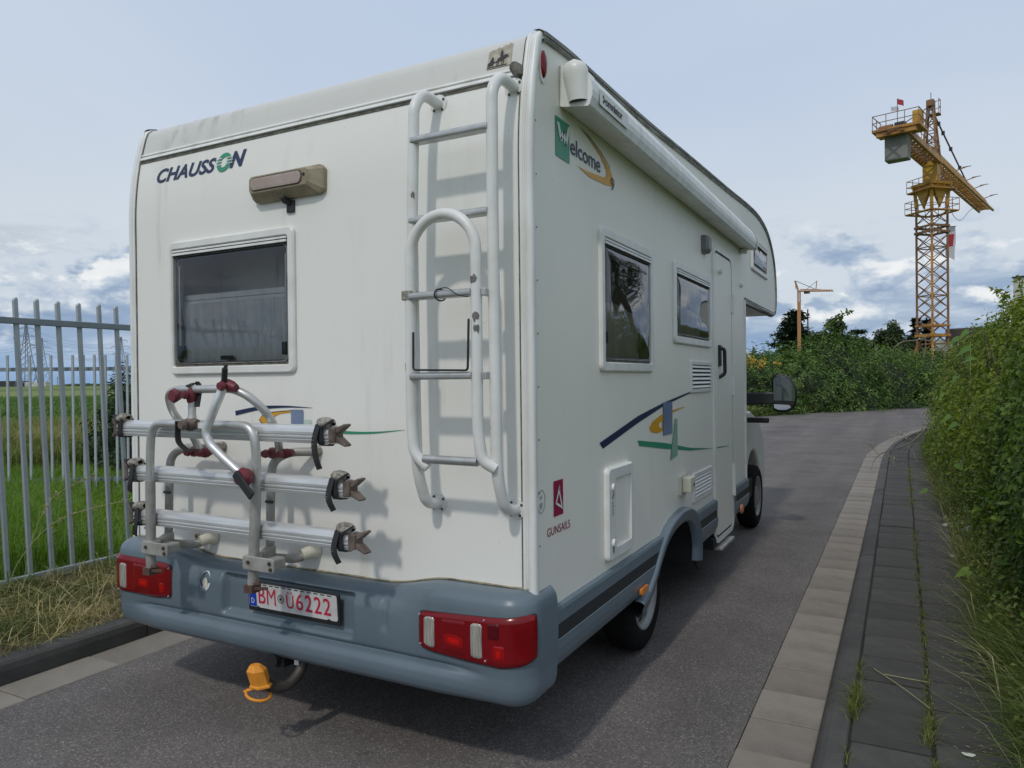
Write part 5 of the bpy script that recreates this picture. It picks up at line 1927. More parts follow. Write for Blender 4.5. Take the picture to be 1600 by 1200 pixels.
for sx in (1, -1):
    wheel(sx * 1.12, 1.615, sx)
    wheel(sx * 1.10, 5.50, sx)
mb = MB(); mb.prism(rrect(1.16, 1.275, .443, .478, .012, 3), 'x', 1.221, 1.238); mb.obj('side_marker', M['amber'], rv, .003)
mb = MB(); mb.lathe([(0, .040), (.014, .038), (.022, .022), (.023, .0001)], (1.221, 3.90, .455), 'x', 18); mb.obj('side_marker', mat('faded_amber_lens', (.50, .19, .09), .3), rv)
mb = MB(); mb.box(1.05, 1.235, 3.10, 3.56, .268, .292); mb.obj('step', M['alutube'], rv, .006)
mb = MB(); mb.tube([(1.10, 2.72, .40), (1.12, 2.74, .24), (1.14, 2.76, .20)], .008, 6); mb.box(.9, 1.2, 2.95, 3.05, .30, .38); mb.obj('step_bracket', M['under'], rv)
mb = MB()
mb.box(-.72, .72, .12, 5.9, .30, .56)
mb.box(-.95, .95, .12, 1.20, .37, .56)
mb.box(-1.14, 1.14, 2.56, 4.9, .42, .59)
mb.obj('chassis', M['under'], rv)

# ---- cab
cabp = [(4.20, .36)] + [(5.50 - .43 * math.cos(t), .34 + .46 * math.sin(t)) for t in np.linspace(.05, math.pi - .05, 16)] + [(6.14, .34), (6.22, .40), (6.25, .60), (6.22, .80), (6.12, .96), (5.90, 1.08), (5.62, 1.17), (5.40, 1.22), (4.20, 1.22)]
mb = MB(); mb.prism(cabp, 'x', -1.05, 1.05)
cab = mb.obj('cab', M['white'], rv, .03, 3)
up = [(4.20, 1.221), (5.40, 1.221), (5.22, 1.45), (4.72, 2.22), (4.20, 2.22)]
mb = MB()
vs = [(x * (1 - .10 * ((z - 1.22))) , y, z) for x in (-.98, .98) for y, z in up]
mb.add(vs, [(0, 1, 2, 3, 4), (5, 6, 7, 8, 9), (0, 5, 6, 1), (1, 6, 7, 2), (2, 7, 8, 3), (3, 8, 9, 4), (4, 9, 5, 0)])
mb.obj('cab_roof', M['white'], cab)
xs_ = lambda z: .98 * (1 - .10 * (z - 1.22)) + .004
for sx in (1, -1):
    w_ = [(4.34, 1.27), (5.30, 1.27), (4.83, 2.0), (4.34, 2.0)]
    mb = MB(); mb.add([(sx * xs_(z), y, z) for y, z in w_], [(0, 1, 2, 3)]); mb.obj('cab_window', M['black'], cab)
mb = MB(); vs = [(x * (1 - .10 * (z - 1.22)), y + .006, z + .004) for x in (-.90, .90) for y, z in ((5.36, 1.27), (4.76, 2.16))]
mb.add(vs, [(0, 1, 3, 2)]); mb.obj('windscreen', M['black'], cab)
mb = MB(); mb.box(-1.012, 1.012, 6.10, 6.30, .34, .60); mb.obj('front_bumper', M['bumper'], cab, .05, 3)
for sx in (1, -1):
    mb = MB(); mb.box(sx * .62, sx * .94, 6.16, 6.256, .74, .93); mb.obj('headlight', M['clear'], cab, .03)
mb = MB(); mb.box(-.55, .55, 6.18, 6.262, .70, .86); mb.obj('grille', M['black'], cab, .02)
mb = MB(); mb.box(1.04, 1.064, 4.32, 5.02, .50, .66); mb.obj('door_trim', M['bumper'], cab, .006)
ring_ = [(5.45 + .16 * math.cos(t), .93 + .075 * math.sin(t)) for t in np.linspace(-2.4, 2.4, 26)]
ring_i = [(5.44 + .11 * math.cos(t), .93 + .050 * math.sin(t)) for t in np.linspace(2.4, -2.4, 26)]
mb = MB(); v, f = flat_with_holes([(y - .45, z) for y, z in ring_ + ring_i], [], lambda p: (1.0535, p[0], p[1])); mb.add(v, f); mb.obj('ring_print', M['yellow'], cab)
# mirror on its long arm
mb = MB()
mb.bar((.97, 4.92, 1.355), (1.40, 4.99, 1.370), .05, .115)
mb.obj('mirror_arm', M['black'], rv, .012)
mo = smooth_path([(1.335, 1.255, 0), (1.322, 1.42, 0), (1.330, 1.575, 0), (1.40, 1.597, 0), (1.48, 1.565, 0), (1.535, 1.48, 0), (1.548, 1.38, 0), (1.525, 1.285, 0), (1.46, 1.238, 0), (1.38, 1.235, 0)], 4)
mo = [(p.x, p.y) for p in mo]
mcx, mcz = 1.435, 1.415
mb = MB(); lp = []
for s, y in ((.90, 4.952), (1.0, 4.960), (1.02, 5.00), (.92, 5.06), (.55, 5.10)):
    lp.append([(mcx + (a - mcx) * s, y, mcz + (b - mcz) * s) for a, b in mo])
k_ = len(mo); vs = [p for l in lp for p in l]
fs = [(q * k_ + i, q * k_ + (i + 1) % k_, (q + 1) * k_ + (i + 1) % k_, (q + 1) * k_ + i) for q in range(len(lp) - 1) for i in range(k_)] + [tuple(range(len(vs) - k_, len(vs)))]
mb.add(vs, fs, True); mir = mb.obj('mirror', M['black'], rv)
big = [(mcx + (a - mcx) * .89, mcz + (b - mcz) * .89) for a, b in mo]
mb = MB(); q = [(a, b) for a, b in big if b > 1.322]; q = [(min(max(a, 1.34), 1.60), b) for a, b in q]
mb.add([(a, 4.957 + .03 * (a - 1.43), b) for a, b in q], [tuple(range(len(q)))]); mb.obj('mirror_glass', M['mirror'], mir)
mb = MB(); q = [(a, b) for a, b in big if b < 1.312]
mb.add([(a, 4.955 + .10 * (a - 1.43) + .08 * (b - 1.28), b) for a, b in q], [tuple(range(len(q)))]); mb.obj('wide_angle_glass', M['mirror'], mir)
mb = MB(); mb.add([(mcx + (a - mcx) * .90, 4.9615, mcz + (b - mcz) * .90) for a, b in mo], [tuple(range(len(mo)))]); mb.obj('mirror_back', M['black'], mir)
mb = MB(); mb.box(1.0, 1.285, 5.0, 5.05, 1.122, 1.175); mb.obj('lower_arm', M['black'], rv, .012)

# ---- tow hitch
mb = MB()
mb.tube(smooth_path([(.05, .05, .40), (.055, -.035, .345), (.055, -.085, .275), (.045, -.150, .245), (.030, -.215, .262), (.022, -.250, .30)], 6), .024, 12)
hitch = mb.obj('tow_hitch', M['rust'], rv)
mb = MB(); mb.box(-.10, -.02, -.10, -.02, .29, .37); mb.cyl((-.06, -.10, .33), (-.06, -.128, .33), .03, 14); mb.obj('trailer_socket', M['black'], hitch, .006)
mb = MB(); mb.box(.035, .058, -.088, -.082, .315, .345); mb.obj('hitch_tag', M['paper'], hitch)
mb = MB()
hx, hy, hz = .012, -.270, .300
rows = []
for (h, r) in ((-.038, .050), (-.030, .050), (-.026, .043), (.035, .043), (.058, .024), (.0585, .0005)):
    rows.append([(hx + r * math.cos(a) - .12 * h, hy + r * math.sin(a) - .25 * h, hz + .02 + h) for a in np.linspace(0, 2 * math.pi, 7)[:-1]] if r < .049 else
                [(hx + r * math.cos(a) - .12 * h, hy + r * math.sin(a) - .25 * h, hz + .02 + h) for a in np.linspace(0, 2 * math.pi, 7)[:-1]])
P = [[rows[i][j] for i in range(len(rows))] for j in range(6)]
mb.grid(P, False, True)
mb.obj('ball_cap', M['orange'], hitch, .003)
mb = MB()
mb.tube([(hx - .005 + .052 * math.cos(a), hy + .048 * math.sin(a), hz - .052 - .012 * math.cos(a)) for a in np.linspace(0, 6.283, 21)[:-1]], .0065, 8, closed=True)
mb.tube([(hx - .055 + .026 * math.cos(a), hy + .02 * math.sin(a), hz - .042 + .010 * math.cos(a)) for a in np.linspace(0, 6.283, 15)[:-1]], .0055, 8, closed=True)
mb.obj('cap_loop', M['orange'], hitch)

# ---- ladder
lad = thing('ladder', None, None, (.92, -.07, 1.07))
del_keys = [k for k in lad.keys()]
lad.parent = rv; lad.matrix_parent_inverse = Matrix.Translation((0, -3.0, 0))
lad['label'] = 'white roof ladder with a folded lower section'
d = .135
for xt, xm, xb in ((.762, .735, .752), (1.112, 1.098, 1.110)):
    pts = fillet([(xt, yr(2.705) - .004, 2.705), (xt - .008, -.075, 2.718), (xt - .012, -d, 2.655), (xm, -d, 2.2), (xm + .004, -d, 1.6), (xb - .003, -d - .005, 1.22), (xb, -.085, 1.085), (xb + .004, -.004, 1.072)], .09, 7)
    MB().tube(pts, .0225, 14).obj('rail', M['ladder'], lad)
    for z, yy in ((2.705, yr(2.705)), (1.074, 0)):
        xx = xt if z > 2 else xb + .004
        MB().tube([(xx, yy - .0005, z), (xx, yy - .006, z)], .040, 18).obj('foot_plate', M['ladder'], lad)
        mbq = MB()
        for a in (.6, 2.2, 4.0, 5.4):
            mbq.cyl((xx + .031 * math.cos(a), yy - .006, z + .031 * math.sin(a)), (xx + .031 * math.cos(a), yy - .010, z + .031 * math.sin(a)), .005, 8)
        mbq.obj('foot_screw', M['rust'], lad)


def rung(x0, x1, z, yc, depth=.052, h=.026):
    mb = MB()
    o = rrect(yc - depth / 2, yc + depth / 2, z - h / 2, z + h / 2, .009, 3)
    mb.prism(o, 'x', x0, x1)
    for k in range(4):
        y = yc - depth / 2 + .010 + k * .0105
        mb.box(x0 + .004, x1 - .004, y, y + .004, z + h / 2 - .001, z + h / 2 + .0022)
    return mb.obj('rung', M['rung'], lad)


rung(.745, 1.090, 2.512, -d); rung(.735, 1.086, 2.200, -d)
d2 = .172
lp = fillet([(1.110, -d2 + .02, 1.245), (1.062, -d2, 1.275), (1.046, -d2, 1.40), (1.046, -d2, 2.195 - .15)], .05, 5)
arc = [(.898 + .148 * math.cos(a), -d2, 2.052 + .152 * math.sin(a)) for a in np.linspace(0, math.pi, 18)]
lft = fillet([(.750, -d2, 2.05), (.747, -d2, 1.42), (.757, -d2, 1.29), (.815, -d2 + .01, 1.238)], .06, 5)
MB().tube(list(lp) + [Vector(p) for p in arc[1:]] + list(lft)[1:], .0215, 14).obj('folding_hoop', M['ladder'], lad)
rung(.758, 1.032, 1.898, -d2); rung(.758, 1.032, 1.590, -d2)
MB().tube([(.805, -d2, 1.272), (1.045, -d2, 1.270)], .017, 14).obj('rung', M['rung'], lad)
for z in (1.898, 1.590):
    MB().box(1.069, 1.088, -d2 - .008, -d + .01, z - .014, z + .014).obj('hoop_clip', M['rung'], lad, .003)
MB().box(.722, .768, -d2 - .024, -d2 + .03, 1.885, 1.922).obj('hoop_clip', M['buckle'], lad, .004)
def chip(x, y, r, z0, z1, a0_, a1_, seed):
    r_ = random.Random(seed); mb = MB(); n_ = 7; P = []
    lo_ = [z0 + r_.uniform(0, .35) * (z1 - z0) for _ in range(n_ + 1)]; hi_ = [z1 - r_.uniform(0, .35) * (z1 - z0) for _ in range(n_ + 1)]
    lo_[0] = hi_[0] = (z0 + z1) / 2; lo_[-1] = hi_[-1] = (z0 + z1) / 2 + .004
    for i in range(n_ + 1):
        an = math.radians(a0_ + (a1_ - a0_) * i / n_)
        P.append([(x + r * math.cos(an), y + r * math.sin(an), lo_[i] + (hi_[i] - lo_[i]) * j / 2) for j in range(3)])
    mb.grid(P); mb.obj('paint_chip', M['chip'], lad)


M['chip'] = mat('bare_chipped_metal', (.22, .215, .20), .6, .3, col2=(.11, .105, .095), scale=120)
chip(1.046, -d2, .0222, 1.925, 1.965, -165, -50, 1); chip(1.046, -d2, .0222, 1.785, 1.83, -110, -30, 2); chip(1.046, -d2, .0222, 1.745, 1.785, -95, -30, 3)
chip(.748, -d2, .0222, 1.61, 1.645, -185, -125, 4); chip(.741, -d, .0232, 2.28, 2.315, -80, -40, 5)
mb = MB()
mb.tube(fillet([(.775, -d2 - .02, 1.76), (.776, -d2 - .024, 1.615), (1.020, -d2 - .024, 1.610), (1.024, -d2 - .02, 1.80)], .012, 3), .0045, 6)
mb.obj('wire_hoop', M['black'], lad)
MB().tube([(.887 + .004 * math.cos(a), -d2 + .034 * math.cos(a), 1.898 + .022 * math.sin(a)) for a in np.linspace(0, 6.283, 17)[:-1]], .003, 6, closed=True).obj('cable_tie', M['strap'], lad)
MB().tube(smooth_path([(.890, -d2 - .03, 1.916), (.94, -d2 - .034, 1.918), (.985, -d2 - .034, 1.890), (1.03, -d2 - .03, 1.880)], 5), .002, 5).obj('cable_tie', M['strap'], lad)

# ---- bike rack, folded up against the back
rack = thing('bike_rack', None, None, (-.25, -.15, .8))
rack.parent = rv; rack.matrix_parent_inverse = Matrix.Translation((0, -3.0, 0))
rack['label'] = 'folded aluminium bike rack with three wheel rails'
BARS = [(.262, 1.362, -.905, .438), (.262, 1.153, -.822, .508), (.262, .949, -.790, .532)]
for bi, (bd, bz, XA, XB) in enumerate(BARS):
    mb = MB()
    # channel section: rounded upper face, two grooves, undercut below
    sec = [(.024, .034), (.006, .038), (-.012, .034), (-.022, .024), (-.026, .010), (-.026, .000), (-.021, -.0015), (-.021, -.0050), (-.026, -.0065), (-.026, -.0145), (-.020, -.016), (-.020, -.0195), (-.024, -.021), (-.020, -.036), (.024, -.038)]
    mb.prism([(-bd + a_, bz + b_) for a_, b_ in sec], 'x', XA, XB)
    mb.obj('wheel_rail', M['alu'], rack, .0012, 1)
    # end claws
    for sx, xe in ((1, XB), (-1, XA)):
        mb = MB()
        L_ = 1.0 if sx > 0 else .55
        mb.box(min(xe - sx * .01, xe + sx * .024 * L_), max(xe - sx * .01, xe + sx * .024 * L_), -bd - .028, -bd + .026, bz - .030, bz + .030)
        for s in (1, -1):
            mb.prism([(xe + sx * .016 * L_, bz + s * .004), (xe + sx * .014 * L_, bz + s * .026), (xe + sx * .066 * L_, bz + s * .046), (xe + sx * .074 * L_, bz + s * .039), (xe + sx * .036 * L_, bz + s * .010)], 'y', -bd - .020, -bd + .018)
        mb.obj('end_claw', M['brown'], rack, .004)
        xs0 = xe - sx * .048
        mb = MB()
        lo = fillet([(xs0, -bd - .034, bz + .045), (xs0 + sx * .006, -bd - .034, bz - .040), (xs0 + sx * .01, -bd + .030, bz - .046), (xs0 + sx * .004, -bd + .032, bz + .044), (xs0, -bd - .032, bz + .047)], .016, 3)
        for i in range(len(lo) - 1):
            mb.bar(lo[i], lo[i + 1], .006, .026, (1, 0, 0))
        tail = -.085 if bi > 0 else (-.135 if sx > 0 else -.03)
        if not (bi == 0 and sx < 0):
            tl = smooth_path([(xs0 - sx * .004, -bd - .036, bz + .04), (xs0 - sx * .014, -bd - .048, bz - .02), (xs0 - sx * .008, -bd - .050, bz + tail * .6), (xs0 + sx * .006, -bd - .042, bz + tail)], 4)
            for i in range(len(tl) - 1):
                mb.bar(tl[i], tl[i + 1], .006, .026, (1, 0, 0))
        mb.obj('wheel_strap', M['strap'], rack)
        mb = MB()
        rows = []
        for t, rr_ in ((-.034, .010), (-.028, .022), (-.010, .028), (.012, .027), (.028, .020), (.036, .008)):
            rows.append([(xs0 + sx * (.012 + t), -bd - .006 + .036 * (rr_ / .028) * math.cos(a_), bz + .046 + rr_ * .85 * math.sin(a_) + .10 * t * -1) for a_ in np.linspace(0, 6.283, 15)])
        mb.grid(rows); mb.obj('ratchet_buckle', M['buckle'], rack)
        mb = MB(); mb.bar((xs0 + sx * .014, -bd - .034, bz + .030), (xs0 + sx * .060, -bd - .020, bz + .060), .022, .007); mb.obj('ratchet_lever', M['strap'], rack)
# front tubes: an upside-down U in front of the rails
def fd(z): return .300 + (z - .74) / .64 * .022
up = [(-.640, -fd(.72), .715), (-.612, -fd(1.25), 1.25), (-.588, -fd(1.385), 1.392), (.052, -fd(1.385), 1.394), (.068, -fd(1.25), 1.25), (.014, -fd(.72), .715)]
pts = fillet(up, .080, 8)
MB().tube(pts, .0185, 16).obj('front_hoop', M['alutube'], rack)
for xa, xb_ in ((-.640, -.618), (.014, .056)):
    mb = MB()
    mb.tube([(xa, -fd(.72), .715), (xb_, -fd(1.13), 1.13)], .0220, 16); mb.obj('sleeve', M['greytube'], rack)
for xa in (-.640, .014):
    mb = MB()
    mb.box(xa - .024, xa + .024, -fd(.72) - .028, -fd(.72) + .024, .692, .726)
    for dz, l in ((.024, .060), (.006, .100)):
        mb.bar((xa + .02, -fd(.72) - .012, .706 + dz), (xa + l, -fd(.72) - .016, .716 + dz), .010, .013)
    mb.obj('foot_fork', mat('rusty_fork', (.13, .075, .052), .7, .2, col2=(.085, .05, .038), scale=40), rack, .002)
    mb = MB()
    xx = xa + .006
    mb.prism(rrect(xx - .030, xx + .150, .792, .852, .014, 4), 'y', -fd(.83) - .030, -fd(.83) - .022)
    mb.prism(rrect(xx - .030, xx + .028, .792, .852, .010, 3), 'y', -fd(.83) - .022, -fd(.83) + .034)
    mb.obj('pivot_plate', M['greytube'], rack, .004)
    MB().box(xx + .085, xx + .140, -fd(.83) - .0215, -fd(.83) + .05, .800, .846).obj('pivot_arm', M['greytube'], rack, .008)
    for dx_, dz_ in ((.006, .004), (.128, .010), (.134, -.014)):
        MB().cyl((xx + dx_, -fd(.83) - .030, .822 + dz_), (xx + dx_, -fd(.83) - .036, .822 + dz_), .008, 8).obj('bolt', M['rust'], rack)
# rear tubes from the wall brackets
for xw, xv, e in ((-.575, -.735, 0), (.085, -.055, 1)):
    low = [(xv, -.125, 1.14), (xv - .004, -.130, .84), (xv - .02, -.125, .792), (xw - .02, -.085, .788), (xw - .004, -.012, .812)]
    top_ = [(xv, -.125, 1.14), (xv + .010, -.120, 1.225), (xv + .075, -.085, 1.262), (xv + (.160 if e else .215), -.020 if e else -.09, 1.260)]
    pts = list(reversed(fillet(low, .055, 7))) + list(fillet(top_, .07, 7))[1:]
    MB().tube(pts, .0195, 14).obj('rear_tube', M['greytube'], rack)
    mb = MB(); mb.tube([(xw + .006, -.001, .813), (xw + .004, -.012, .813), (xw + .002, -.035, .812), (xw - .014, -.070, .803)], [.036, .034, .029, .026], 16); mb.obj('wall_bracket', M['cream'], rack)
    mb = MB(); q_ = (xv + .166, -.001) if e else (xv + .235, -.02)
    mb.tube([(q_[0], q_[1] if e else -.001, 1.262), (q_[0] - .006, -.035 if e else -.07, 1.262)], [.026, .023], 14); mb.obj('upper_bracket', M['buckle'], rack)
    MB().bar((xv, -.125, .826), (xv + (.10 if not e else .075), -.26, .826), .04, .045).obj('link_arm', M['greytube'], rack, .006)
    for z in (1.045, .90):
        MB().cyl((xv - .006, -.150, z), (xv + .036, -.150, z), .007, 8).obj('bolt', M['rust'], rack)
# upper hoop
hoop = fillet([(-.498, -.140, 1.250), (-.512, -.165, 1.33), (-.560, -.235, 1.43), (-.475, -.330, 1.545), (-.01, -.335, 1.548), (.085, -.26, 1.44), (.034, -.165, 1.320), (.020, -.145, 1.262)], .085, 8)
MB().tube(hoop, .0175, 14).obj('upper_hoop', M['alutube'], rack)


def clamp(c, ax, name='clamp', m='burgundy', r=.030, l=.075):
    r, l = r * .84, l * .92
    """two-part clamp: collar and knob"""
    c, ax = Vector(c), Vector(ax).normalized()
    mb = MB()
    mb.tube([c - ax * l * .42, c - ax * l * .12, c + ax * l * .1, c + ax * l * .42], [r * .72, r * 1.02, r * .95, r * .62], 12)
    side = ax.cross(Vector((0, 0, 1)))
    side = side.normalized() if side.length > .1 else Vector((1, 0, 0))
    k = c + Vector((0, -1, 0)) * r * .9
    mb.tube([k, k + Vector((0, -1, 0)) * .014, k + Vector((0, -1, 0)) * .030], [r * .55, r * .8, r * .6], 8)
    return mb.obj(name, M[m], rack, .002)


clamp((-.520, -.150, 1.250), (1, -.2, 0), l=.07); clamp((-.440, -.150, 1.250), (1, .3, .2), l=.075)
clamp((-.020, -.150, 1.262), (.6, -.8, .1), l=.06); clamp((.055, -.140, 1.262), (1, .2, .15), l=.09, r=.026)
# holding arm and its clamps
arm = fillet([(-.060, -.372, 1.562), (-.080, -.392, 1.49), (-.135, -.405, 1.372), (-.118, -.402, 1.322), (-.04, -.385, 1.255), (.035, -.372, 1.198)], .05, 8)
MB().tube(arm, .0185, 16).obj('holding_arm', M['alu'], rack)
clamp((-.052, -.350, 1.560), (1, 0, -.25), l=.105, r=.032)
mb = MB(); mb.bar((-.058, -.372, 1.575), (-.045, -.378, 1.635), .022, .02); mb.bar((-.045, -.378, 1.63), (-.038, -.376, 1.65), .014, .014); mb.obj('clamp_lever', M['black'], rack, .004)
mb = MB()
mb.tube([(.045, -.345, 1.185), (.045, -.372, 1.185), (.045, -.395, 1.185)], [.034, .042, .030], 12); mb.obj('arm_clamp', M['burgundy'], rack, .003)
mb = MB(); mb.bar((.028, -.398, 1.205), (.128, -.402, 1.115), .012, .036); mb.obj('clamp_strap', M['strap'], rack, .003)
# short arm clamp hanging from the upper hoop
mb = MB(); mb.tube([(-.300, -.335, 1.500), (-.300, -.337, 1.44), (-.298, -.339, 1.415)], [.018, .016, .020], 10); mb.obj('short_arm', M['alutube'], rack)
clamp((-.298, -.338, 1.522), (.15, 0, 1), l=.09, r=.028, m='burgundy')
mb = MB(); mb.tube([(-.352, -.362, 1.520), (-.352, -.385, 1.520), (-.352, -.398, 1.520)], [.022, .034, .026], 8); mb.obj('knob', M['burgundy'], rack, .002)
clamp((-.298, -.342, 1.395), (1, 0, .05), l=.105, r=.036, m='brown')
mb = MB()
for tl in ([(-.312, -.352, 1.56), (-.300, -.315, 1.572), (-.272, -.32, 1.545), (-.270, -.335, 1.47)], [(-.340, -.378, 1.41), (-.335, -.382, 1.33), (-.300, -.386, 1.30), (-.255, -.39, 1.285), (-.215, -.385, 1.290)]):
    p = smooth_path(tl, 5)
    for i in range(len(p) - 1): mb.bar(p[i], p[i + 1], .006, .026, (0, 1, 0) if tl[0][2] < 1.5 else (1, 0, 0))
mb.obj('frame_strap', M['strap'], rack)
mb = MB(); mb.box(-.36, -.175, -.3435, -.3425, 1.378, 1.402); mb.obj('paper_label', M['paper'], rack)

# ================================================================== hedge and weeds on the right
def hedge_front(y, z, seed):
    return 3.11 + .15 * bumps(y * 1.3, z * 1.7, seed) + .07 * bumps(y * 3.6, z * 3.6, seed + 1) - .10 * np.exp(-((z - .75) / .5) ** 2) + .34 * np.clip(z - 1.35, 0, 1.2) + .35 * np.clip(.42 - z, 0, .42)


def bend_xy(x, y):
    """carry straight hedge coordinates round the bend"""
    d = np.maximum(y - 12.5, 0)
    return x + .0125 * d * d, y


def hedge(label, y0, y1, top, m, n, size, seed, aspect, detailed, depth=.55, tint_shift=0.0, name='hedge'):
    rng = np.random.default_rng(seed)
    t = thing(name, label, 'hedge', tuple(bend_xy(3.3, np.float64((y0 + y1) / 2))) + (.08,))
    y = rng.uniform(y0, y1, n); zt = top + .13 * bumps(y * 1.3, y * 0 + 1, seed + 2) + .06 * bumps(y * 5, y * 0, seed + 3)
    # rounded ends so neighbouring shrubs keep their own outline
    e = np.minimum(y - y0, y1 - y) / .7
    zt = zt * np.where(e < 1, .62 + .38 * np.sqrt(np.clip(1 - (1 - np.clip(e, 0, 1)) ** 2, 0, 1)), 1)
    up = rng.uniform(0, 1, n) < .32
    z = .06 + (zt - .06) * rng.uniform(0, 1, n) ** .85
    dl = rng.exponential(depth * .33, n) - .10 * np.abs(rng.normal(0, 1, n)) * (rng.uniform(0, 1, n) < .22)
    x = hedge_front(y, z, seed) + dl
    N = np.stack([-np.ones(n), rng.normal(0, .25, n) - .25, .45 + 0 * y], 1)
    # top surface
    x = np.where(up, hedge_front(y, zt, seed) + rng.uniform(0, 1.3, n), x)
    z = np.where(up, zt - rng.exponential(.10, n) + .05 * rng.normal(0, 1, n), z)
    N[up] = np.array([-.25, -.2, 1.0])
    # rounded shoulder
    sh = np.clip((z - (zt - .35)) / .35, 0, 1)
    x = x + .22 * sh ** 2 * (~up)
    cl = bumps(y * 3.1, z * 3.1, seed + 5)
    tint = np.clip(.46 + tint_shift + .26 * cl + rng.normal(0, .17, n), 0, 1)
    # thin the leaves where the clumps part
    keep = rng.uniform(0, 1, n) < np.clip(.62 + .55 * bumps(y * 2.3, z * 2.6, seed + 6), .22, 1)
    x, y = bend_xy(x, y)
    P = np.stack([x, y, z], 1)[keep]
    parts = [leaf_arrays(P, N[keep], size, aspect, rng, droop=.5, tint=tint[keep], detailed=detailed)]
    foliage('foliage', m, t, parts)
    # inner branches
    mb = MB()
    for k in range(int((y1 - y0) * 14)):
        yy = rng.uniform(y0 + .1, y1 - .1); xx = 3.45 + rng.uniform(-.1, .6)
        hgt = top * rng.uniform(.55, .95)
        b = bend_xy(xx, np.float64(yy)); q = bend_xy(xx - rng.uniform(-.2, .40), np.float64(yy + rng.normal(0, .3)))
        mb.tube([(b[0], b[1], .05), ((b[0] + q[0]) / 2 + .05, (b[1] + q[1]) / 2, hgt * .55), (q[0], q[1], hgt)], [.016, .010, .004], 5)
    mb.obj('branches', M['bark'], t)
    # filler body inside the hedge, inner shade put into its dark colour
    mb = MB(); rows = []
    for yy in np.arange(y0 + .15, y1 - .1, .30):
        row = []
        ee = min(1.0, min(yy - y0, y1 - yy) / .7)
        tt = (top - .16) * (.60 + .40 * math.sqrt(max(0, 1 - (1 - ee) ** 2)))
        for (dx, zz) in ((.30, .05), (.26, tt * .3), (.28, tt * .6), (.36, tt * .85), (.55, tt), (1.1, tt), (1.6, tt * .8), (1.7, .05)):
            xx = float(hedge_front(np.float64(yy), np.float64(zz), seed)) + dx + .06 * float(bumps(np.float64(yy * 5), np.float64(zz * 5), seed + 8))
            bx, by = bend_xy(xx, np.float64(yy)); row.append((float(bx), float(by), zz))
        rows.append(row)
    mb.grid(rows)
    mb.obj('shade_filler', M['hedge_core'], t)
    return t


M['hedge_core'] = mat('hedge_shade_filler', (.016, .026, .009), .9, col2=(.034, .046, .016), scale=14, amt=(.35, .65), bump=1.0, bscale=30, bdist=.05)
hedge('dark glossy hedge shrub nearest the camera at the right edge', 1.55, 4.9, 2.04, M['hedge_dark'], 60000, .050, 31, .46, True)
hedge('yellowish green hedge shrub between the dark hedge and the olive one', 4.3, 8.7, 2.30, M['hedge_mid'], 52000, .050, 47, .48, True, tint_shift=.05)
hedge('olive green hedge shrub farthest along the pavement before the bend', 8.1, 15.5, 2.12, M['hedge_far'], 46000, .062, 59, .5, False)
hedge('low hedge curving round the outside of the bend', 14.9, 27.0, 2.1, M['hedge_far'], 22000, .085, 83, .5, False)

# shoots standing up out of the hedge top
shoots = thing('shrub_shoots', 'thin leafy shoots rising above the top of the hedge at the right', 'shoots', (3.5, 6, 2.2))
rs = np.random.default_rng(5)
mb = MB(); parts = []
for (y, x, h, l) in ((4.75, 3.5, 2.16, .34), (5.2, 3.55, 2.26, .26), (5.8, 3.45, 2.28, .30), (6.4, 3.45, 2.30, .22), (7.2, 3.42, 2.30, .25), (8.1, 3.40, 2.2, .22), (9.4, 3.38, 2.08, .24), (5.0, 3.7, 2.2, .30), (10.6, 3.35, 2.06, .2), (6.9, 3.6, 2.3, .28), (5.5, 3.65, 2.28, .3)):
    dx, dy = rs.normal(0, .10), rs.normal(0, .08)
    p = smooth_path([(x, y, h - .35), (x + dx * .3, y + dy * .3, h), (x + dx, y + dy, h + l * .7)], 6)
    mb.tube(p, [.004] * (len(p) - 1) + [.0015], 5)
    Q = np.array([q[:] for q in p[3:]]); Q = np.repeat(Q, 5, 0) + rs.normal(0, .006, (len(Q) * 5, 3))
    parts.append(leaf_arrays(Q, unit(rs.normal(0, 1, Q.shape)), .048, .45, rs, droop=.1))
mb.obj('stem', M['stem'], shoots); foliage('foliage', M['hedge_mid'], shoots, parts)

# bindweed: big pale leaves climbing over the hedge
bw = thing('bindweed', 'bindweed with large bright heart-shaped leaves climbing over the dark hedge', 'climbing plant', (3.0, 4.0, .6))


def heart_leaf(c, s, nrm, tip):
    c, nrm, tip = Vector(c), Vector(nrm).normalized(), Vector(tip)
    tip = (tip - nrm * tip.dot(nrm)).normalized(); sd = nrm.cross(tip)
    ol = [(0, -.10), (.22, -.30), (.42, -.20), (.46, .05), (.34, .36), (.16, .70), (0, 1.0), (-.16, .70), (-.34, .36), (-.46, .05), (-.42, -.20), (-.22, -.30)]
    mid = [(0, .0), (0, .3), (0, .6)]
    vs = [c + sd * (a * s) + tip * (b * s) + nrm * (s * (.28 * abs(a) - .12 * b * b)) for a, b in ol] + [c + tip * (b * s) - nrm * (s * .12 * b * b) for a, b in mid]
    fs = [(0, 1, 12), (1, 2, 12), (2, 3, 12), (3, 4, 13, 12), (4, 5, 14, 13), (5, 6, 14), (6, 7, 14), (7, 8, 13, 14), (8, 9, 12, 13), (9, 10, 12), (10, 11, 12), (11, 0, 12)]
    V = np.array([v[:] for v in vs]); 
    me = bpy.data.meshes.new('leaf'); me.from_pydata([tuple(v) for v in vs], [], fs)
    a = me.attributes.new('tint', 'FLOAT', 'POINT'); a.data.foreach_set('value', np.full(len(vs), rs.uniform(.1, .9), np.float32))
    for p in me.polygons: p.use_smooth = True
    return me


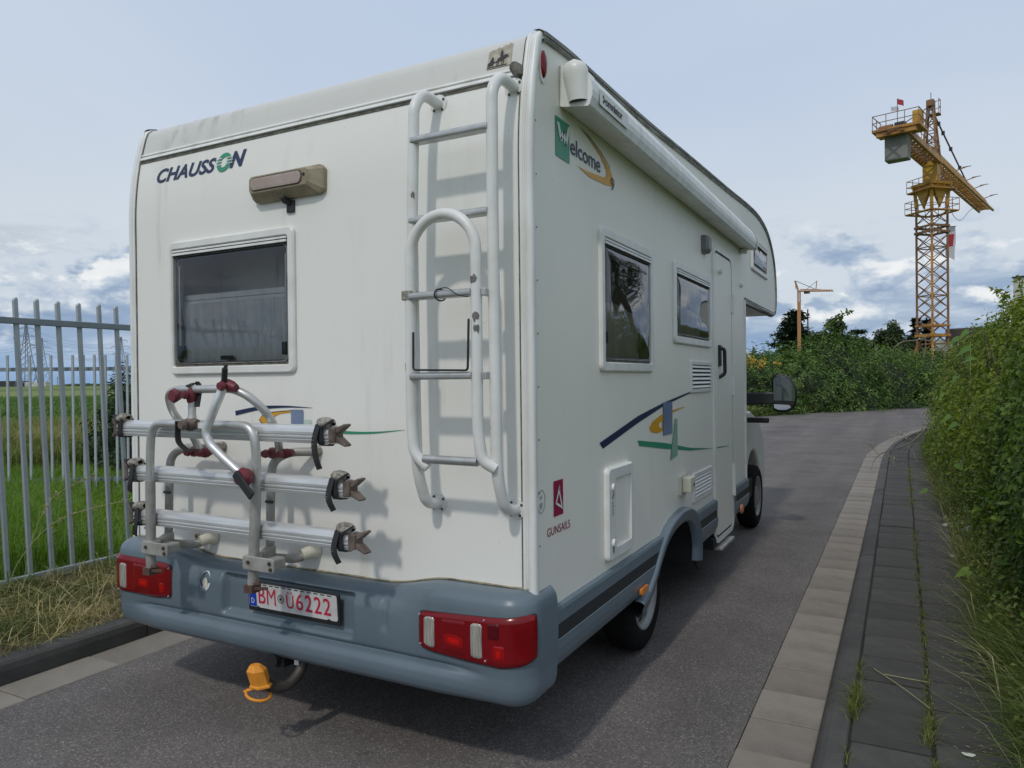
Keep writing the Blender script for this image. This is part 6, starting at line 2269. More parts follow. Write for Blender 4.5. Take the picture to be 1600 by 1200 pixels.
for (x, y, z, s, nx, nz, tx, tz) in ((2.97, 6.2, 1.93, .13, -.55, .9, -.8, -.2), (2.96, 4.75, 1.93, .10, -.5, .9, -.5, -.5), (2.95, 4.55, 1.78, .12, -.5, .95, -.9, -.1), (2.96, 4.9, 1.70, .10, -.6, .8, .6, -.2),
                                     (2.90, 6.4, 1.13, .11, -.6, .8, -.9, -.1), (2.90, 5.3, 1.12, .10, -.5, .9, -.7, -.3), (2.88, 4.55, .84, .09, -.7, .6, .4, -.5), (2.92, 5.5, 1.55, .08, -.7, .7, -.2, -.6),
                                     (2.83, 3.05, .30, .09, -.4, .9, -.8, -.2), (2.90, 7.4, 1.35, .09, -.6, .7, -.6, -.4), (2.72, 7.75, .16, .10, -.3, .9, -.9, .1)):
    link('leaf', heart_leaf((x - .03, y, z), s, (nx, -.45, nz), (tx, -.2, tz)), M['bindweed'], bw)
mb = MB()
mb.tube(smooth_path([(2.96, 5.6, .4), (2.93, 5.4, 1.0), (2.96, 5.0, 1.5), (3.0, 5.4, 1.9), (3.02, 4.6, 1.95)], 6), .003, 5)
mb.obj('stem', M['stem'], bw)

# weeds and grass along the foot of the hedge
n = 24000
y = RNG.uniform(.2, 17, n) ** 1.0; x = 2.83 + np.abs(RNG.normal(0, .15, n)) - .03 * bumps(y * 2, y * 0, 71)
xb, yb = bend_xy(x, y)
P = np.stack([xb, yb, np.full(n, .075)], 1)
op = np.exp(-((y - 5.25) / .85) ** 2)
hh = (1 - .68 * op) * (.17 + .10 * bumps(y * 1.7, x * 0, 72) + .5 * np.clip(x - 2.84, 0, .4))
kp = RNG.uniform(0, 1, n) > .62 * op
P = P[kp]; hh = hh[kp]; x = x[kp]; y = y[kp]; n = len(y)
parts = [blade_arrays(P, hh, .006, lean=.55, bend=.8, tint=np.clip(RNG.normal(.35, .25, n) + .3 * bumps(y * 1.1, y * 0, 74), 0, 1), dirs=np.tile([-.6, -.1, 0], (n, 1)))]
n = 30000
y = RNG.uniform(.5, 17, n); x = 2.82 + np.abs(RNG.normal(0, .13, n)); z = .08 + np.abs(RNG.normal(0, .10, n)) + np.clip(x - 2.82, 0, .5) * 1.3 * RNG.uniform(0, 1, n)
keep = (bumps(y * 2.4, y * 0 + 2, 75) > -.35) & (RNG.uniform(0, 1, n) > .75 * np.exp(-((y - 5.25) / .85) ** 2))
xb, yb = bend_xy(x, y)
P = np.stack([xb, yb, z], 1)[keep]
parts.append(leaf_arrays(P, np.tile([-.5, -.3, .8], (len(P), 1)), .030, .5, tint=np.clip(RNG.normal(.38, .24, len(P)), 0, 1)))
tag(foliage('verge_weeds', M['weed'], None, parts), 'mixed low weeds spilling from the hedge foot onto the paving', 'weeds', kind='stuff')
n = 2600
y = RNG.uniform(.1, 3.6, n); x = 2.94 + np.abs(RNG.normal(0, .20, n)) - .02 * y * 0
P = np.stack([x, y, np.full(n, .08)], 1)
parts = [blade_arrays(P, .44 - .05 * y, .0065, lean=.55, bend=.85, tint=np.clip(RNG.normal(.45, .22, n), 0, 1), dirs=np.tile([-.45, .15, 0], (n, 1)))]
tag(foliage('long_grass', M['grass2'] if 'grass2' in M else M['weed'], None, parts), 'long arching grass beside the pavement in the lower right corner', 'grass', kind='stuff')
n = 420
y = RNG.uniform(.5, 9, n); x = 2.80 + np.abs(RNG.normal(0, .14, n))
P = np.stack([x, y, np.full(n, .09)], 1)
tag(foliage('dry_stalks', M['seed'], None, [blade_arrays(P, .30, .0042, lean=1.1, bend=.6, dirs=np.tile([-.7, .1, 0], (n, 1)))]),
    'straw-coloured dry stalks lying over the edge of the paving', 'dry stalks', kind='stuff')
# litter of small pale bits and leaves on the paving by the hedge
n = 2300
y = RNG.uniform(.6, 12, n); x = 2.86 - np.abs(RNG.normal(0, .13, n)); keep = x > 2.42
P = np.stack([x, y, np.full(n, .0835)], 1)[keep]
tag(foliage('leaf_litter', M['seed'], None, [leaf_arrays(P, np.tile([0, 0, 3.0], (len(P), 1)), .014, .32, droop=0, fold=.1, tint=RNG.uniform(0, 1, len(P)))]),
    'dry leaf litter scattered on the paving beside the hedge', 'leaf litter', kind='stuff')
for pts_, lab in (([(2.30, 1.62, .09), (2.42, 1.42, .098), (2.535, 1.22, .096)], 'long pale straw lying across the near paving slabs'), ([(2.35, 1.56, .092), (2.45, 1.545, .094), (2.535, 1.54, .094)], 'short pale straw lying along a slab joint'),
                  ([(2.92, 1.62, .16), (2.80, 1.66, .12), (2.68, 1.74, .096)], 'dry stalk reaching from the grass over the second row of slabs')):
    tag(MB().tube(smooth_path(pts_, 5), .0022, 5).obj('straw', M['strawstem']), lab, 'straw')
# white umbels and small flowers
wf = MB()
for (x, y, z, r) in ((3.10, 5.74, .20, .05), (3.04, 4.9, .24, .06), (3.02, 4.45, .24, .065), (3.03, 3.2, .34, .07), (2.99, 4.0, .30, .05), (2.95, 6.9, .55, .03), (2.93, 5.9, .9, .022), (2.97, 5.4, 1.25, .022), (2.96, 4.4, 1.15, .025), (2.92, 7.9, .18, .03), (2.93, 8.6, .25, .03)):
    for k in range(16):
        a, rr_ = RNG.uniform(0, 6.28), r * math.sqrt(RNG.uniform(0, 1))
        c = Vector((x - .03 + rr_ * math.cos(a), y + rr_ * math.sin(a), z + .012 * RNG.normal()))
        q = .006
        wf.add([c + Vector((-q, -q, .001)), c + Vector((q, -q, .002)), c + Vector((q, q, -.001)), c + Vector((-q, q, .0))], [(0, 1, 2, 3)])
tag(wf.obj('white_flowers', M['petal'], None), 'small white flower umbels among the weeds under the hedge', 'flowers', kind='stuff')
# pale rubble at the hedge foot
rgs = random.Random(9)
for k, (x, y, s) in enumerate(((2.858, 5.81, .052), (2.95, 5.99, .050), (2.885, 5.25, .045), (3.02, 5.72, .058), (2.95, 5.48, .060), (2.81, 4.46, .030), (2.92, 5.05, .040), (2.99, 4.80, .055), (2.84, 6.25, .038), (2.90, 6.55, .034))):
    if s == 0: continue
    bm = bmesh.new(); bmesh.ops.create_icosphere(bm, subdivisions=2, radius=s)
    for v in bm.verts: v.co = Vector((v.co.x * 1.3, v.co.y, v.co.z * .6)) * (1 + .22 * math.sin(v.co.x * 90 + k) + .15 * math.sin(v.co.y * 130 + 2 * k))
    me = bpy.data.meshes.new('stone'); bm.to_mesh(me); bm.free()
    for p in me.polygons: p.use_smooth = True
    o = link('stone', me, M['stone'], None, loc=(x, y, .085 + s * .3)); o.rotation_euler = (0, 0, k * 1.3)
    tag(o, 'pale lump of rubble lying among the weeds under the hedge', 'stone', 'pale rubble at the hedge foot')
# pale splash on the nearest slab
mb = MB(); mb.add([(2.655 + .022 * math.cos(a) * (1 + .25 * math.sin(3 * a)), .845 + .020 * math.sin(a) * (1 + .3 * math.cos(2 * a)), .0895) for a in np.linspace(0, 6.283, 17)[:-1]], [tuple(range(16))])
tag(mb.obj('droppings', M['petal']), 'white bird dropping on the nearest paving slab', 'splash')
# red poppy
pp = thing('poppy', 'single red poppy among the weeds at the right edge', 'flower', (2.99, 2.72, .08))
px, py, pz = 2.955, 2.75, .215
MB().tube(smooth_path([(3.02, 2.75, .08), (2.985, 2.76, .15), (px, py, pz)], 5), .0018, 5).obj('stem', M['stem'], pp)
for k in range(5):
    a = 2 * math.pi * k / 5
    mb = MB(); P = []
    for i in range(4):
        t = i / 3
        P.append([(px + (.018 * math.sin(t * 1.6)) * math.cos(a + w * .6 * math.sin(t * 1.7)), py + (.018 * math.sin(t * 1.6)) * math.sin(a + w * .6 * math.sin(t * 1.7)), pz + .020 * t) for w in (-1, -.4, .4, 1)])
    mb.grid(P); mb.obj('petal', M['poppy'], pp)
# long shoot arching from the hedge down to the kerb
br = thing('arching_shoot', 'long bare shoot arching out of the hedge down to the gutter', 'shoot', (2.9, 13.2, .6))
pts = smooth_path([(3.10, 13.6, .84), (2.84, 13.0, .60), (2.60, 12.3, .40), (2.36, 11.6, .33), (2.14, 11.1, .29), (2.04, 10.85, .20), (1.99, 10.6, .06)], 6)
MB().tube(pts, [.013 - .008 * i / len(pts) for i in range(len(pts))], 6).obj('stem', M['drytwig'], br)
for tw in ([(2.50, 12.0, .37), (2.60, 11.6, .28), (2.66, 11.3, .14)], [(2.10, 11.0, .27), (2.02, 11.0, .36), (1.97, 10.95, .44)], [(2.2, 11.25, .30), (2.30, 10.9, .22), (2.33, 10.7, .12)], [(2.62, 12.35, .41), (2.45, 12.6, .50), (2.36, 12.7, .47)]):
    MB().tube(smooth_path(tw, 5), .005, 5).obj('twig', M['drytwig'], br)
Q = np.concatenate([np.array([2.0, 10.95, .40]) + RNG.normal(0, .05, (26, 3)), np.array([2.40, 12.65, .48]) + RNG.normal(0, .06, (40, 3)), np.array([2.3, 10.8, .18]) + RNG.normal(0, .06, (20, 3))])
foliage('foliage', M['seed'], br, [leaf_arrays(Q, unit(RNG.normal(0, 1, Q.shape)), .035, .6)])


# ================================================================== bushes, trees and structures beyond the bend
def mound(name, label, cat, c, r, m, n, size, seed, aspect=.5, squash=.9, core=True, extra=None, tint0=.45):
    rng = np.random.default_rng(seed)
    t = thing(name, label, cat, (c[0], c[1], 0))
    a = rng.uniform(0, 2 * np.pi, n); h = rng.uniform(-.05, 1, n) ** .9 if False else rng.uniform(0, 1, n)
    el = np.arcsin(h)
    d = np.stack([np.cos(a) * np.cos(el), np.sin(a) * np.cos(el), np.sin(el)], 1)
    lump = 1 + .17 * bumps(a * 2.0, el * 3.5, seed) + .17 * bumps(a * 5.5, el * 8, seed + 1) + .05 * bumps(a * 14, el * 18, seed + 2)
    rad = lump * (1 - rng.exponential(.07, n))
    P = d * rad[:, None] * np.array(r) + np.array([c[0], c[1], c[2] if len(c) > 2 else 0])
    P[:, 2] = np.maximum(P[:, 2], .03)
    tint = np.clip(tint0 + .40 * bumps(a * 5.5, el * 8, seed + 1) + .22 * bumps(a * 4.3, el * 6, seed + 3) + rng.normal(0, .16, n), 0, 1)
    keep = rng.uniform(0, 1, n) < np.clip(.7 + .5 * bumps(a * 5.5, el * 6.5, seed + 4), .25, 1)
    parts = [leaf_arrays(P[keep], d[keep] + np.array([0, 0, .25]), size, aspect, rng, droop=.4, tint=tint[keep])]
    if extra: parts += extra
    foliage('foliage', m, t, parts)
    if core:
        mb = MB(); rows = []
        for i in range(25):
            aa = 2 * math.pi * i / 24
            rows.append([tuple(np.array([math.cos(aa) * math.cos(e), math.sin(aa) * math.cos(e), math.sin(e)]) * np.array(r) * (.78 * (1 + .16 * float(bumps(np.float64(aa % 6.2831853 * 2.0), np.float64(e * 3.5), seed)))) + np.array([c[0], c[1], 0])) for e in np.linspace(0, 1.5707, 8)])
        mb.grid(rows); mb.obj('shade_filler', M['hedge_core'], t)  # dark filler, the inner shade of the bush is in its colour
    return t


def gp(u, d):
    p = dep_pt(u, d); return (p.x, p.y)


bx, by = gp(1176, 30.6)
mound('bramble_bush', 'bramble bush with yellow blossom just right of the motorhome', 'bush', (bx - .6, by + 1.2), (2.3, 2.0, 2.55), M['bramble'], 14000, .125, 101)
rng = np.random.default_rng(3)
fl = thing('blossom', 'faded yellow blossom heads on the bramble bush beside the motorhome', 'flowers', (bx, by - .6, 1.8))
for u, z in ((1168, 2.28), (1173, 2.12), (1177, 2.30), (1184, 2.12), (1189, 2.08), (1194, 2.20), (1216, 2.1)):
    g_ = gp(u, 29.2)
    Q = np.array([g_[0], g_[1], z]) + rng.normal(0, 1, (26, 3)) * np.array([.07, .07, .10])
    foliage('petals', M['flower'], fl, [leaf_arrays(Q, unit(rng.normal(0, 1, Q.shape)), .085, .7, rng)])
for (u, d, dx, dy, r, label, seed, mm) in (
        (1225, 33.0, 0, 1.2, (2.6, 2.4, 2.65), 'bramble bush below the small distant crane', 111, 'bramble'),
        (1283, 34.2, 0, 1.2, (2.9, 2.6, 3.55), 'tallest bramble mound with a leafy spray on top', 121, 'bramble'),
        (1340, 36.0, .3, 1.4, (3.0, 2.6, 3.10), 'dense bramble mound below the leafy round tree', 131, 'bramble'),
        (1398, 38.5, .5, 1.6, (3.2, 2.8, 2.75), 'bramble mound below the bare pale branch', 141, 'bramble'),
        (1450, 41.0, 1.0, 2.0, (3.4, 3.0, 2.95), 'bramble mound at the foot of the tall tower crane', 151, 'bramble2'),
        (1500, 45.0, 2.0, 2.5, (4.2, 3.5, 3.0), 'bramble mound hidden behind the hedge at the bend', 161, 'bramble2')):
    x, y = gp(u, d)
    mound('bramble_bush', label, 'bush', (x + dx, y + dy), r, M[mm], 16000, .130, seed, tint0=.45)
# lower, paler growth along the road edge
rng = np.random.default_rng(12)
n = 26000
tt = rng.uniform(0, 1, n)
ed = np.array([(-9.5, 22.4), (-6, 24.2), (-2.6, 27.8), (-1.0, 31.4), (1.5, 36.4), (4.2, 42.0), (10, 48.8), (14, 51.5)])
ii = tt * (len(ed) - 1); i0 = np.clip(ii.astype(int), 0, len(ed) - 2); fr_ = (ii - i0)[:, None]
bp_ = ed[i0] * (1 - fr_) + ed[i0 + 1] * fr_
tg = unit(ed[i0 + 1] - ed[i0]); nl = np.stack([-tg[:, 1], tg[:, 0]], 1)
off = np.abs(rng.normal(0, .75, n)) + .02
zz = np.abs(rng.normal(0, 1, n)) * .10 + off * .42 * rng.uniform(0, 1, n)
P = np.concatenate([bp_ + nl * off[:, None], zz[:, None]], 1)
parts = [leaf_arrays(P, np.concatenate([-nl * .6, np.full((n, 1), .8)], 1), .11, .5, rng, tint=np.clip(rng.normal(.5, .25, n) + .25 * bumps(P[:, 0] * .8, P[:, 1] * .8, 5), 0, 1))]
n2 = 15000
k = rng.integers(0, n, n2)
P2 = P[k].copy(); P2[:, 2] = .0
parts.append(blade_arrays(P2, .42, .022, rng, lean=.4, bend=.7))
tag(foliage('roadside_growth', M['bramble2'], None, parts), 'low pale grass and bramble along the far edge of the road', 'undergrowth', kind='stuff')

# leafy spray on top of the tallest mound
x, y = gp(1296, 33.8)
sp = thing('leafy_spray', 'arching spray of leaves standing above the bramble mounds', 'spray', (x, y, 3.2))
p = smooth_path([(x - .35, y, 3.0), (x - .15, y, 3.75), (x + .35, y - .05, 4.25), (x + .85, y - .1, 4.48)], 8)
MB().tube(p, .012, 5).obj('stem', M['stem'], sp)
Q = np.repeat(np.array([q[:] for q in p[8:]]), 5, 0); Q = Q + rng.normal(0, .05, Q.shape)
foliage('foliage', M['bramble'], sp, [leaf_arrays(Q, unit(rng.normal(0, 1, Q.shape)), .17, .55, rng)])
# bare pale branch
x, y = gp(1430, 36.5)
bb = thing('bare_branch', 'bare pale dead branch above the brambles left of the crane mast', 'branch', (x, y, 2.6))
q0 = Vector((x, y, 2.6)); R_ = _r2
def bo(du, z): return tuple(q0 + Vector((R_.x, R_.y, 0)) * (du * 36.5 / FPX) + Vector((0, 0, z - 2.6)))
MB().tube(smooth_path([bo(-34, 2.95), bo(-18, 3.25), bo(0, 3.30), bo(14, 3.42), bo(22, 3.6)], 6), .032, 6).obj('limb', M['drytwig'], bb)
MB().tube(smooth_path([bo(16, 3.42), bo(17, 3.0), bo(13, 2.4)], 6), .026, 6).obj('limb', M['drytwig'], bb)
MB().tube(smooth_path([bo(10, 3.38), bo(20, 3.28), bo(32, 3.40)], 6), .022, 6).obj('limb', M['drytwig'], bb)
MB().tube(smooth_path([bo(-30, 3.05), bo(-36, 2.7), bo(-38, 2.4)], 6), .018, 6).obj('limb', M['drytwig'], bb)


def limb(mb, a, b, r0, r1, sag=0.0):
    a, b = Vector(a), Vector(b); mid = (a + b) / 2 + Vector((0, 0, sag))
    mb.tube(smooth_path([a, mid, b], 4), [r0 + (r1 - r0) * i / 8 for i in range(9)], 6)


def broadleaf(name, label, c, h, r, seed, n=9000, size=.22, m='treeleaf', trunk_h=.35, clumps=34):
    rng = np.random.default_rng(seed)
    t = thing(name, label, 'tree', (c[0], c[1], 0))
    mb = MB()
    mb.tube([(c[0], c[1], -.1), (c[0] + .08 * h * .1, c[1], h * .4), (c[0], c[1] + .05, h * .85)], [h * .03, h * .02, h * .004], 8)
    C = []
    for k in range(clumps):
        a = rng.uniform(0, 6.283); e = rng.uniform(-.45, 1) ; rr = rng.uniform(.35, .95)
        ce = math.sqrt(max(0, 1 - e * e))
        p = (c[0] + r * rr * ce * math.cos(a), c[1] + r * rr * ce * math.sin(a), h * (.60 + .34 * e * rr))
        C.append(p)
        limb(mb, (c[0], c[1], h * rng.uniform(.25, .6)), p, h * .008, h * .002, .1)
    mb.obj('trunk', M['bark'], t)
    C = np.array(C)
    k = rng.integers(0, clumps, n)
    d = unit(rng.normal(0, 1, (n, 3)))
    P = C[k] + d * (rng.uniform(.2, 1, n) ** .5)[:, None] * np.array([.34 * r, .34 * r, .26 * r])
    cl = rng.normal(0, .18, clumps)
    tint = np.clip(.45 + cl[k] + rng.normal(0, .14, n), 0, 1)
    foliage('crown', M[m], t, [leaf_arrays(P, d * .5 + np.array([0, 0, .6]), size, .55, rng, tint=tint)])
    return t


def conifer(label, c, h, r, seed, m='conifer', n=7000, layers=13, flat=False):
    rng = np.random.default_rng(seed)
    t = thing('conifer', label, 'tree', (c[0], c[1], 0))
    mb = MB(); mb.tube([(c[0], c[1], -.1), (c[0], c[1], h)], [h * .022, h * .003], 7)
    Ps, Ns = [], []
    for i in range(layers):
        f = (i + .5) / layers
        z = h * (.12 + .86 * f)
        rl = r * (1 - f) ** (.75 if not flat else .5) + .05 * r
        nb = 7 if not flat else 8
        for k in range(nb):
            a = rng.uniform(0, 6.283)
            L = rl * rng.uniform(.6, 1.12)
            tip = Vector((c[0] + L * math.cos(a), c[1] + L * math.sin(a), z - L * (.30 if not flat else .06)))
            limb(mb, (c[0], c[1], z), tip, h * .004, h * .001, L * .05)
            q = rng.uniform(.12, 1, max(6, n // (layers * nb)))[:, None]
            B = np.array([c[0], c[1], z]) * (1 - q) + np.array(tip[:]) * q
            B = B + rng.normal(0, 1, B.shape) * np.array([.15, .15, .06 if flat else .07]) * max(L, .4)
            Ps.append(B); Ns.append(np.tile([0, 0, 1.0], (len(B), 1)))
    mb.obj('trunk', M['bark'], t)
    P = np.concatenate(Ps)
    foliage('crown', M[m], t, [leaf_arrays(P, np.concatenate(Ns), .05 * h, .28, rng, droop=.6)])
    return t


conifer('dark spreading cedar behind the brambles at the small crane', gp(1244, 60), 7.1, 2.5, 201, layers=15, flat=True, n=16000)
broadleaf('tree', 'loose leafy tree right of the dark cedar', gp(1306, 56), 6.1, 1.9, 211, 5200, .26, clumps=26)
conifer('dark flat-branched conifer between the two leafy trees', gp(1338, 60), 5.6, 1.9, 214, layers=8, flat=True, n=5000)
broadleaf('tree', 'round leafy tree left of the tall crane mast', gp(1388, 58), 6.3, 1.55, 221, 7000, .22, clumps=34)
broadleaf('tree', 'pale bushy tree tucked behind the round leafy tree', gp(1410, 64), 5.4, 1.3, 223, 3500, .24, clumps=20)
conifer('narrow spruce just left of the tall crane mast', gp(1432, 66), 6.9, .95, 231, n=5000)
conifer('narrow spruce behind the foot of the tall crane mast', gp(1449, 68), 6.9, 1.0, 232, n=5000)
for i, (u, d, h, r) in enumerate(((1215, 75, 4.2, 3.0), (1180, 85, 4.4, 3.5), (1350, 80, 4.6, 3.5), (1420, 85, 4.6, 3.5))):
    broadleaf('tree', ['low distant tree left of the small crane', 'lowest distant tree beside the motorhome mirror', 'distant tree behind the flat-branched conifer', 'distant tree behind the narrow spruces'][i], gp(u, d), h, r, 240 + i, 4000, .34)
# birches beyond the frame on the right, mirrored in the side windows
for i, (x, y, h, r) in enumerate(((7.2, 15.0, 9.5, 1.7), (9.0, 7.0, 9.0, 2.2), (8.2, 21.0, 9.0, 1.7))):
    broadleaf('birch', ['birch standing behind the hedge beyond the right edge', 'nearer birch behind the hedge off to the right', 'farthest birch behind the hedge off to the right'][i], (x, y), h, r, 260 + i, 7000, .11, clumps=40)
# dark shrub behind the left fence
x, y = gp(212, 12.0)
mound('dark_shrub', 'dark evergreen shrub behind the fence at the motorhome edge', 'shrub', (x, y), (.72, .72, 1.72), M['shrubleaf'], 12000, .075, 271, aspect=.35, tint0=.4)

# house behind the crane
x, y = gp(1478, 82)
ho = thing('house', 'pale house with a dark roof behind the foot of the tall crane', 'house', (x, y, 0))
rot = Matrix.Rotation(-.5, 3, 'Z')
mb = MB(); mb.obox((x, y, 2.7), (3.4, 6, 5.4), rot); mb.obj('wall', M['wallpale'], ho)
mb = MB(); c = Vector((x, y, 0)) + rot @ Vector((3.4, 0, 0)); mb.obox((c.x, c.y, 2.5), (3.4, 6.5, 5.0), rot); mb.obj('wall', M['wallpale'], ho)
mb = MB(); mb.obox((c.x, c.y, 5.75), (3.6, 7, 1.5), rot); mb.obj('roof', M['roofdark'], ho, .2)
for k in range(2):
    w = Vector((x, y, 3.6)) + rot @ Vector((-.8 + 1.6 * k, -3.02, 0)); mb = MB(); mb.obox(w, (.8, .06, 1.2), rot); mb.obj('window', M['black'], ho)
p = dep_pt(1626, 70)
ho = thing('white_building', 'white building rising behind the hedge at the right edge', 'building', (p.x, p.y, 0))
mb = MB(); mb.obox((p.x, p.y, 5.3), (1.6, 6, 10.6), Matrix.Rotation(-.6, 3, 'Z')); mb.obj('wall', M['wallpale'], ho)
mb = MB(); mb.obox((p.x, p.y, 10.68), (1.75, 6.2, .15), Matrix.Rotation(-.6, 3, 'Z')); mb.obj('parapet', M['roofdark'], ho)
p = dep_pt(1263, 110)
tag(MB().cyl((p.x, p.y, 0), (p.x, p.y, 11.6), .10, 8).box(p.x - .25, p.x + .25, p.y - .05, p.y + .05, 10.6, 11.0).obj('mast', M['steel']), 'thin dark mast right of the small distant crane', 'mast')
p = dep_pt(1364, 70)
mb = MB(); mb.box(p.x - .35, p.x + .35, p.y - .4, p.y + .4, 0, 5.0)
tag(mb.obj('chimney_stack', M['wallpale'], None, .05), 'pale chimney stack between the trees left of the round tree', 'chimney')

# ------------------------------------------------------------------ tall tower crane
MX, MY = 4.72, 66.66
crane = thing('tower_crane', 'tall orange lattice tower crane over the hedge at the right', 'crane', (MX, MY, 0))
phi = math.radians(45 - 2)
hw = .78
def corner(k, z, s=1.0):
    a = phi + math.pi / 2 * k + math.pi / 4 * 0
    return Vector((MX + hw * 1.414 * s * math.cos(a - math.pi / 4 + math.pi / 4), MY + hw * 1.414 * s * math.sin(a), z))
phi = math.radians(-92)
ZT = 15.3
for k in range(4):
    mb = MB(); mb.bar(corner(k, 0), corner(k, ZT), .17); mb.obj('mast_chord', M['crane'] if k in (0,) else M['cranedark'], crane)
mb = MB()
zs = np.arange(.2, ZT, .98)
for i in range(len(zs) - 1):
    for k in range(4):
        a, b = (corner(k, zs[i]), corner(k + 1, zs[i + 1])) if i % 2 == 0 else (corner(k + 1, zs[i]), corner(k, zs[i + 1]))
        mb.bar(a, b, .06)
        a, b = (corner(k + 1, zs[i]), corner(k, zs[i + 1])) if i % 2 == 0 else (corner(k, zs[i]), corner(k + 1, zs[i + 1]))
        mb.bar(a, b, .045)
        if i % 4 == 0: mb.bar(corner(k, zs[i]), corner(k + 1, zs[i]), .08)
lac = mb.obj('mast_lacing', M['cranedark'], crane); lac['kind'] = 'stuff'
mb = MB()
for z in (13.2, 13.65):
    for k in range(4): mb.bar(corner(k, z, 1.12), corner(k + 1, z, 1.12), .16)
mb.obj('climbing_collar', M['cranedark'], crane)
# base bracing
for k in range(4):
    mb = MB(); mb.bar(corner(k, 4.0), corner(k, .2, 2.2), .16); mb.obj('base_strut', M['crane'], crane)
mb = MB()
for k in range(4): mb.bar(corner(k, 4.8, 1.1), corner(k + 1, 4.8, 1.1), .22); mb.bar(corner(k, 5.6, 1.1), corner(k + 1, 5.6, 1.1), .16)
mb.obj('base_collar', M['crane'], crane)


def rail_ring(zf, s, parent, nm='platform', mm='crane'):
    mb = MB()
    for k in range(4):
        a, b = corner(k, zf, s), corner(k + 1, zf, s)
        mb.bar(a, b, .35, .08)
    o = mb.obj(nm, M[mm], parent)
    mb = MB()
    for k in range(4):
        a, b = corner(k, zf, s * 1.08), corner(k + 1, zf, s * 1.08)
        for h in (.5, 1.0): mb.bar(a + Vector((0, 0, h)), b + Vector((0, 0, h)), .045)
        for j in range(4):
            q = a.lerp(b, j / 4); mb.bar(q, q + Vector((0, 0, 1.0)), .045)
    mb.obj('railing', M['cranedark'], o)


rail_ring(14.8, 1.62, crane); rail_ring(16.55, 1.5, crane)
# funnel-shaped head section: plates narrowing downwards
mb = MB()
for k in range(4):
    a, b = corner(k, 15.3, 1.0), corner(k + 1, 15.3, 1.0); c, d = corner(k, 17.0, 1.10), corner(k + 1, 17.0, 1.10)
    m_ = (a + b) / 2
    mb.bar(a, c, .26); mb.bar(corner(k, 15.3, .1), c, .14) if False else None
    mid_t = (c + d) / 2
    lo = corner(k, 15.4, .9)
    vs = [c, d, (a + b) / 2 * .5 + a * .5 if False else (a + b) / 2]
    off = Vector((m_.x - MX, m_.y - MY, 0)).normalized() * .06
    mb.add([p + off for p in vs] + [p - off for p in vs], [(0, 1, 2), (5, 4, 3), (0, 3, 4, 1), (1, 4, 5, 2), (2, 5, 3, 0)])
    for s_ in (0,):
        e = corner(k, 15.3, 1.0); off2 = Vector((e.x - MX, e.y - MY, 0)).normalized() * .05
mb.obj('head_section', M['craneyellow'], crane)
mb = MB()
for k in range(4): mb.bar(corner(k, 17.05, 1.25), corner(k + 1, 17.05, 1.25), .30, .22)
mb.obj('slewing_ring', M['craneyellow'], crane)
JD = Vector((.66, .75, 0))
_jr = Vector((_r2.x, _r2.y, 0)).normalized(); _jf = Vector((_fw.x, _fw.y, 0)).normalized()
J = (_jr * .665 + _jf * .747).normalized(); JP = Vector((J.y, -J.x, 0))        # along the jib, and to its right
O = Vector((MX, MY, 0))
def jp(a, s, z): return O + J * a + JP * s + Vector((0, 0, z))
RJ = Matrix((J, -JP, Vector((0, 0, 1)))).transposed()
mb = MB()
for s in (-1, 1):
    for k, (a0_, a1_) in enumerate(((-.5, .5),)):
        mb.obox(jp(0, s * .48, 18.0), (1.15, .12, 1.75), RJ)
mb.obox(jp(.52, 0, 18.0), (.12, .9, 1.75), RJ); mb.obox(jp(-.52, 0, 18.0), (.12, .9, 1.75), RJ)
mb.obj('turntable_housing', M['craneyellow'], crane, .05)
mb = MB()
for s in (-1, 1):
    mb.add([jp(-.5, s * .55, 18.0), jp(.5, s * .55, 18.0), jp(0, s * .55, 17.1), jp(-.5, s * .50, 18.0), jp(.5, s * .50, 18.0), jp(0, s * .50, 17.1)], [(0, 1, 2), (5, 4, 3), (0, 3, 4, 1), (1, 4, 5, 2), (2, 5, 3, 0)])
mb.obj('gusset_plate', M['crane'], crane)
# jib: two bottom chords, one top chord
ZJ = 18.95; JL = 24.5
for s in (-.62, .62):
    MB().bar(jp(-.4, s, ZJ), jp(JL, s, ZJ), .17).obj('jib_chord', M['crane'], crane)
MB().bar(jp(0, 0, ZJ + 1.15), jp(JL - .6, 0, ZJ + .95), .22).obj('jib_chord', M['craneyellow'], crane)
mb = MB()
st = .82
for i in range(int(JL / st)):
    a0_, a1_ = i * st, (i + 1) * st
    mb.bar(jp(a0_, -.62, ZJ), jp(a1_, .62, ZJ), .07); mb.bar(jp(a0_, .62, ZJ), jp(a1_, -.62, ZJ), .07)
    mb.bar(jp(a0_, -.62, ZJ), jp(a0_, .62, ZJ), .06)
    for s in (-.62, .62):
        am = (a0_ + a1_) / 2
        mb.bar(jp(a0_, s, ZJ), jp(am, 0, ZJ + 1.1), .065); mb.bar(jp(am, 0, ZJ + 1.1), jp(a1_, s, ZJ), .065)
la = mb.obj('jib_lacing', M['crane'], crane); la['kind'] = 'stuff'
for a in (9.0, 13.5, 17.5, 23.0):
    mb = MB(); mb.bar(jp(a, 0, ZJ + 1.1), jp(a + .1, .95, ZJ + 1.35), .07); mb.bar(jp(a + .1, .55, ZJ + 1.35), jp(a + .1, 1.25, ZJ + 1.35), .06); mb.obj('jib_bracket', M['cranedark'], crane)
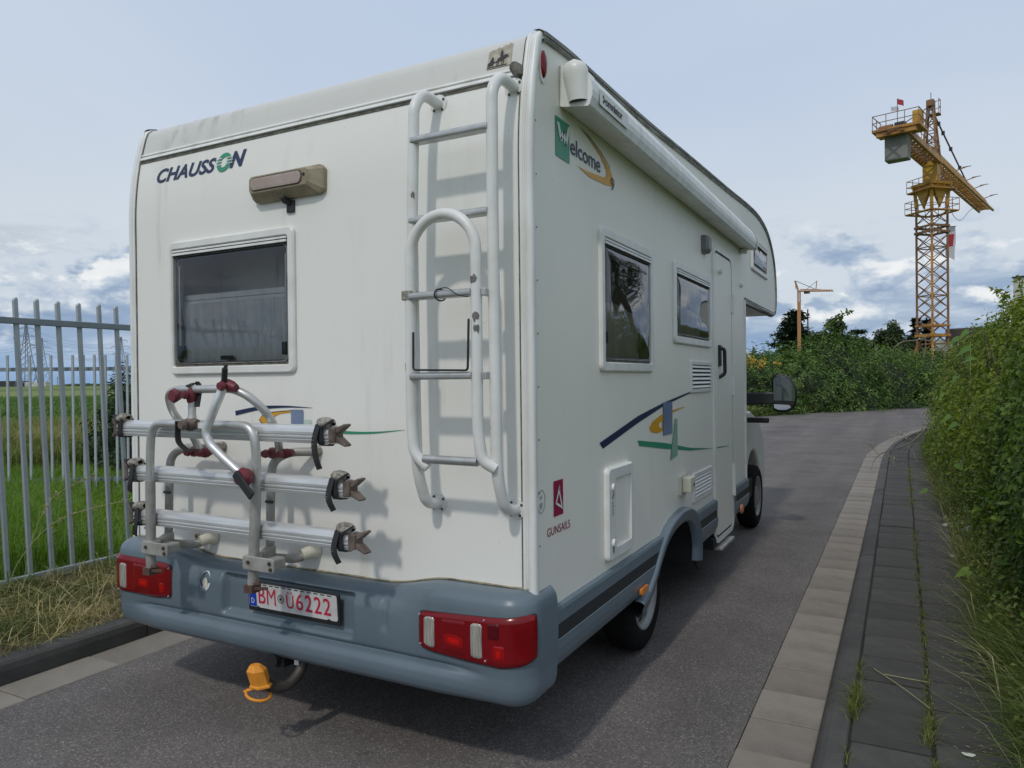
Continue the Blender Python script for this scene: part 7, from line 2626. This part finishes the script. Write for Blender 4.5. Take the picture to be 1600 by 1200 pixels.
# counter-jib with deck, ballast and winch
CL = -10.6
for s in (-.62, .62):
    MB().bar(jp(.4, s, ZJ), jp(CL, s, ZJ), .24, .42).obj('counter_jib_beam', M['crane'], crane)
mb = MB()
for i in range(13):
    a0_, a1_ = -i * .88, -(i + 1) * .88
    mb.bar(jp(a0_, -.62, ZJ - .1), jp(a1_, .62, ZJ - .1), .09); mb.bar(jp(a0_, .62, ZJ - .1), jp(a1_, -.62, ZJ - .1), .09); mb.bar(jp(a1_, -.62, ZJ - .1), jp(a1_, .62, ZJ - .1), .08)
mb.obj('counter_jib_lacing', M['cranedark'], crane)
mb = MB(); mb.obox(jp(CL + 1.0, 0, ZJ + .18), (2.2, 3.1, .18), RJ); mb.obox(jp(CL + .2, 0, ZJ - .08), (.4, 2.6, .35), RJ)
deck = mb.obj('counter_jib_deck', M['crane'], crane)
mb = MB(); mb.obox(jp(CL + 1.1, -.15, ZJ - 1.05), (1.0, 1.5, 1.75), RJ); mb.obj('ballast_block', M['ballast'], crane, .06)
mb = MB(); mb.obox(jp(CL + 1.4, 1.12, ZJ + .85), (.9, .55, 1.15), RJ); mb.obj('switch_cabinet', M['craneyellow'], crane, .04)
mb = MB(); mb.tube([jp(CL + .9, -1.3, ZJ + .5), jp(CL + .9, -.4, ZJ + .5)], .26, 12); mb.obj('winch_drum', M['cranedark'], crane)
mb = MB(); mb.obox(jp(CL + .9, .1, ZJ + .52), (.6, .7, .45), RJ); mb.obj('winch_motor', M['steel'], crane, .05)
mb = MB()
for a, s in ((CL - .1, -1.5), (CL - .1, -.6), (CL - .1, .6), (CL - .1, 1.5), (CL + 2.0, -1.5), (CL + 2.0, 1.5), (CL + .9, -1.5), (CL + .9, 1.5)):
    mb.bar(jp(a, s, ZJ + .2), jp(a, s, ZJ + 1.25), .05)
for h in (.75, 1.25):
    mb.bar(jp(CL - .1, -1.5, ZJ + h), jp(CL - .1, 1.5, ZJ + h), .045); mb.bar(jp(CL - .1, -1.5, ZJ + h), jp(CL + 2.0, -1.5, ZJ + h), .045); mb.bar(jp(CL - .1, 1.5, ZJ + h), jp(CL + 2.0, 1.5, ZJ + h), .045)
for i in range(9):
    a = CL + 2.2 + i * 1.0
    mb.bar(jp(a, .70, ZJ + .1), jp(a, .72, ZJ + 1.1), .04)
mb.bar(jp(CL + 2.2, .72, ZJ + 1.1), jp(-1, .72, ZJ + 1.1), .04); mb.bar(jp(CL + 2.2, .72, ZJ + .6), jp(-1, .72, ZJ + .6), .035)
mb.obj('railing', M['cranedark'], crane)
# tower head
ZH = 23.6
hd_ = [(-.75, -.55), (-.75, .55), (.55, .55), (.55, -.55)]
for a, s in hd_:
    MB().bar(jp(a, s, ZJ + .2), jp(a * .28 + .05, s * .30, ZH), .15).obj('tower_head_leg', M['cranedark'], crane)
mb = MB()
for i in range(6):
    f0, f1 = i / 6, (i + 1) / 6
    L = lambda j, f: jp(hd_[j][0] * (1 - .72 * f) + .05 * f, hd_[j][1] * (1 - .70 * f), ZJ + .2 + (ZH - ZJ - .2) * f)
    for j in range(4):
        j2 = (j + 1) % 4
        mb.bar(L(j, f0), L(j2, f1), .06) if (i + j) % 2 else mb.bar(L(j2, f0), L(j, f1), .06)
        mb.bar(L(j, f0), L(j2, f0), .06)
mb.obj('tower_head_lacing', M['cranedark'], crane)
mb = MB(); mb.obox(jp(0, 0, ZH + .1), (.7, .5, .5), RJ); mb.obj('tower_head_cap', M['cranedark'], crane)
mb = MB()
for a, s in ((.3, -.4), (.3, .5), (.9, -.4), (.9, .5)): mb.bar(jp(a, s, ZH - .7), jp(a, s, ZH + .5), .045)
for h in (-.1, .5): mb.bar(jp(.9, -.4, ZH + h), jp(.9, .5, ZH + h), .04); mb.bar(jp(.3, .5, ZH + h), jp(.9, .5, ZH + h), .04)
mb.obox(jp(.6, .05, ZH - .7), (.8, 1.0, .06), RJ); mb.obj('top_basket', M['cranedark'], crane)
MB().bar(jp(0, 0, ZH + .2), jp(0, 0, ZH + 1.0), .05).obj('aerial', M['steel'], crane)
mb = MB(); mb.bar(jp(.25, 0, ZH - .3), jp(13.8, 0, ZJ + 1.2), .10)
for f in (.18, .30, .52, .80):
    q = jp(.25, 0, ZH - .3).lerp(jp(13.8, 0, ZJ + 1.2), f); mb.obox(q, (.26, .26, .30), Matrix.Identity(3))
mb.obj('jib_tie', M['steel'], crane)
for s in (-.55, .55):
    MB().bar(jp(-.2, s * .3, ZH - .2), jp(CL + 2.3, s * 2, ZJ + .5), .06).obj('counter_jib_tie', M['steel'], crane)
MB().tube(smooth_path([jp(1.2, .6, ZJ - .2), jp(3.0, .6, ZJ - 3.0), jp(8.0, .5, ZJ - 3.6), jp(14.0, .4, ZJ - 1.6), jp(21, .2, ZJ - .1)], 6), .025, 4).obj('hanging_rope', M['steel'], crane)
# flag and banner
p = jp(CL + .9, -.1, ZJ + .6)
fg = thing('flag', 'small red and white flag on the counter-jib of the tall crane', 'flag', p)
MB().bar(p, p + Vector((0, 0, 1.9)), .045).obj('pole', M['steel'], fg)
mb = MB(); P = []
for i in range(6):
    P.append([tuple(p + _jr * (.03 + .085 * i) + Vector((0, .06 * math.sin(i * 1.3), 1.15 + h - .03 * i))) for h in (.35, .75)])
mb.grid(P); mb.obj('cloth', M['flagred'], fg)
mb = MB(); P = []
for i in range(6):
    P.append([tuple(p + _jr * (-.45 + .11 * i) + Vector((0, .05 * math.sin(i * 1.5), 1.0 + h)) ) for h in (.0, .32)])
mb.grid(P); mb.obj('cloth', M['cloth'], fg)
c0 = corner(1, 13.1, 1.05) 
cc = O + _jr * 1.15
bn = thing('banner', 'white and red banner hanging beside the upper mast of the crane', 'banner', (cc.x, cc.y, 11.0))
mb = MB(); P = []
for i in range(7):
    z = 13.6 - 2.3 * i / 6
    P.append([(cc.x + _jr.x * w + .05 * math.sin(i * .9), cc.y + _jr.y * w, z + .12 * w - .10 * i * w) for w in (0, .25, .5, .75)])
mb.grid(P); mb.obj('cloth', M['cloth'], bn)
mb = MB(); P = []
for i in range(4):
    z = 13.0 - 1.0 * i / 3
    P.append([(cc.x + _jr.x * w + .05 * math.sin((i + 2) * .9), cc.y + _jr.y * w - .03, z + .12 * w) for w in (.12, .35, .62)])
mb.grid(P); mb.obj('emblem', M['flagred'], bn)
MB().bar((cc.x - _jr.x * .3, cc.y - _jr.y * .3, 13.65), (cc.x + _jr.x * .85, cc.y + _jr.y * .85, 13.7), .05).obj('batten', M['cranedark'], bn)

# ------------------------------------------------------------------ small self-erecting crane
D2 = 50.0
b = dep_pt(1249.5, D2)
c2 = thing('small_crane', 'small orange self-erecting crane far off above the brambles', 'crane', b)
zc2 = lambda v: 1.574 + (592.5 - v) * D2 / FPX
def c2p(u, v, dy=0.0):
    q = dep_pt(u, D2); return Vector((q.x, q.y + dy, zc2(v)))
w = .08
mb = MB()
for sx in (-1, 1):
    for sy in (-1, 1): mb.bar((b.x + sx * w, b.y + sy * w, 0), (b.x + sx * w, b.y + sy * w, zc2(458)), .05)
mb.box(b.x - .075, b.x + .075, b.y - .075, b.y + .075, 0, zc2(476))
mb.obj('mast', M['salmon'], c2)
mb = MB()
for i in range(12):
    z = zc2(476) + i * .065
    mb.bar((b.x - w, b.y - w, z), (b.x + w, b.y - w, z + .065), .035)
mb.obj('mast_lacing', M['salmon'], c2)
mb = MB()
for dy in (-.15, .15): mb.bar(c2p(1248, 459.5, dy), c2p(1303, 459.5, dy), .05)
mb.bar(c2p(1252, 456.5), c2p(1282, 457), .05); mb.bar(c2p(1282, 457), c2p(1303, 459.3), .03)
for i in range(14):
    u = 1252 + i * 3.6; mb.bar(c2p(u, 459.5, -.15), c2p(u + 1.8, 457), .028); mb.bar(c2p(u + 1.8, 457), c2p(u + 3.6, 459.5, -.15), .028)
mb.obj('jib', M['salmon'], c2)
mb = MB(); mb.bar(c2p(1248.5, 458), c2p(1243.5, 443), .09); mb.bar(c2p(1243.5, 443), c2p(1245, 457), .04); mb.bar(c2p(1276, 457.5), c2p(1277.5, 443.5), .06); mb.obj('strut', M['salmon'], c2)
mb = MB(); mb.bar(c2p(1244, 443), c2p(1274, 456), .03); mb.bar(c2p(1277.5, 444), c2p(1258, 459), .025); mb.obj('tie', M['steel'], c2)
mb = MB(); q = c2p(1262, 461); mb.box(q.x - .18, q.x + .18, q.y - .1, q.y + .1, q.z - .1, q.z + .08); mb.obj('trolley', M['steel'], c2)

# ------------------------------------------------------------------ pylons, wires and the far shed on the left
def pylon(u, d, h, label):
    b = dep_pt(u, d); b = Vector((b.x, b.y, 0))
    t = thing('pylon', label, 'pylon', b, 'pylons across the fields')
    X = _jr; Y = _jf
    def pt(s, t_, z): return b + X * s + Y * t_ + Vector((0, 0, z))
    wz = lambda z: (h * .105) * (1 - z / h) ** 1.25 + h * .010
    mb = MB()
    for sx in (-1, 1):
        for sy in (-1, 1):
            zs_ = np.linspace(0, h, 9)
            for i in range(8): mb.bar(pt(sx * wz(zs_[i]), sy * wz(zs_[i]), zs_[i]), pt(sx * wz(zs_[i + 1]), sy * wz(zs_[i + 1]), zs_[i + 1]), .26)
    mb.obj('leg_frame', M['pylon'], t)
    mb = MB()
    zs_ = [h * (1 - .86 ** i) / (1 - .86 ** 15) for i in range(16)]
    for i in range(15):
        z0, z1 = zs_[i], zs_[i + 1]
        for sy in (-1, 1):
            mb.bar(pt(-wz(z0), sy * wz(z0), z0), pt(wz(z1), sy * wz(z1), z1), .14); mb.bar(pt(wz(z0), sy * wz(z0), z0), pt(-wz(z1), sy * wz(z1), z1), .14)
        for sx in (-1, 1):
            mb.bar(pt(sx * wz(z0), -wz(z0), z0), pt(sx * wz(z1), wz(z1), z1), .14)
    mb.obj('bracing', M['pylon'], t)
    tips = []
    for zf, L in ((.66, .17), (.80, .20), (.925, .13)):
        z = h * zf
        mb = MB()
        for s in (-1, 1):
            tip = pt(s * h * L, 0, z)
            for sy in (-1, 1): mb.bar(pt(s * wz(z), sy * wz(z), z), tip, .17); mb.bar(pt(s * wz(z + 1), sy * wz(z), z + h * .035), tip, .14)
            for q in (.35, .7):
                a = pt(s * (wz(z) * (1 - q) + h * L * q), 0, z); mb.bar(a, a + Vector((0, 0, h * .035 * (1 - q))), .12)
            mb.bar(tip, tip - Vector((0, 0, h * .035)), .16)
            tips.append(tip - Vector((0, 0, h * .035)))
        mb.obj('cross_arm', M['pylon'], t)
    return tips


t1 = pylon(42, 430, 37.0, 'largest lattice pylon seen through the fence at the left')
t2 = pylon(66, 640, 42.0, 'lattice pylon just right of the largest one')
t3 = pylon(190, 620, 41.0, 'lattice pylon beside the left edge of the motorhome')
t4 = pylon(-150, 430, 37.0, 'lattice pylon left of the view over the fields')
t5 = pylon(330, 640, 42.0, 'lattice pylon hidden behind the motorhome over the fields')
ln = thing('power_line', 'thin power lines strung between the lattice pylons', 'power line', t1[0])
def wire(a, b, sag):
    pts = [a.lerp(b, i / 14) - Vector((0, 0, 4 * sag * (i / 14) * (1 - i / 14))) for i in range(15)]
    MB().tube(pts, .055, 4, caps=False).obj('wire', M['wire'], ln)
for i in range(6):
    wire(t4[i], t1[i], 3.5); wire(t1[i], t3[i], 5.0); wire(t2[i], t5[i], 5.0)
b = dep_pt(8, 620); b.z = 0
sh = thing('farm_shed', 'long dark shed on the horizon at the far left', 'shed', b)
rot = Matrix((_jr, _jf, Vector((0, 0, 1)))).transposed()
mb = MB(); mb.obox((b.x, b.y, 2.2), (34, 10, 4.4), rot); mb.obj('wall', M['steel'], sh)
mb = MB(); mb.obox((b.x, b.y, 4.6), (35, 10.5, .4), rot); mb.obj('roof', M['roofdark'], sh)
b2 = b + _jr * 28
s2 = thing('farm_shed', 'low white shed on the horizon beside the long dark one', 'shed', (b2.x, b2.y, 0))
mb = MB(); mb.obox((b2.x, b2.y, 1.7), (18, 9, 3.4), rot); mb.obj('wall', M['wallpale'], s2)
mb = MB(); mb.obox((b2.x, b2.y, 3.6), (18.6, 9.4, .4), rot); mb.obj('roof', M['paper'], s2)
for u, h in ((90, 7.0), (133, 6.5), (112, 6.0)):
    q = dep_pt(u, 520)
    tag(MB().bar((q.x, q.y, 0), (q.x, q.y, h), .30).bar((q.x - 1, q.y, h * .9), (q.x + 1, q.y, h * .9), .2).obj('field_pole', M['pylon']), {90: 'small pole on the horizon, leftmost of the three', 133: 'small pole on the horizon, nearest the dark shrub', 112: 'small pole on the horizon, middle of the three'}[u], 'pole', 'small poles on the horizon')
# strips of trees on the horizon
rng = np.random.default_rng(77)
for (u0, u1, d, h, lab) in ((100, 330, 560, 2.0, 'thin dark line of scrub on the horizon at the left'), (1160, 1700, 260, 6.0, 'distant wood closing the horizon behind the cranes')):
    n = 5000
    Q = np.array([tuple(dep_pt(u, d + rng.uniform(0, 20))) for u in rng.uniform(u0, u1, n)])
    Q[:, 2] = h * rng.uniform(0, 1, n) ** .8 * (.75 + .35 * bumps(Q[:, 0] * .05, Q[:, 1] * .05, 5))
    tag(foliage('far_wood', M['treeleaf'], None, [leaf_arrays(Q, np.tile([0, -.5, .5], (n, 1)), 1.3 if h > 3 else .8, .7, rng)]), lab, 'wood', kind='stuff')
